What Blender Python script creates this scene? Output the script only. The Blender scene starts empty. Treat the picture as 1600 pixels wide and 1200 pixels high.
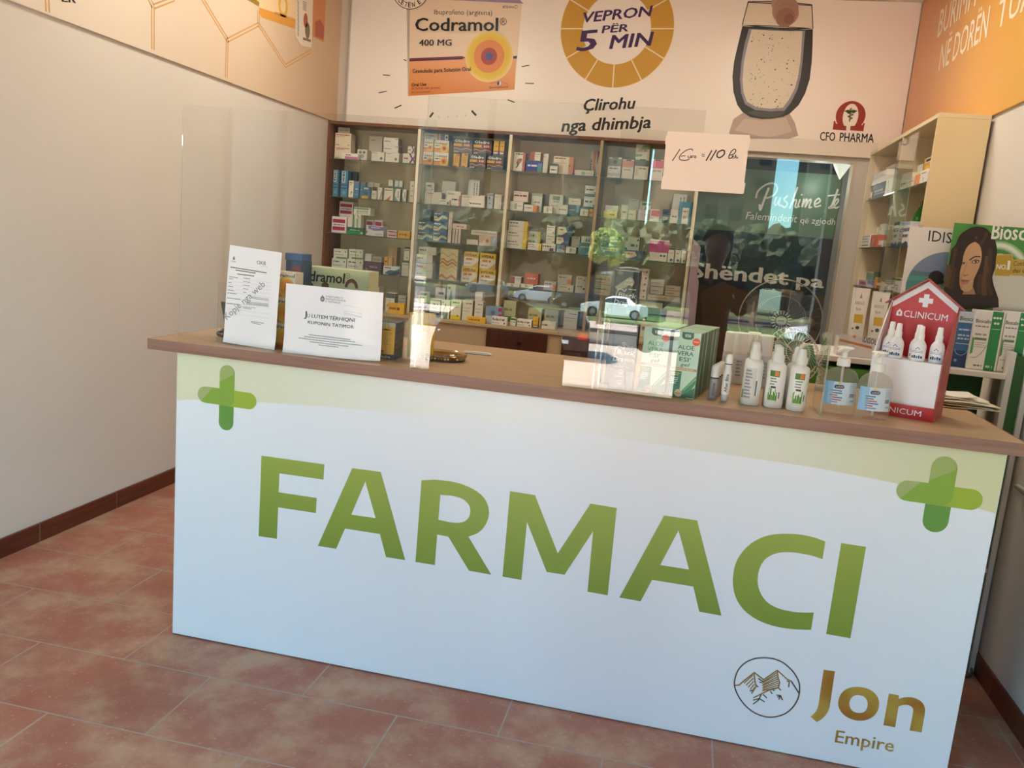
import bpy, bmesh, math, random
from mathutils import Vector, Matrix, Euler
from mathutils.geometry import tessellate_polygon

# ------------------------------------------------------------------ camera, sky, sun, exposure
scene = bpy.context.scene
SKYW, SKYTINT, SUNW, SUNC, LAMPW, LAMPC = 0.49, (0.57, 1.0, 1.15, 1), 19.5, (1.0, 0.95, 0.88), 3.2, (1.0, 0.95, 0.79)
COL = scene.collection
FPX = 1304.973
CAM = Vector((1.62767, -2.45485, 1.46207))
ROT = Euler((1.39990776, -0.08546553, 0.21245317), 'XYZ')
RM = ROT.to_matrix()

cd = bpy.data.cameras.new('camera'); cam = bpy.data.objects.new('camera', cd); COL.objects.link(cam)
cam.location = CAM; cam.rotation_euler = ROT
cd.sensor_width = 36.0; cd.lens = 36.0 * FPX / 1600.0; cd.clip_start = 0.02; cd.clip_end = 500
scene.camera = cam

world = bpy.data.worlds.new('sky'); scene.world = world; world.use_nodes = True
wn = world.node_tree.nodes; wl = world.node_tree.links
for n in list(wn): wn.remove(n)
wout = wn.new('ShaderNodeOutputWorld'); wbg = wn.new('ShaderNodeBackground')
wsky = wn.new('ShaderNodeTexSky'); wsky.sky_type = 'NISHITA'; wsky.sun_disc = False
wsky.sun_elevation = math.radians(58); wsky.sun_rotation = math.radians(285); wsky.air_density = 1.3; wsky.dust_density = 1.0
wbg.inputs['Strength'].default_value = SKYW
wtint = wn.new('ShaderNodeMix'); wtint.data_type = 'RGBA'; wtint.blend_type = 'MULTIPLY'; wtint.inputs[0].default_value = 1.0; wtint.inputs[7].default_value = SKYTINT
wl.new(wsky.outputs[0], wtint.inputs[6]); wl.new(wtint.outputs[2], wbg.inputs['Color']); wl.new(wbg.outputs[0], wout.inputs['Surface'])

sd = bpy.data.lights.new('sun', 'SUN'); sun = bpy.data.objects.new('sun', sd); COL.objects.link(sun)
sd.energy = SUNW; sd.angle = math.radians(0.6); sd.color = SUNC
sun.rotation_euler = Vector((0.80, -0.22, -1.0)).to_track_quat('-Z', 'Y').to_euler()   # light travels this way
sun.location = (-9, -2, 14)

scene.view_settings.view_transform = 'Standard'
scene.view_settings.look = 'None'
scene.view_settings.gamma = 1.0
scene.view_settings.use_curve_mapping = False
scene.view_settings.exposure = 1.72
try:
    scene.cycles.use_denoising = True
    scene.cycles.max_bounces = 10; scene.cycles.diffuse_bounces = 5; scene.cycles.glossy_bounces = 4
    scene.cycles.transmission_bounces = 6; scene.cycles.transparent_max_bounces = 40
    scene.cycles.sample_clamp_indirect = 12.0
    scene.cycles.caustics_reflective = False; scene.cycles.caustics_refractive = False
except Exception:
    pass

# ------------------------------------------------------------------ helpers
R = math.radians
def U(px, py, ax, val):
    """the point of the photograph's pixel (1600 x 1200) on the plane axis=val"""
    d = RM @ Vector(((px - 800) / FPX, -(py - 600) / FPX, -1.0))
    t = (val - CAM[ax]) / d[ax]
    return CAM + d * t

def lin(c):
    return c / 12.92 if c <= 0.04045 else ((c + 0.055) / 1.055) ** 2.4
def rgb(h):
    if isinstance(h, str):
        h = tuple(int(h[i:i + 2], 16) for i in (0, 2, 4))
    return tuple(lin(v / 255.0) for v in h) + (1.0,)

MC = {}
def M(h, rough=0.5, metal=0.0, spec=0.4, emit=0.0):
    k = (str(h), rough, metal, spec, emit)
    if k in MC: return MC[k]
    m = bpy.data.materials.new('paint_%s_%d' % (h if isinstance(h, str) else '%02x%02x%02x' % tuple(h), int(rough * 100)))
    m.use_nodes = True; b = m.node_tree.nodes['Principled BSDF']
    b.inputs['Base Color'].default_value = rgb(h); b.inputs['Roughness'].default_value = rough
    b.inputs['Metallic'].default_value = metal; b.inputs['Specular IOR Level'].default_value = spec
    if emit:
        b.inputs['Emission Color'].default_value = rgb(h); b.inputs['Emission Strength'].default_value = emit
    MC[k] = m
    return m

def nodemat(name):
    m = bpy.data.materials.new(name); m.use_nodes = True
    nt = m.node_tree
    return m, nt.nodes, nt.links, nt.nodes['Principled BSDF']

def sheet_mat(name, tint=(1, 1, 1, 1), ior=1.49, haze=0.0, hazecol=(0.8, 0.8, 0.8, 1), gain=1.0):
    """a clear sheet: light goes straight through, each face mirrors by Fresnel"""
    m, n, l, b = nodemat(name); n.remove(b)
    out = n['Material Output']
    tr = n.new('ShaderNodeBsdfTransparent'); tr.inputs[0].default_value = tint
    gl = n.new('ShaderNodeBsdfGlossy'); gl.inputs['Roughness'].default_value = 0.0; gl.inputs['Color'].default_value = (1, 1, 1, 1)
    geo = n.new('ShaderNodeNewGeometry'); mp = n.new('ShaderNodeMapRange')
    mp.inputs['To Min'].default_value = ior; mp.inputs['To Max'].default_value = 1.0 / ior
    fr = n.new('ShaderNodeFresnel'); mx = n.new('ShaderNodeMixShader')
    l.new(geo.outputs['Backfacing'], mp.inputs['Value']); l.new(mp.outputs[0], fr.inputs['IOR'])
    l.new(fr.outputs[0], mx.inputs[0]); l.new(tr.outputs[0], mx.inputs[1]); l.new(gl.outputs[0], mx.inputs[2])
    last = mx
    if haze:
        df = n.new('ShaderNodeBsdfDiffuse'); df.inputs[0].default_value = hazecol
        m2 = n.new('ShaderNodeMixShader'); m2.inputs[0].default_value = haze
        l.new(tr.outputs[0], m2.inputs[1]); l.new(df.outputs[0], m2.inputs[2]); l.new(m2.outputs[0], mx.inputs[1])
    l.new(last.outputs[0], out.inputs['Surface'])
    return m

class MB:
    """collects faces in several materials, then links them as one mesh object"""
    def __init__(s): s.v = []; s.f = []; s.mi = []; s.sm = []; s.mats = []
    def m(s, mat):
        if mat not in s.mats: s.mats.append(mat)
        return s.mats.index(mat)
    def poly(s, pts, mat, sm=False):
        b = len(s.v); s.v += [Vector(p) for p in pts]; s.f.append(tuple(range(b, b + len(pts)))); s.mi.append(s.m(mat)); s.sm.append(sm)
    def faces(s, verts, faces, mat, sm=False):
        b = len(s.v); s.v += [Vector(p) for p in verts]; k = s.m(mat)
        for f in faces: s.f.append(tuple(b + i for i in f)); s.mi.append(k); s.sm.append(sm)
    def box(s, x0, x1, y0, y1, z0, z1, mat, c=0.0):
        if c <= 0:
            v = [(x, y, z) for x in (x0, x1) for y in (y0, y1) for z in (z0, z1)]
            s.faces(v, [(0, 1, 3, 2), (4, 6, 7, 5), (0, 4, 5, 1), (2, 3, 7, 6), (0, 2, 6, 4), (1, 5, 7, 3)], mat); return
        c = min(c, (x1 - x0) * .45, (y1 - y0) * .45, (z1 - z0) * .45)
        bm = bmesh.new(); bmesh.ops.create_cube(bm, size=1.0)
        for v in bm.verts:
            v.co = Vector(((x0 + x1) / 2 + v.co.x * (x1 - x0), (y0 + y1) / 2 + v.co.y * (y1 - y0), (z0 + z1) / 2 + v.co.z * (z1 - z0)))
        bmesh.ops.bevel(bm, geom=bm.edges[:], offset=c, segments=1, profile=0.5, affect='EDGES')
        s.bm(bm, mat); bm.free()
    def bm(s, bm, mat, sm=False, mx=None):
        bm.verts.index_update()
        vs = [(mx @ v.co) if mx else v.co.copy() for v in bm.verts]
        s.faces(vs, [tuple(v.index for v in f.verts) for f in bm.faces], mat, sm)
    def lathe(s, prof, mat, seg=24, c=(0, 0, 0), sx=1.0, sy=1.0, sm=True, cap=True, mx=None):
        vs = []; fs = []; n = len(prof)
        for r, z in prof:
            for i in range(seg):
                a = 2 * math.pi * i / seg
                p = Vector((r * sx * math.cos(a), r * sy * math.sin(a), z))
                vs.append((mx @ p if mx else p) + Vector(c))
        for j in range(n - 1):
            for i in range(seg):
                k = (i + 1) % seg
                fs.append((j * seg + i, j * seg + k, (j + 1) * seg + k, (j + 1) * seg + i))
        s.faces(vs, fs, mat, sm)
        if cap:
            if prof[0][0] > 1e-6: s.poly([vs[i] for i in range(seg)][::-1], mat)
            if prof[-1][0] > 1e-6: s.poly([vs[(n - 1) * seg + i] for i in range(seg)], mat)
    def tube(s, pts, r, mat, seg=8, closed=False):
        pts = [Vector(p) for p in pts]; n = len(pts); vs = []; fs = []
        up = Vector((0, 0, 1))
        for i, p in enumerate(pts):
            a = pts[(i - 1) % n] if (closed or i > 0) else p
            b = pts[(i + 1) % n] if (closed or i < n - 1) else p
            t = (b - a).normalized()
            u = t.cross(up)
            if u.length < 1e-3: u = t.cross(Vector((1, 0, 0)))
            u.normalize(); w = t.cross(u)
            rr = r[i] if isinstance(r, (list, tuple)) else r
            for k in range(seg):
                an = 2 * math.pi * k / seg
                vs.append(p + u * (rr * math.cos(an)) + w * (rr * math.sin(an)))
        for i in range(n if closed else n - 1):
            j = (i + 1) % n
            for k in range(seg):
                q = (k + 1) % seg
                fs.append((i * seg + k, i * seg + q, j * seg + q, j * seg + k))
        s.faces(vs, fs, mat, True)
        if not closed:
            s.poly(vs[:seg][::-1], mat); s.poly(vs[-seg:], mat)
    def prism(s, loop, ax, a0, a1, mat, holes=(), edge=None):
        """2-D outline (with holes) pushed along an axis"""
        o = [i for i in range(3) if i != ax]
        def P(p, a):
            q = [0, 0, 0]; q[ax] = a; q[o[0]] = p[0]; q[o[1]] = p[1]; return Vector(q)
        loops = [list(loop)] + [list(h) for h in holes]
        flat = [p for L in loops for p in L]
        tri = tessellate_polygon([[Vector((p[0], p[1], 0)) for p in L] for L in loops])
        s.faces([P(p, a0) for p in flat], [tuple(t) for t in tri], mat)
        s.faces([P(p, a1) for p in flat], [tuple(t)[::-1] for t in tri], mat)
        for L in loops:
            for i in range(len(L)):
                p, q = L[i], L[(i + 1) % len(L)]
                s.poly([P(p, a0), P(q, a0), P(q, a1), P(p, a1)], edge or mat)
    def build(s, name, parent=None, loc=None, world=False, fix=True):
        off = Vector((0, 0, 0))
        if world and parent is not None:
            q = parent
            while q is not None: off += Vector(q.location); q = q.parent
        if parent is None and loc is not None: off = Vector(loc)
        me = bpy.data.meshes.new(name)
        me.from_pydata([tuple(v - off) for v in s.v], [], s.f)
        for mt in s.mats: me.materials.append(mt)
        for p, k, sm in zip(me.polygons, s.mi, s.sm): p.material_index = k; p.use_smooth = sm
        me.update()
        o = bpy.data.objects.new(name, me); COL.objects.link(o)
        if parent is not None: o.parent = parent
        elif loc is not None: o.location = loc
        return o

LABELS = {}
def tag(o, label, cat, group=None, kind=None):
    if label: o['label'] = label
    if cat: o['category'] = cat
    if group: o['group'] = group
    if kind: o['kind'] = kind
    if label:
        LABELS.setdefault(label, []).append(o.name)
    return o
def thing(name, label, cat, loc=(0, 0, 0), rotz=0.0, group=None):
    o = bpy.data.objects.new(name, None); COL.objects.link(o)
    o.empty_display_size = 0.05; o.location = loc; o.rotation_euler = (0, 0, rotz)
    return tag(o, label, cat, group)
def struct(mb, name, label=None, cat=None, loc=None):
    o = mb.build(name, loc=loc); o['kind'] = 'structure'
    if label: o['label'] = label
    if cat: o['category'] = cat
    return o

# ---- flat artwork -------------------------------------------------
EPS = 0.0004
class Plane:
    """a printed face: origin, right vector, up vector; layers stand off by a hair"""
    def __init__(s, o, u, v, eps=EPS, warp=None):
        s.o = Vector(o); s.u = Vector(u).normalized(); s.v = Vector(v).normalized(); s.n = s.u.cross(s.v); s.eps = eps; s.warp = warp
    def P(s, a, b, k=1):
        w = s.warp(a, b) if s.warp else 0.0
        return s.o + s.u * a + s.v * b + s.n * (k * s.eps + w)
    def px(s, x, y):
        d = RM @ Vector(((x - 800) / FPX, -(y - 600) / FPX, -1.0))
        t = (s.o - CAM).dot(s.n) / d.dot(s.n)
        h = CAM + d * t - s.o
        return (h.dot(s.u), h.dot(s.v))

def fill(mb, pl, loops, mat, k=1):
    if not isinstance(loops[0][0], (tuple, list)): loops = [loops]
    flat = [p for L in loops for p in L]
    tri = tessellate_polygon([[Vector((p[0], p[1], 0)) for p in L] for L in loops])
    out = []
    for t in tri:
        a, b, c = (flat[i] for i in t)
        cr = (b[0] - a[0]) * (c[1] - a[1]) - (b[1] - a[1]) * (c[0] - a[0])
        out.append(tuple(t) if cr > 0 else tuple(t)[::-1])
    mb.faces([pl.P(p[0], p[1], k) for p in flat], out, mat)
def fillpx(mb, pl, loops, mat, k=1):
    if not isinstance(loops[0][0], (tuple, list)): loops = [loops]
    fill(mb, pl, [[pl.px(*p) for p in L] for L in loops], mat, k)
def rect(mb, pl, x0, y0, x1, y1, mat, k=1):
    mb.poly([pl.P(x0, y0, k), pl.P(x1, y0, k), pl.P(x1, y1, k), pl.P(x0, y1, k)], mat)
def disc(mb, pl, cx, cy, r, mat, k=1, n=32, ry=None, a0=0, a1=360):
    ry = ry or r
    pts = [(cx + r * math.cos(R(a0 + (a1 - a0) * i / n)), cy + ry * math.sin(R(a0 + (a1 - a0) * i / n))) for i in range(n + (0 if a1 - a0 == 360 else 1))]
    mb.poly([pl.P(p[0], p[1], k) for p in pts], mat)
def ring(mb, pl, cx, cy, r0, r1, mat, k=1, n=48, a0=0, a1=360, ry=1.0):
    full = abs(a1 - a0) >= 360
    for i in range(n):
        p = R(a0 + (a1 - a0) * i / n); q = R(a0 + (a1 - a0) * (i + 1) / n)
        mb.poly([pl.P(cx + r0 * math.cos(p), cy + ry * r0 * math.sin(p), k), pl.P(cx + r1 * math.cos(p), cy + ry * r1 * math.sin(p), k),
                 pl.P(cx + r1 * math.cos(q), cy + ry * r1 * math.sin(q), k), pl.P(cx + r0 * math.cos(q), cy + ry * r0 * math.sin(q), k)], mat)
def stroke(mb, pl, pts, w, mat, k=1):
    for i in range(len(pts) - 1):
        a = Vector(pts[i]).to_2d() if len(pts[i]) == 3 else Vector(pts[i]); b = Vector(pts[i + 1])
        d = b - a
        if d.length < 1e-9: continue
        d.normalize(); n = Vector((-d.y, d.x)) * (w / 2); e = d * (w * 0.25)
        q = [a - e - n, b + e - n, b + e + n, a - e + n]
        mb.poly([pl.P(p.x, p.y, k + (i % 4) * .11) for p in q], mat)
def strokepx(mb, pl, pts, w, mat, k=1): stroke(mb, pl, [pl.px(*p) for p in pts], w, mat, k)
def capsule(mb, pl, p, q, r, mat, k=1, n=14):
    p = Vector(p); q = Vector(q); d = (q - p).normalized(); a0 = math.atan2(d.y, d.x)
    pts = [q + Vector((math.cos(a0 - math.pi / 2 + math.pi * i / n), math.sin(a0 - math.pi / 2 + math.pi * i / n))) * r for i in range(n + 1)]
    pts += [p + Vector((math.cos(a0 + math.pi / 2 + math.pi * i / n), math.sin(a0 + math.pi / 2 + math.pi * i / n))) * r for i in range(n + 1)]
    mb.poly([pl.P(v.x, v.y, k) for v in pts], mat)

TC = {}
def glyphs(s, bold=0.0, res=2):
    key = (s, bold, res)
    if key in TC: return TC[key]
    cu = bpy.data.curves.new('t', 'FONT'); cu.body = s; cu.size = 1.0; cu.resolution_u = res; cu.fill_mode = 'FRONT'
    ob = bpy.data.objects.new('t', cu)
    me = ob.to_mesh()
    vs = [(v.co.x, v.co.y) for v in me.vertices]; fs = [tuple(p.vertices) for p in me.polygons]
    ob.to_mesh_clear(); bpy.data.objects.remove(ob); bpy.data.curves.remove(cu)
    if bold:   # heavier weight: the same letters laid over themselves, each a hair aside
        n = len(vs); w = bold * .8; sh = [(-w, 0), (w, 0), (0, -w * .6), (0, w * .6), (-w, w * .5), (w, -w * .5)]
        vs, fs = [(x + a, y + c) for a, c in [(0, 0)] + sh for x, y in vs], [tuple(i + k * n for i in f) for k in range(len(sh) + 1) for f in fs]
    TC[key] = (vs, fs); return TC[key]
def caph():
    if 'cap' not in TC:
        vs, _ = glyphs('H'); TC['cap'] = max(v[1] for v in vs)
    return TC['cap']
def text(mb, pl, s, bl, br, up, mat, k=1, bold=0.0, res=2):
    """letters between baseline points bl and br (face coordinates); `up` is the cap-height vector (may lean)"""
    vs, fs = glyphs(s, bold, res)
    if not vs: return
    x0 = min(v[0] for v in vs); x1 = max(v[0] for v in vs); c = caph()
    bl = Vector(bl); br = Vector(br); up = Vector(up); d = br - bl
    pts = [bl + d * ((x - x0) / (x1 - x0)) + up * (y / c) for x, y in vs]
    out = []
    for f in fs:
        a, b, e = pts[f[0]], pts[f[1]], pts[f[2]]
        out.append(f)
    area = 0
    for f in fs[:6]:
        for i in range(len(f)):
            p, q = pts[f[i]], pts[f[(i + 1) % len(f)]]; area += p.x * q.y - q.x * p.y
    if area < 0: out = [f[::-1] for f in out]
    n = len(pts) // 7 if bold else len(pts)
    mb.faces([pl.P(p.x, p.y, k + (.13 * (i // n) if bold else 0)) for i, p in enumerate(pts)], out, mat)
def textpx(mb, pl, s, bl, br, tl, mat, k=1, bold=0.0, res=2):
    a = Vector(pl.px(*bl)); b = Vector(pl.px(*br)); t = Vector(pl.px(*tl))
    text(mb, pl, s, a, b, t - a, mat, k, bold, res)
def dashes(mb, pl, x0, x1, y0, y1, mat, k=1, rnd=None, step=None):
    """a line of print too small to read"""
    rnd = rnd or random.Random(int((x0 + y0) * 1e5))
    h = abs(y1 - y0); x = x0; step = step or h * 1.6
    while x < x1 - h * .3:
        w = min(step * rnd.uniform(.6, 2.2), x1 - x)
        rect(mb, pl, x, y0, x + w, y1, mat, k); x += w + h * rnd.uniform(.35, .7)
def bez(pts, n=8):
    """smooth closed or open polyline through points (Catmull-Rom)"""
    out = []
    for i in range(len(pts) - 1):
        p0 = pts[max(i - 1, 0)]; p1 = pts[i]; p2 = pts[i + 1]; p3 = pts[min(i + 2, len(pts) - 1)]
        for j in range(n):
            t = j / n
            out.append(tuple(0.5 * ((2 * b) + (-a + c) * t + (2 * a - 5 * b + 4 * c - d) * t * t + (-a + 3 * b - 3 * c + d) * t ** 3) for a, b, c, d in zip(p0, p1, p2, p3)))
    out.append(tuple(pts[-1])); return out
def cr(pts, x0, y0, s):
    """points read in an enlarged crop -> photograph pixels"""
    return [(x0 + x / s, y0 + y / s) for x, y in pts]
def ordw(i): return ['first', 'second', 'third', 'fourth', 'fifth', 'sixth', 'seventh', 'eighth', 'ninth', 'tenth', 'eleventh', 'twelfth', 'thirteenth', 'fourteenth', 'fifteenth', 'sixteenth', 'seventeenth', 'eighteenth', 'nineteenth', 'twentieth', 'twenty-first', 'twenty-second'][i]
# ------------------------------------------------------------------ the room
XL, XR, YB, YF, ZB, ZC = -1.0, 2.855, 3.54, -3.0, 2.184, 3.15

def plaster(name, col, var=0.04):
    m, n, l, b = nodemat(name)
    tc = n.new('ShaderNodeTexCoord'); no = n.new('ShaderNodeTexNoise'); no.inputs['Scale'].default_value = 1.6; no.inputs['Detail'].default_value = 4
    rp = n.new('ShaderNodeValToRGB'); c = rgb(col)
    rp.color_ramp.elements[0].position = 0.3; rp.color_ramp.elements[1].position = 0.7
    rp.color_ramp.elements[0].color = tuple(v * (1 - var) for v in c[:3]) + (1,); rp.color_ramp.elements[1].color = c
    fine = n.new('ShaderNodeTexNoise'); fine.inputs['Scale'].default_value = 60
    bp = n.new('ShaderNodeBump'); bp.inputs['Strength'].default_value = 0.06; bp.inputs['Distance'].default_value = 0.01
    l.new(tc.outputs['Object'], no.inputs['Vector']); l.new(no.outputs[0], rp.inputs[0]); l.new(rp.outputs[0], b.inputs['Base Color'])
    l.new(tc.outputs['Object'], fine.inputs['Vector']); l.new(fine.outputs[0], bp.inputs['Height']); l.new(bp.outputs[0], b.inputs['Normal'])
    b.inputs['Roughness'].default_value = 0.55; b.inputs['Specular IOR Level'].default_value = 0.25
    return m
M_WALL = plaster('wall_plaster', 'ddd3ca')
M_CEIL = plaster('ceiling_paint', 'e8e2da')

def tile_floor():
    m, n, l, b = nodemat('terracotta_tiles')
    tc = n.new('ShaderNodeTexCoord'); mp = n.new('ShaderNodeMapping'); mp.inputs['Location'].default_value = (0.04 + 6.33, 0.205 + 0.333 * 21, 0)
    br = n.new('ShaderNodeTexBrick'); br.offset = 0.5; br.inputs['Scale'].default_value = 1.0
    br.inputs['Brick Width'].default_value = 0.633; br.inputs['Row Height'].default_value = 0.333
    br.inputs['Mortar Size'].default_value = 0.0028; br.inputs['Mortar Smooth'].default_value = 0.1; br.inputs['Bias'].default_value = 0.0
    br.inputs['Color1'].default_value = rgb('a8705a'); br.inputs['Color2'].default_value = rgb('9a6452'); br.inputs['Mortar'].default_value = rgb('a59a8c')
    n1 = n.new('ShaderNodeTexNoise'); n1.inputs['Scale'].default_value = 4.2; n1.inputs['Detail'].default_value = 8; n1.inputs['Roughness'].default_value = 0.65
    r1 = n.new('ShaderNodeValToRGB'); r1.color_ramp.elements[0].position = 0.36; r1.color_ramp.elements[1].position = 0.63
    r1.color_ramp.elements[0].color = rgb('a4604a'); r1.color_ramp.elements[1].color = rgb('c8ae8c')
    e = r1.color_ramp.elements.new(0.47); e.color = rgb('ac7660')
    mx = n.new('ShaderNodeMix'); mx.data_type = 'RGBA'; mx.blend_type = 'MULTIPLY'; mx.inputs[0].default_value = 0.0
    mix = n.new('ShaderNodeMix'); mix.data_type = 'RGBA'; mix.inputs[0].default_value = 0.55
    inv = n.new('ShaderNodeMath'); inv.operation = 'SUBTRACT'; inv.inputs[0].default_value = 0.55
    sc = n.new('ShaderNodeMath'); sc.operation = 'MULTIPLY'; sc.inputs[1].default_value = 0.55
    l.new(tc.outputs['Object'], mp.inputs['Vector']); l.new(mp.outputs[0], br.inputs['Vector'])
    l.new(tc.outputs['Object'], n1.inputs['Vector']); l.new(n1.outputs[0], r1.inputs[0])
    l.new(br.outputs['Fac'], sc.inputs[0]); l.new(sc.outputs[0], inv.inputs[1]); l.new(inv.outputs[0], mix.inputs[0])
    l.new(br.outputs['Color'], mix.inputs[6]); l.new(r1.outputs[0], mix.inputs[7])
    # worn specks
    n2 = n.new('ShaderNodeTexNoise'); n2.inputs['Scale'].default_value = 70; n2.inputs['Detail'].default_value = 3
    r2 = n.new('ShaderNodeValToRGB'); r2.color_ramp.elements[0].position = 0.62; r2.color_ramp.elements[1].position = 0.74
    r2.color_ramp.elements[0].color = (0, 0, 0, 1); r2.color_ramp.elements[1].color = (0.45, 0.45, 0.45, 1)
    m3 = n.new('ShaderNodeMix'); m3.data_type = 'RGBA'; m3.inputs[7].default_value = rgb('cdb7a2')
    l.new(tc.outputs['Object'], n2.inputs['Vector']); l.new(n2.outputs[0], r2.inputs[0]); l.new(r2.outputs[0], m3.inputs[0]); l.new(mix.outputs[2], m3.inputs[6])
    l.new(m3.outputs[2], b.inputs['Base Color'])
    bp = n.new('ShaderNodeBump'); bp.inputs['Strength'].default_value = 0.25; bp.inputs['Distance'].default_value = 0.004
    ad = n.new('ShaderNodeMath'); ad.operation = 'SUBTRACT'
    l.new(n1.outputs[0], ad.inputs[0]); l.new(br.outputs['Fac'], ad.inputs[1]); l.new(ad.outputs[0], bp.inputs['Height']); l.new(bp.outputs[0], b.inputs['Normal'])
    b.inputs['Roughness'].default_value = 0.5; b.inputs['Specular IOR Level'].default_value = 0.35
    return m
M_FLOOR = tile_floor()

def wood(name, c0, c1, axis='X', scale=3.0, rough=0.4):
    m, n, l, b = nodemat(name)
    tc = n.new('ShaderNodeTexCoord'); mp = n.new('ShaderNodeMapping')
    s = [18, 18, 18]; s['XYZ'.index(axis)] = 0.9; mp.inputs['Scale'].default_value = s
    no = n.new('ShaderNodeTexNoise'); no.inputs['Scale'].default_value = scale; no.inputs['Detail'].default_value = 5; no.inputs['Distortion'].default_value = 0.6
    rp = n.new('ShaderNodeValToRGB'); rp.color_ramp.elements[0].position = 0.35; rp.color_ramp.elements[1].position = 0.65
    rp.color_ramp.elements[0].color = rgb(c0); rp.color_ramp.elements[1].color = rgb(c1)
    l.new(tc.outputs['Object'], mp.inputs['Vector']); l.new(mp.outputs[0], no.inputs['Vector']); l.new(no.outputs[0], rp.inputs[0]); l.new(rp.outputs[0], b.inputs['Base Color'])
    b.inputs['Roughness'].default_value = rough; b.inputs['Specular IOR Level'].default_value = 0.3
    return m
M_EDGE = wood('counter_edge_laminate', '8d6656', 'a07a68')
M_TOP = wood('counter_top_laminate', 'b0906e', 'bb9c7a', scale=2.0, rough=0.35)
M_BROWN = wood('cabinet_brown_laminate', '6a3f2c', '7c4c36', axis='Z')
M_DRAWER = wood('drawer_dark_wood', '421f12', '4e2718', axis='Z')
M_BASE = wood('baseboard_tile', '5a2c1e', '6e3a28', axis='Y', rough=0.3)
M_CREAM = M('e6d9bb', 0.45); M_BEIGE = M('c9b595', 0.5); M_WHITE = M('f0ece6', 0.45)
M_CABIN = M('d6c5a8', 0.5)

b = MB(); b.box(XL - 0.15, XR + 0.15, YF, YB + 2.0, -0.12, 0.0, M_FLOOR); struct(b, 'floor')
b = MB(); b.box(XL - 0.15, XR + 0.15, YF, YB + 2.0, ZC, ZC + 0.12, M_CEIL); struct(b, 'ceiling')
b = MB(); b.box(XL - 0.15, XL, YF, YB + 0.1, 0.0, ZC, M_WALL); struct(b, 'wall_left')
b = MB(); b.box(XR, XR + 0.15, YF, YB + 2.0, 0.0, ZC, M_WALL); struct(b, 'wall_right')
DX0, DX1, DZ = 1.60, 2.592, 2.16
b = MB()
b.box(XL, DX0, YB, YB + 0.1, 0.0, ZC, M_WALL); b.box(DX1, XR, YB, YB + 0.1, 0.0, ZC, M_WALL); b.box(DX0, DX1, YB, YB + 0.1, DZ, ZC, M_WALL)
struct(b, 'wall_back')
# the dim passage behind the doorway
b = MB(); b.box(0.9, XR, YB + .422, YB + .52, 0.0, ZC, M('8f9290', 0.7)); struct(b, 'wall_passage')
b = MB(); b.box(0.9, 1.0, YB + 0.1, YB + .42, 0.0, ZC, M('5f5a54', 0.7)); struct(b, 'wall_passage_side')
# door frame
b = MB()
b.box(DX1 - 0.014, DX1, YB - 0.006, YB + 0.11, 0.0, DZ, M('d8cdbd', 0.4)); b.box(DX0, DX1 - 0.0145, YB - 0.012, YB + 0.11, DZ - 0.012, DZ, M('d8cdbd', 0.4))
struct(b, 'trim_1')
# skirting
b = MB()
for i in range(-6, 8):
    y0 = i * 0.5 + 0.02; b.box(XL, XL + 0.012, max(y0, YF), min(y0 + 0.496, YB), 0.0, 0.084, M_BASE, 0.002)
b.box(XL, XL + 0.009, YF, YB, 0.0, 0.082, M('b0a496', 0.8))
struct(b, 'baseboard_left')
b = MB()
for i in range(-6, 8):
    y0 = i * 0.5 + 0.12; b.box(XR - 0.012, XR, max(y0, YF), min(y0 + 0.496, YB), 0.0, 0.084, M_BASE, 0.002)
b.box(XR - 0.009, XR, YF, YB, 0.0, 0.082, M('b0a496', 0.8))
struct(b, 'baseboard_right')
# cable moulding on the right wall
b = MB(); b.box(XR - 0.012, XR, -1.4, 0.75, 0.742, 0.762, M('cfc6bb', 0.4), 0.003); b.box(XR - 0.016, XR, -1.4, 0.75, 0.747, 0.757, M('8f877d', 0.4), 0.002); struct(b, 'trim_2')
# shop front: jambs, lintel and an added awning, all out of view
b = MB()
b.box(XL - 0.15, -0.3, YF - 0.12, YF, 0, ZC + .1, M('b9b2a8', .5)); b.box(2.40, XR + 0.15, YF - 0.12, YF, 0, ZC + .1, M('b9b2a8', .5)); b.box(-0.3, 2.40, YF - 0.12, YF, 2.95, ZC + .5, M('b9b2a8', .5))  # jambs widened out of view to hold daylight off the counter
struct(b, 'wall_front')
b = MB(); b.box(XL - 2.5, XR + 2.5, YF - 0.6, YF - 0.12, 3.0, 3.08, M('8a7a68', .6)); struct(b, 'added_awning')  # unseen awning added, its depth set to limit sun and sky indoors
b = MB(); b.box(0.80, 2.40, YF - .08, YF - .05, 2.22, 2.95, M('8a7a66', .8)); struct(b, 'added_sky_block')   # unseen blind added to cut sky light on the counter's right side
# pale panels fixed to the left wall beside the entrance (the screen mirrors them)
b = MB(); b.box(XL, XL + 0.03, -2.30, -1.77, 0.10, 2.4, M('f4f0ea', 0.4), 0.004); b.box(XL, XL + 0.03, -2.70, -2.42, 0.10, 2.35, M('f4f0ea', 0.4), 0.004); struct(b, 'trim_4')

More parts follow.
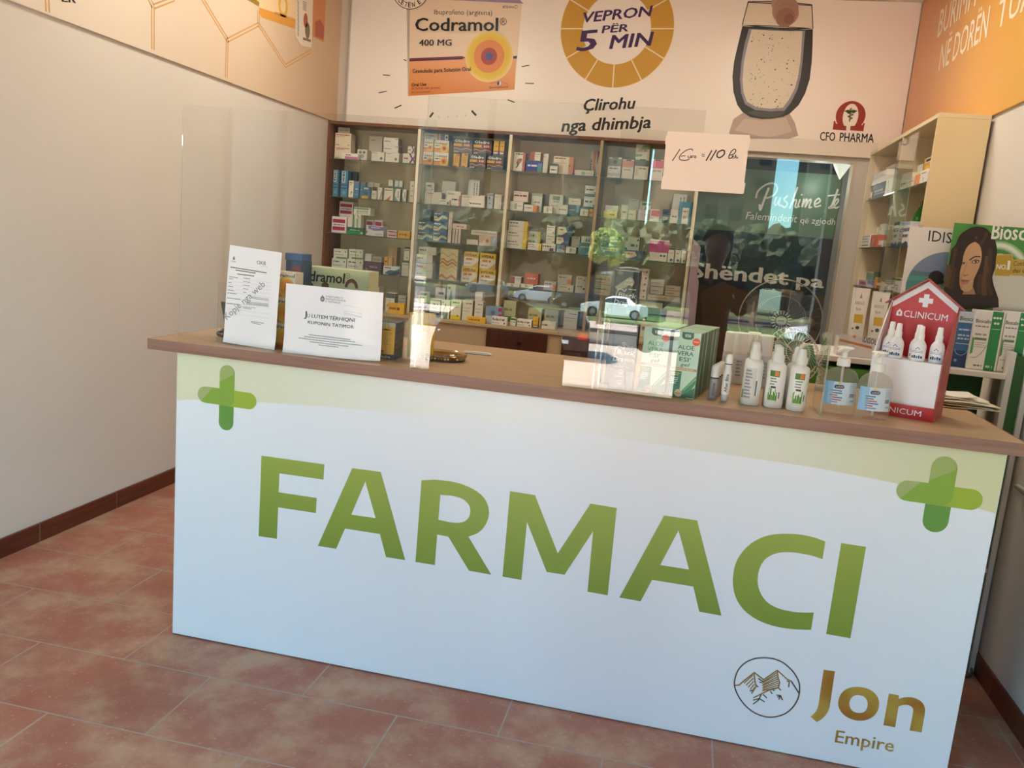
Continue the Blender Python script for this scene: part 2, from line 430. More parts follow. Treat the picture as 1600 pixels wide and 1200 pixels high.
# ceiling lamps (above the frame)
LAMP, n, l, bb = nodemat('lamp_diffuser'); bb.inputs['Base Color'].default_value = rgb('fff2dc'); bb.inputs['Emission Color'].default_value = LAMPC + (1,); bb.inputs['Emission Strength'].default_value = LAMPW * .4
for i, (x, y) in enumerate([(-0.3, 1.0), (2.0, 1.0), (-0.3, 2.05), (2.0, 2.05)]):
    t = thing('ceiling_lamp', 'round ceiling lamp above the staff area, ' + ['front left', 'front right', 'rear left', 'rear right'][i] + ' of four', 'lamp', (x, y, ZC), 0, 'round ceiling lamps')
    b = MB(); b.lathe([(.17, -.03), (.185, -.02), (.185, -.001)], M('e9e4da', .4), 32, cap=False); b.lathe([(.0, -.0005), (.185, -.0005)], M('e9e4da', .4), 32, cap=False); b.build('housing', t)
    b = MB(); b.lathe([(0, -.032), (.168, -.030)], LAMP, 32, cap=False); b.build('diffuser', t)
    ld = bpy.data.lights.new('ceiling_lamp_light', 'AREA'); ld.shape = 'DISK'; ld.size = .33; ld.energy = LAMPW * (1.0 if i < 2 else 1.2); ld.color = LAMPC; lo = bpy.data.objects.new('ceiling_lamp_light', ld); COL.objects.link(lo); lo.location = (x, y, ZC - .04)

# ------------------------------------------------------------------ printed boards under the ceiling
def board(name, label, pts, plane, matl, thick):
    """a rigid printed board; returns its empty and the print plane"""
    pass

# back board
t_back = thing('advertising_board', 'wide pale medicine advertising board with clock ring and water glass above the shelves', 'advertising board', (0.9, YB - 0.012, ZB))
BX0 = U(541, 188, 1, YB - 0.024).x
m, n, l, bb = nodemat('board_print_pale')
tc = n.new('ShaderNodeTexCoord'); sx = n.new('ShaderNodeSeparateXYZ'); rp = n.new('ShaderNodeValToRGB')
l.new(tc.outputs['Generated'], sx.inputs[0]); l.new(sx.outputs['X'], rp.inputs[0]); l.new(rp.outputs[0], bb.inputs['Base Color'])
rp.color_ramp.elements[0].color = rgb('f9f1e8'); rp.color_ramp.elements[1].color = rgb('f6e8dc')
bb.inputs['Roughness'].default_value = 0.28
b = MB(); b.box(BX0, XR - 0.014, YB - 0.024, YB - 0.002, ZB, ZC - 0.002, m, 0.002); b.build('panel', t_back, world=True)
pl = Plane((0, YB - 0.024, 0), (1, 0, 0), (0, 0, 1), 0.0005)
INK = M('17120f', .4); PURP = M('45265c', .4); GOLD = M('cf9d3e', .35); CREAMI = M('f3e2c4', .4)
# -- clock ticks
for p, q, w in [((598.5, 117), (609, 118), .006), ((592, 145), (604, 142.5), .006), ((617, 169), (627, 164.5), .008), ((672, 182.5), (676.5, 176.5), .014),
                ((737.5, 173.5), (743.5, 180), .014), ((793.5, 156), (804, 160), .008), ((815.5, 104), (827, 102), .006), ((821, 130), (834, 130.5), .006), ((631, 93), (635, 95), .006)]:
    b = MB(); strokepx(b, pl, [p, q], w, INK, 1); b.build('clock_tick', t_back, world=True)
for x, y in [(686, 182.5), (700, 182.3), (714, 181.7), (728, 180.3)]: b = MB(); strokepx(b, pl, [(x, y - 1), (x, y + 1)], .004, M('9a8b7d', .5), 1); b.build('clock_tick', t_back, world=True)
# -- the pictured medicine pack
b = MB()
fillpx(b, pl, [(635.5, 0), (641, -1), (640.6, 150.2), (637.5, 150)], M('b9ad9f', .4), 1)
fillpx(b, pl, [(641, -14), (800, -14), (818, 5.8), (641, -3)], M('a690b0', .4), 1)
fillpx(b, pl, [(641, -3), (815.5, 5.6), (804, 140.2), (638.5, 150.2)], M('efd9c0', .4), 2)
m, n, l, bb = nodemat('print_orange_fade')
tc = n.new('ShaderNodeTexCoord'); sx = n.new('ShaderNodeSeparateXYZ'); rp = n.new('ShaderNodeValToRGB'); l.new(tc.outputs['Generated'], sx.inputs[0]); l.new(sx.outputs['Z'], rp.inputs[0]); l.new(rp.outputs[0], bb.inputs['Base Color'])
rp.color_ramp.elements[0].color = rgb('dc8238'); rp.color_ramp.elements[1].color = rgb('f0b080'); bb.inputs['Roughness'].default_value = .4
b2 = MB(); fillpx(b2, pl, [(639.8, 95.5), (806.5, 88), (804, 140), (638.5, 150)], m, 3); b2.build('pack_lower_print', t_back, world=True)
fillpx(b, pl, [(639.8, 91.2), (722, 87.8), (728, 90), (722, 92.8), (639.8, 96)], M('7a2f3c', .4), 4)
fillpx(b, pl, [(639.8, 94), (722, 90.6), (722, 92.8), (639.8, 96)], PURP, 5)
fillpx(b, pl, [(800, 88), (808, 87.4), (807.5, 91.4), (800, 91.8)], PURP, 5)
c0 = Vector(pl.px(764.4, 88.4)); sc = (Vector(pl.px(774.4, 88.4)) - c0).length / 10
for i in range(6):
    disc(b, pl, c0.x, c0.y, sc * (37.5 - i * 1.7), M(['f0d58e', 'eed07a', 'ecca64', 'e9c650', 'e8c440', 'e6c23a'][i], .4), 6 + i, 40)
disc(b, pl, c0.x, c0.y, sc * 24, M('e08a4c', .4), 13, 40); disc(b, pl, c0.x, c0.y, sc * 12.6, M('a83c34', .4), 14, 32); disc(b, pl, c0.x, c0.y, sc * 6, M('54508c', .4), 15, 24)
textpx(b, pl, 'Ibuprofeno (arginina)', (678.5, 22.5), (769, 23.8), (678.5, 14.8), INK, 3)
textpx(b, pl, 'Codramol', (649, 48.6), (778.5, 48.6), (649.4, 29.0), INK, 18, .022)
textpx(b, pl, '®', (781, 39.5), (792, 39.5), (781, 28.5), INK, 3)
textpx(b, pl, '400 MG', (655, 71.8), (706, 71.6), (655.5, 62.4), M('2a1c34', .4), 16, .02)
textpx(b, pl, 'Granulado para Solución Oral', (645, 114.6), (736, 111), (645, 108.6), INK, 16, .015)
textpx(b, pl, 'Oral Use', (643.5, 135.4), (667, 134.2), (643.5, 130.4), INK, 16, .02)
textpx(b, pl, '20 Sachets with granules', (643.5, 140.2), (688, 138.3), (643.5, 137.2), M('8a3a28', .4), 16)
textpx(b, pl, 'for oral solution', (643.5, 146), (673, 144.7), (643.5, 143.2), M('8a3a28', .4), 16)
textpx(b, pl, '872534-6', (786, 13), (803, 13), (786, 9.6), INK, 16, .01)
q = pl.px(806.5, 11.4); ring(b, pl, q[0], q[1], sc * 1.9, sc * 2.4, INK, 16, 20)
textpx(b, pl, 'farmasierra', (765, 138.6), (794.5, 137), (765, 135.4), PURP, 16)
q = pl.px(780.5, 130.5); disc(b, pl, q[0], q[1], sc * 3.2, M('e8e4ee', .4), 16, 20); disc(b, pl, q[0], q[1], sc * 3.2, PURP, 17, 12, a0=90, a1=270)
ring(b, pl, q[0], q[1] - sc * 3, sc * 14.5, sc * 15.2, PURP, 16, 16, 20, 80, .32); ring(b, pl, q[0], q[1] - sc * 3, sc * 14.5, sc * 15.2, PURP, 16, 16, 100, 160, .32)
b.build('pack_print', t_back, world=True)
# -- round stamp cut by the frame
b = MB(); q = Vector(pl.px(642.5, -17.5)); r = (Vector(pl.px(642.5, 15.3)) - q).length
disc(b, pl, q.x, q.y, r, M('f6ead8', .4), 17, 48); ring(b, pl, q.x, q.y, r * .965, r, INK, 18, 48)
for ch, an in [('R', -160), ('E', -146), ('C', -132), ('E', -119), ('T', -104.5), ('Ë', -91), ('N', -76), ('E', -52), ('R', -30)]:
    a = R(an); d = Vector((math.cos(a), math.sin(a))); t = Vector((-d.y, d.x)); p = q + d * (r * .90); w = r * .15
    text(b, pl, ch, p - t * w * .5, p + t * w * .5, -d * r * .22, INK, 18, .03)
b.build('stamp_print', t_back, world=True)
# -- gold clock ring
b = MB(); q = Vector(pl.px(963.5, 45)); r = (Vector(pl.px(1053, 42)) - q).length; ri = r * .605
ring(b, pl, q.x, q.y, ri * .99, r * 1.012, CREAMI, 1, 72); ring(b, pl, q.x, q.y, ri, r, GOLD, 2, 72)
for i in range(12):
    a = R(30 * i + 2); d = Vector((math.cos(a), math.sin(a))); stroke(b, pl, [q + d * ri, q + d * r], r * .022, CREAMI, 3)
textpx(b, pl, 'VEPRON', (907.9, 35.8), (1016.5, 24.8), (911.5, 20.2), PURP, 4, .03)
textpx(b, pl, 'PËR', (939.8, 52), (981.5, 49), (942.5, 40.5), PURP, 4, .03)
textpx(b, pl, '5', (900, 80), (931, 77.6), (905.5, 49), PURP, 4, .025)
textpx(b, pl, 'MIN', (951.6, 76.5), (1017, 71), (956.6, 55.6), PURP, 4, .03)
textpx(b, pl, 'Çlirohu', (909.8, 173.4), (990.5, 169.7), (914, 155.4), INK, 4, .03)
textpx(b, pl, 'nga dhimbja', (876.8, 205.8), (1016.5, 199.8), (880.6, 187.0), INK, 4, .03)
b.build('clock_ring_print', t_back, world=True)
# -- glass of water
b = MB(); c5 = lambda p: cr(p, 1120, 0, 5.0)
outl = [(245, 15), (200, 195), (165, 350), (135, 480), (122, 600), (130, 720), (160, 820), (200, 875), (260, 915), (350, 930), (430, 928), (520, 912), (570, 888), (640, 820), (690, 730), (725, 620), (742, 480), (748, 350), (750, 225), (740, 40), (490, 20)]
fillpx(b, pl, c5([(95, 1040), (130, 930), (205, 880), (570, 890), (610, 960), (636, 1060), (560, 1085), (150, 1085)]), M('b7a195', .4), 1)
fillpx(b, pl, c5([(140, 1020), (215, 925), (350, 945), (540, 920), (590, 1030), (400, 1075)]), M('cbb7a8', .4), 2)
fillpx(b, pl, c5(outl), M('e6d6c0', .4), 3)
wat = [(200, 205), (165, 350), (135, 480), (122, 600), (130, 720), (160, 820), (200, 875), (260, 915), (350, 930), (430, 928), (520, 912), (570, 888), (640, 820), (690, 730), (725, 620), (742, 480), (748, 350), (750, 228), (640, 236), (470, 226), (320, 212)]
fillpx(b, pl, c5(wat), M('2b2420', .4), 4)
inn = [(250, 225), (215, 350), (192, 480), (180, 620), (190, 730), (220, 815), (300, 860), (420, 872), (530, 866), (580, 800), (630, 700), (655, 600), (670, 480), (680, 350), (690, 240), (560, 240), (420, 232)]
inn2 = [(272, 232), (240, 350), (212, 480), (200, 620), (208, 720), (235, 795), (310, 838), (420, 850), (515, 842), (560, 785), (610, 690), (635, 600), (652, 480), (662, 350), (668, 246), (560, 246), (420, 240)]
fillpx(b, pl, c5(inn), M('8b8692', .4), 5); fillpx(b, pl, c5(inn2), M('dccdb6', .4), 6)
fillpx(b, pl, c5([(195, 198), (320, 196), (520, 206), (748, 222), (640, 236), (470, 226), (300, 212)]), M('241c18', .4), 7)
fillpx(b, pl, c5([(300, 203), (480, 208), (640, 222), (480, 219)]), M('b9a793', .4), 8)
strokepx(b, pl, c5([(245, 15), (490, 14), (740, 38)]), .006, M('3a2d26', .4), 7); strokepx(b, pl, c5([(245, 20), (490, 32), (740, 44)]), .005, M('4a3b32', .4), 7)
strokepx(b, pl, c5([(245, 15), (198, 198)]), .006, M('4a3b32', .4), 7); strokepx(b, pl, c5([(742, 40), (750, 225)]), .006, M('4a3b32', .4), 7)
fillpx(b, pl, c5([(235, 880), (300, 868), (420, 878), (540, 872), (500, 905), (400, 920), (300, 910)]), M('4b4a40', .4), 8)
rr = random.Random(4)
for i in range(110):
    x = rr.uniform(235, 640); y = rr.uniform(255, 850)
    if x < 215 + 30 or (y > 780 and (x < 260 or x > 560)): continue
    p = pl.px(*c5([(x, y)])[0]); s = rr.choice([1, 1, 1.2, 1.6, 2.2]) * .0022
    disc(b, pl, p[0], p[1], s, M('5a4b3c', .4), 8, 8)
for x, y, s, c in [(520, 20, 60, 'b79a86'), (535, 80, 66, 'b08c78'), (545, 110, 60, 'ab8470'), (535, 140, 48, '9c7260'), (500, 60, 40, 'bfa390'), (560, 150, 26, '8d6050')]:
    p = pl.px(*c5([(x, y)])[0]); disc(b, pl, p[0], p[1], s * .00125, M(c, .4), 9 + int(y / 12), 20)
b.build('water_glass_print', t_back, world=True)
# -- omega emblem and firm name
b = MB(); RED = M('9c2f26', .4); q = Vector(pl.px(1329, 181)); w = (Vector(pl.px(1352, 183)) - q).length; h = (Vector(pl.px(1329, 158)) - q).length
N = 40; ro = []; rin = []
for i in range(N + 1):
    a = R(-58 + 296 * i / N); ro.append((q.x + w * math.cos(a), q.y + h * math.sin(a)))
    a2 = R(-62 + 304 * i / N); rin.append((q.x + w * .52 * math.cos(a2), q.y + h * .86 * math.sin(a2) - h * .04))
for i in range(N):
    b.poly([pl.P(*rin[i], 2), pl.P(*ro[i], 2), pl.P(*ro[i + 1], 2), pl.P(*rin[i + 1], 2)], RED)
c5b = lambda p: cr(p, 1120, 0, 5.0)
fillpx(b, pl, c5b([(905, 1012), (1010, 1020), (1012, 985), (960, 975), (930, 965), (925, 945), (914, 945)]), RED, 3)
fillpx(b, pl, c5b([(1040, 1018), (1144, 1026), (1156, 962), (1146, 962), (1136, 978), (1100, 982), (1045, 985)]), RED, 3)
GRN = M('34502f', .4)
for s in (-1, 1):
    fillpx(b, pl, c5b([(1047, 866), (1047 + s * 20, 856), (1047 + s * 54, 868), (1047 + s * 36, 876), (1047 + s * 24, 886), (1047, 880)]), GRN, 4)
strokepx(b, pl, c5b([(1046, 858), (1036, 950)]), .006, GRN, 4)
strokepx(b, pl, c5b(bez([(1026, 885), (1064, 896), (1024, 910), (1056, 922), (1034, 936)], 5)), .006, GRN, 4)
p = pl.px(*c5b([(1047, 853)])[0]); disc(b, pl, p[0], p[1], .008, M('b06a4a', .4), 5, 12)
textpx(b, pl, 'CFO', (1280.6, 219.4), (1304.5, 220.4), (1281.8, 206.2), INK, 3, .02); textpx(b, pl, 'PHARMA', (1311.5, 220.8), (1365, 223), (1312.6, 207.4), INK, 3, .02)
b.build('emblem_print', t_back, world=True)
b = MB(); b.box(BX0, XR - 0.03, YB - 0.034, YB - 0.004, ZB - 0.004, ZB + 0.0, M('b7a898', .3), 0.002); b.build('lower_rail', t_back, world=True)

# left board
t_left = thing('advertising_board', 'beige honeycomb advertising board along the left wall under the ceiling', 'advertising board', (XL + 0.006, 0.5, ZB))
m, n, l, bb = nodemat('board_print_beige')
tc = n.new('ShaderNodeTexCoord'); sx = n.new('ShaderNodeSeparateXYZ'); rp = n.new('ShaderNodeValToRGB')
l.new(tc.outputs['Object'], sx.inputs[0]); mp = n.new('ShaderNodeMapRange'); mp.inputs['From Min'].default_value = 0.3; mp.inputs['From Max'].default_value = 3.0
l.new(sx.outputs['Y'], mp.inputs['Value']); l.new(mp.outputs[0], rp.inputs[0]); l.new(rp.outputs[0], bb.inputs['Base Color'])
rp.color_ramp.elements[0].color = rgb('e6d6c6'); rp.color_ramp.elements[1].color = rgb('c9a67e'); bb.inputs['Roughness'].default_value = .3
YLB = U(526, 187, 0, XL + 0.012).y
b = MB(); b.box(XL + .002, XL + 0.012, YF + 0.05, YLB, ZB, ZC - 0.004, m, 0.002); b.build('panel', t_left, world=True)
pl = Plane((XL + 0.012, 0, 0), (0, 1, 0), (0, 0, 1), 0.0005)
HX = M('cf9c5e', .4); b = MB()
for pts in [[(239, 77), (239, 10)], [(233, -2), (239, 10)], [(241, 10), (272, -2)], [(316, -2), (355, 62)], [(355, 62), (353.5, 121)], [(355, 63), (404, 38)], [(404, 38), (404, 16)], [(404, 38), (446, 103)], [(446, 103), (486, 80)], [(73.5, -2), (74.5, 18)]]:
    P = [Vector(pl.px(*p)) for p in pts]; d = (P[1] - P[0]).normalized(); nn = Vector((-d.y, d.x)) * .009
    b = MB(); stroke(b, pl, [P[0] + nn, P[1] + nn], .008, HX, 1); stroke(b, pl, [P[0] - nn, P[1] - nn], .008, HX, 1); b.build('honeycomb_line', t_left, world=True)
b = MB(); textpx(b, pl, 'ER', (96, 2.2), (118.5, 4.6), (96, -10), INK, 2, .03)
b.build('letters', t_left, world=True)
b = MB()
fillpx(b, pl, [(383, -2), (404, 10), (405, 4), (396, -4)], M('9a7d2c', .4), 1)
fillpx(b, pl, [(404, -4), (406, 22), (409, 27), (460, 45), (465, -4)], M('d9963f', .4), 2)
fillpx(b, pl, [(404, -4), (405, 12), (462, 30), (465, -4)], M('e6c69a', .4), 3)
ringc = pl.px(442, 9); ring(b, pl, ringc[0], ringc[1], .035, .06, M('dda83a', .4), 4, 24, ry=1.2)
fillpx(b, pl, [(429, 18), (449, 25.5), (449, 29), (429, 22)], M('b98c50', .4), 4)
fillpx(b, pl, [(488, -4), (488, 57), (506, 66), (509, -4)], M('d58a52', .4), 2)
fillpx(b, pl, [(492, 34), (500, 30), (506, 42), (505, 62), (492, 56)], M('b0563e', .4), 3)
fillpx(b, pl, [(463, -4), (461, 57), (470, 71), (486.5, 74.5), (489, -4)], M('e4d6c4', .4), 4)
for i in range(5):
    P = pl.px(475, 4 + i * 3); rect(b, pl, P[0] - .02, P[1], P[0] + .03, P[1] + .006, M('9b7a66', .4), 5)
for k, yy in enumerate(range(8)): strokepx(b, pl, [(465, 2 + k * 7), (465.5, 6 + k * 7)], .02, M('a9a094', .4), 5)
disc(b, pl, *pl.px(477, 32), .03, M('b5573f', .4), 5, 16, ry=.045); disc(b, pl, *pl.px(480, 48), .035, M('7f6a4c', .4), 5, 16, ry=.05)
fillpx(b, pl, [(473, 58), (485, 62), (485, 66), (473, 62)], M('8a6a4a', .4), 5)
b.build('packs_print', t_left, world=True)

# right board
t_right = thing('advertising_board', 'orange advertising board with white capitals on the right wall', 'advertising board', (XR - 0.006, 1.5, ZB))
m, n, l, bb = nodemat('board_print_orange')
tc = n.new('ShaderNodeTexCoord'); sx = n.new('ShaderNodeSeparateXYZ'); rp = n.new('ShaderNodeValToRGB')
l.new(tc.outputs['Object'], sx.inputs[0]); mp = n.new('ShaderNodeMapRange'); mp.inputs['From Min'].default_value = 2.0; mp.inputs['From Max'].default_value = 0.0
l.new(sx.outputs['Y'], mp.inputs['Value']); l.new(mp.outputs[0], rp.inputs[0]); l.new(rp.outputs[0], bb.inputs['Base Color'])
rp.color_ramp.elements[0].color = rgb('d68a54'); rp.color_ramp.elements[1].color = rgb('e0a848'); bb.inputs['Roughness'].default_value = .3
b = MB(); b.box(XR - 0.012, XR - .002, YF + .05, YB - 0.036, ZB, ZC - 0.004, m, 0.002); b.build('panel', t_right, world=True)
pl = Plane((XR - 0.012, 0, 0), (0, -1, 0), (0, 0, 1), 0.0005); LW = M('f2e2cc', .4); b = MB()
textpx(b, pl, 'NË DORËN', (1466.5, 111), (1541.5, 58), (1472, 70), LW, 1, .012); b.build('slogan_word', t_right, world=True); b = MB(); textpx(b, pl, 'TUAJ', (1556, 47), (1622, 0), (1563, 2), LW, 1, .012); b.build('slogan_word', t_right, world=True); b = MB()
textpx(b, pl, 'BURIMI I', (1464.5, 59), (1524, 8), (1470, 17), LW, 1, .012)
b.build('slogan_word', t_right, world=True)
# ------------------------------------------------------------------ the counter
ZT = 1.04
t_c = thing('pharmacy_counter', 'long white pharmacy counter with green FARMACI lettering and brown edged top', 'counter', (1.26, 0.36, 0))
W_, H_ = 2.526, 1.0045
pl = Plane((0, 0, 0), (1, 0, 0), (0, 0, 1), 0.0003)
M_PANEL = M('f2f1f0', 0.32)
b = MB(); b.box(0, W_, 0.0, 0.018, 0.004, H_, M_PANEL, 0.0015); fp = b.build('front_panel', t_c, world=True)
b = MB(); b.box(0.0, 0.018, 0.0185, 0.60, 0.0, H_, M('e9dcc0', .45), 0.001); b.build('side_panel', t_c, world=True)
b = MB(); b.box(W_ - 0.018, W_, 0.0185, 0.60, 0.0, H_, M('e9dcc0', .45), 0.001); b.build('side_panel', t_c, world=True)
b = MB(); b.box(0.02, W_ - 0.02, 0.30, 0.58, 0.45, 0.468, M('e9dcc0', .45), 0.001); b.build('inner_shelf', t_c, world=True)
b = MB()
b.box(-0.095, 2.565, -0.018, 0.735, 1.0055, ZT, M_TOP, 0.0015)
b.build('counter_top', t_c, world=True)
b = MB(); b.box(-0.097, 2.567, -0.0205, -0.0182, 1.005, ZT + 0.0003, M_EDGE, 0.0006); b.build('front_edging', t_c, world=True)
b = MB(); b.box(-0.0975, -0.0952, -0.018, 0.735, 1.005, ZT + 0.0003, M_EDGE, 0.0006); b.box(2.5652, 2.5675, -0.018, 0.735, 1.005, ZT + 0.0003, M_EDGE, 0.0006); b.build('side_edging', t_c, world=True)
# pale band with a curved lower border
m, n, l, bb = nodemat('print_green_band')
tc = n.new('ShaderNodeTexCoord'); sx = n.new('ShaderNodeSeparateXYZ'); rp = n.new('ShaderNodeValToRGB'); l.new(tc.outputs['Generated'], sx.inputs[0]); l.new(sx.outputs['X'], rp.inputs[0]); l.new(rp.outputs[0], bb.inputs['Base Color'])
rp.color_ramp.elements[0].color = rgb('e6e2bb'); rp.color_ramp.elements[1].color = rgb('dfdba8')
for p, c in [(.15, 'e8e4c6'), (.36, 'f2f0e8'), (.52, 'f2f0ec'), (.72, 'e6e3d0'), (.92, 'dedab0')]:
    e = rp.color_ramp.elements.new(p); e.color = rgb(c)
bb.inputs['Roughness'].default_value = .32
b = MB(); low = [(272.6, 624), (280.5, 626), (291, 624), (350, 626), (414, 629), (506, 635), (628, 646), (720, 653), (900, 675), (1100, 705), (1270, 730), (1400, 755), (1480, 777), (1530, 795), (1553.5, 802)]
P = [pl.px(*q) for q in low]; P[0] = (0.0022, P[0][1]); P[-1] = (W_ - 0.0022, P[-1][1])
fill(b, pl, P + [(W_ - 0.0022, H_ - .002), (0.0022, H_ - .002)], m, 1); b.build('band_print', fp, world=True)
# lettering
m, n, l, bb = nodemat('print_letter_green')
tc = n.new('ShaderNodeTexCoord'); sx = n.new('ShaderNodeSeparateXYZ'); rp = n.new('ShaderNodeValToRGB'); l.new(tc.outputs['Generated'], sx.inputs[0]); l.new(sx.outputs['Z'], rp.inputs[0]); l.new(rp.outputs[0], bb.inputs['Base Color'])
rp.color_ramp.elements[0].color = rgb('86993a'); rp.color_ramp.elements[1].color = rgb('a3b04c'); bb.inputs['Roughness'].default_value = .35
M_LET = m
b = MB()
a1 = lambda p: cr(p, 380, 690, 4.0); a2 = lambda p: cr(p, 760, 730, 4.0); a3 = lambda p: cr(p, 1100, 780, 5.3333)
fillpx(b, pl, a1([(115, 87), (508, 142), (502, 237), (227, 198), (222, 316), (460, 352), (455, 446), (219, 410), (211, 607), (97, 590)]), M_LET, 3)
fillpx(b, pl, [a1([(682, 166), (860, 189), (1013, 740), (893, 721), (855, 577), (637, 543), (582, 669), (467, 651)]), a1([(764, 249), (828, 478), (676, 456)])], M_LET, 3)
ro = [(1115, 241)] + bez([(1200, 238), (1290, 247), (1380, 270), (1460, 310), (1515, 365), (1537, 440), (1520, 510), (1475, 565), (1408, 594)], 4) + [(1551, 831), (1411, 806), (1283, 594), (1213, 580), (1198, 771), (1077, 751)]
ri = [(1233, 333)] + bez([(1300, 337), (1365, 355), (1405, 387), (1420, 425), (1412, 470), (1380, 500), (1330, 507), (1280, 501)], 4) + [(1220, 488)]
fillpx(b, pl, [a1(ro), a1(ri)], M_LET, 3)
fillpx(b, pl, a2([(148, 149), (304, 174), (446, 538), (651, 227), (815, 254), (758, 800), (632, 777), (667, 400), (489, 671), (377, 654), (254, 342), (219, 704), (101, 683)]), M_LET, 3)
fillpx(b, pl, [a2([(1111, 301), (1317, 332), (1469, 927), (1330, 902), (1293, 745), (1036, 703), (964, 837), (831, 814)]), a2([(1201, 394), (1266, 639), (1086, 611)])], M_LET, 3)
co = bez([(1011, 352), (930, 322), (830, 298), (720, 288), (600, 291), (490, 315), (390, 370), (310, 450), (262, 540), (242, 640), (243, 730), (270, 830), (330, 920), (420, 990), (530, 1040), (650, 1070), (770, 1084), (892, 1088)], 3)
ci = bez([(914, 944), (800, 943), (700, 930), (610, 905), (530, 860), (475, 790), (448, 710), (450, 630), (470, 560), (510, 500), (570, 462), (640, 443), (720, 441), (800, 450), (900, 470), (987, 499)], 3)
fillpx(b, pl, a3(co + ci), M_LET, 3)
fillpx(b, pl, a3([(1143, 365), (1350, 396), (1219, 1158), (1018, 1122)]), M_LET, 3)
o = b.build('lettering', fp, world=True); o['label'] = 'green FARMACI capitals'
# the two pharmacy crosses
def cross(v0, v1, h0, h1, rv, rh, glossv, glossh, name):
    b = MB(); c = lambda p: Vector(pl.px(*p)); v0, v1, h0, h1 = c(v0), c(v1), c(h0), c(h1)
    capsule(b, pl, v0, v1, rv, M('6d9c45', .35), 4); capsule(b, pl, h0, h1, rh, M('a6b93c', .35), 5)
    ctr = Vector((v0.x, h0.y))
    # upper and left arms folded over with a rounded inner corner
    n = 12; L = []
    L += [(v0.x + rv * math.cos(math.pi * i / n), v0.y + rv * math.sin(math.pi * i / n)) for i in range(n + 1)]
    L += [(v0.x - rv, h0.y + rh)]
    L += [(h0.x + rh * math.cos(math.pi / 2 + math.pi * i / n), h0.y + rh * math.sin(math.pi / 2 + math.pi * i / n)) for i in range(n + 1)]
    rc = rv * .8
    L += [(v0.x + rv - rc + rc * math.cos(-math.pi / 2 + math.pi / 2 * i / 6), h0.y - rh + rc + rc * math.sin(-math.pi / 2 + math.pi / 2 * i / 6)) for i in range(7)]
    fill(b, pl, L, M('8fae42', .35), 6)
    # paler tips
    n = 10; G = [(v0.x + rv * math.cos(math.pi * (i / n)), v0.y + rv * math.sin(math.pi * (i / n))) for i in range(1, n + 1)] + [(v0.x - rv, v0.y - rv * 1.2), (v0.x + rv * .8, v0.y - rv * .1)]
    fill(b, pl, G, M('a6b56a', .35), 7)
    G = [(h0.x + rh * math.cos(math.pi / 2 + math.pi * i / n), h0.y + rh * math.sin(math.pi / 2 + math.pi * i / n)) for i in range(n - 2)] + [(h0.x - rh * .5, h0.y - rh * .8), (h0.x + rh * 1.0, h0.y + rh)]
    fill(b, pl, G, M('a9b474', .35), 7)
    b.build(name, fp, world=True)
cross((355.5, 583), (353.4, 660), (321, 616.5), (389, 626.5), 0.0266, 0.0275, 0, 0, 'cross_print')
cross((1475.3, 731.5), (1461.5, 813.5), (1418, 766.5), (1517, 780.5), 0.0335, 0.0295, 0, 0, 'cross_print')
# mountain emblem, Jon Empire
m, n, l, bb = nodemat('print_gold')
tc = n.new('ShaderNodeTexCoord'); no = n.new('ShaderNodeTexNoise'); no.inputs['Scale'].default_value = 9; rp = n.new('ShaderNodeValToRGB'); l.new(tc.outputs['Object'], no.inputs['Vector']); l.new(no.outputs[0], rp.inputs[0]); l.new(rp.outputs[0], bb.inputs['Base Color'])
rp.color_ramp.elements[0].position = .38; rp.color_ramp.elements[1].position = .62; rp.color_ramp.elements[0].color = rgb('a8702a'); rp.color_ramp.elements[1].color = rgb('bf9a42'); bb.inputs['Roughness'].default_value = .35
M_GOLD = m; b = MB(); j = lambda p: cr(p, 1250, 1030, 7.2727)
fillpx(b, pl, j([(268, 117), (397, 136)] + bez([(345, 480), (330, 560), (300, 620), (250, 675), (190, 712)], 4) + bez([(118, 652), (170, 605), (200, 550), (215, 480)], 4)), M_GOLD, 3)
oo = bez([(660, 313), (760, 330), (850, 385), (893, 460), (895, 540), (860, 620), (790, 675), (700, 697), (600, 685), (510, 640), (450, 570), (433, 500), (450, 420), (500, 355), (575, 320), (660, 313)], 4)[:-1]
oi = bez([(660, 405), (720, 420), (760, 465), (768, 520), (750, 575), (710, 605), (650, 607), (595, 585), (565, 535), (563, 480), (590, 430), (630, 408), (660, 405)], 4)[:-1]
fillpx(b, pl, [j(oo), j(oi)], M_GOLD, 3)
fillpx(b, pl, j([(1010, 388), (1120, 407), (1120, 450)] + bez([(1180, 432), (1260, 430), (1340, 455), (1395, 500), (1418, 560), (1415, 630)], 4) + [(1380, 831), (1245, 808)] + bez([(1285, 600), (1280, 555), (1245, 525), (1190, 517), (1130, 530)], 4) + [(1118, 540), (1080, 772), (947, 748)]), M_GOLD, 3)
textpx(b, pl, 'Empire', (1304, 1159.2), (1395.5, 1174.5), (1307, 1140.6), M_GOLD, 3, .012)
o = b.build('firm_lettering', fp, world=True)
b = MB(); e = lambda p: cr(p, 1130, 1000, 8.0); DK = M('6a5646', .4); GB = M('a07c3e', .4)
ell = [(bx, by) for bx, by in [(520, 220), (640, 236), (760, 290), (870, 390), (940, 510), (955, 620), (930, 740), (860, 850), (760, 925), (620, 962), (500, 950), (380, 900), (270, 810), (190, 700), (145, 590), (145, 490), (190, 370), (280, 280), (400, 230), (520, 220)]]
strokepx(b, pl, e(bez(ell, 4)), .0042, DK, 3)
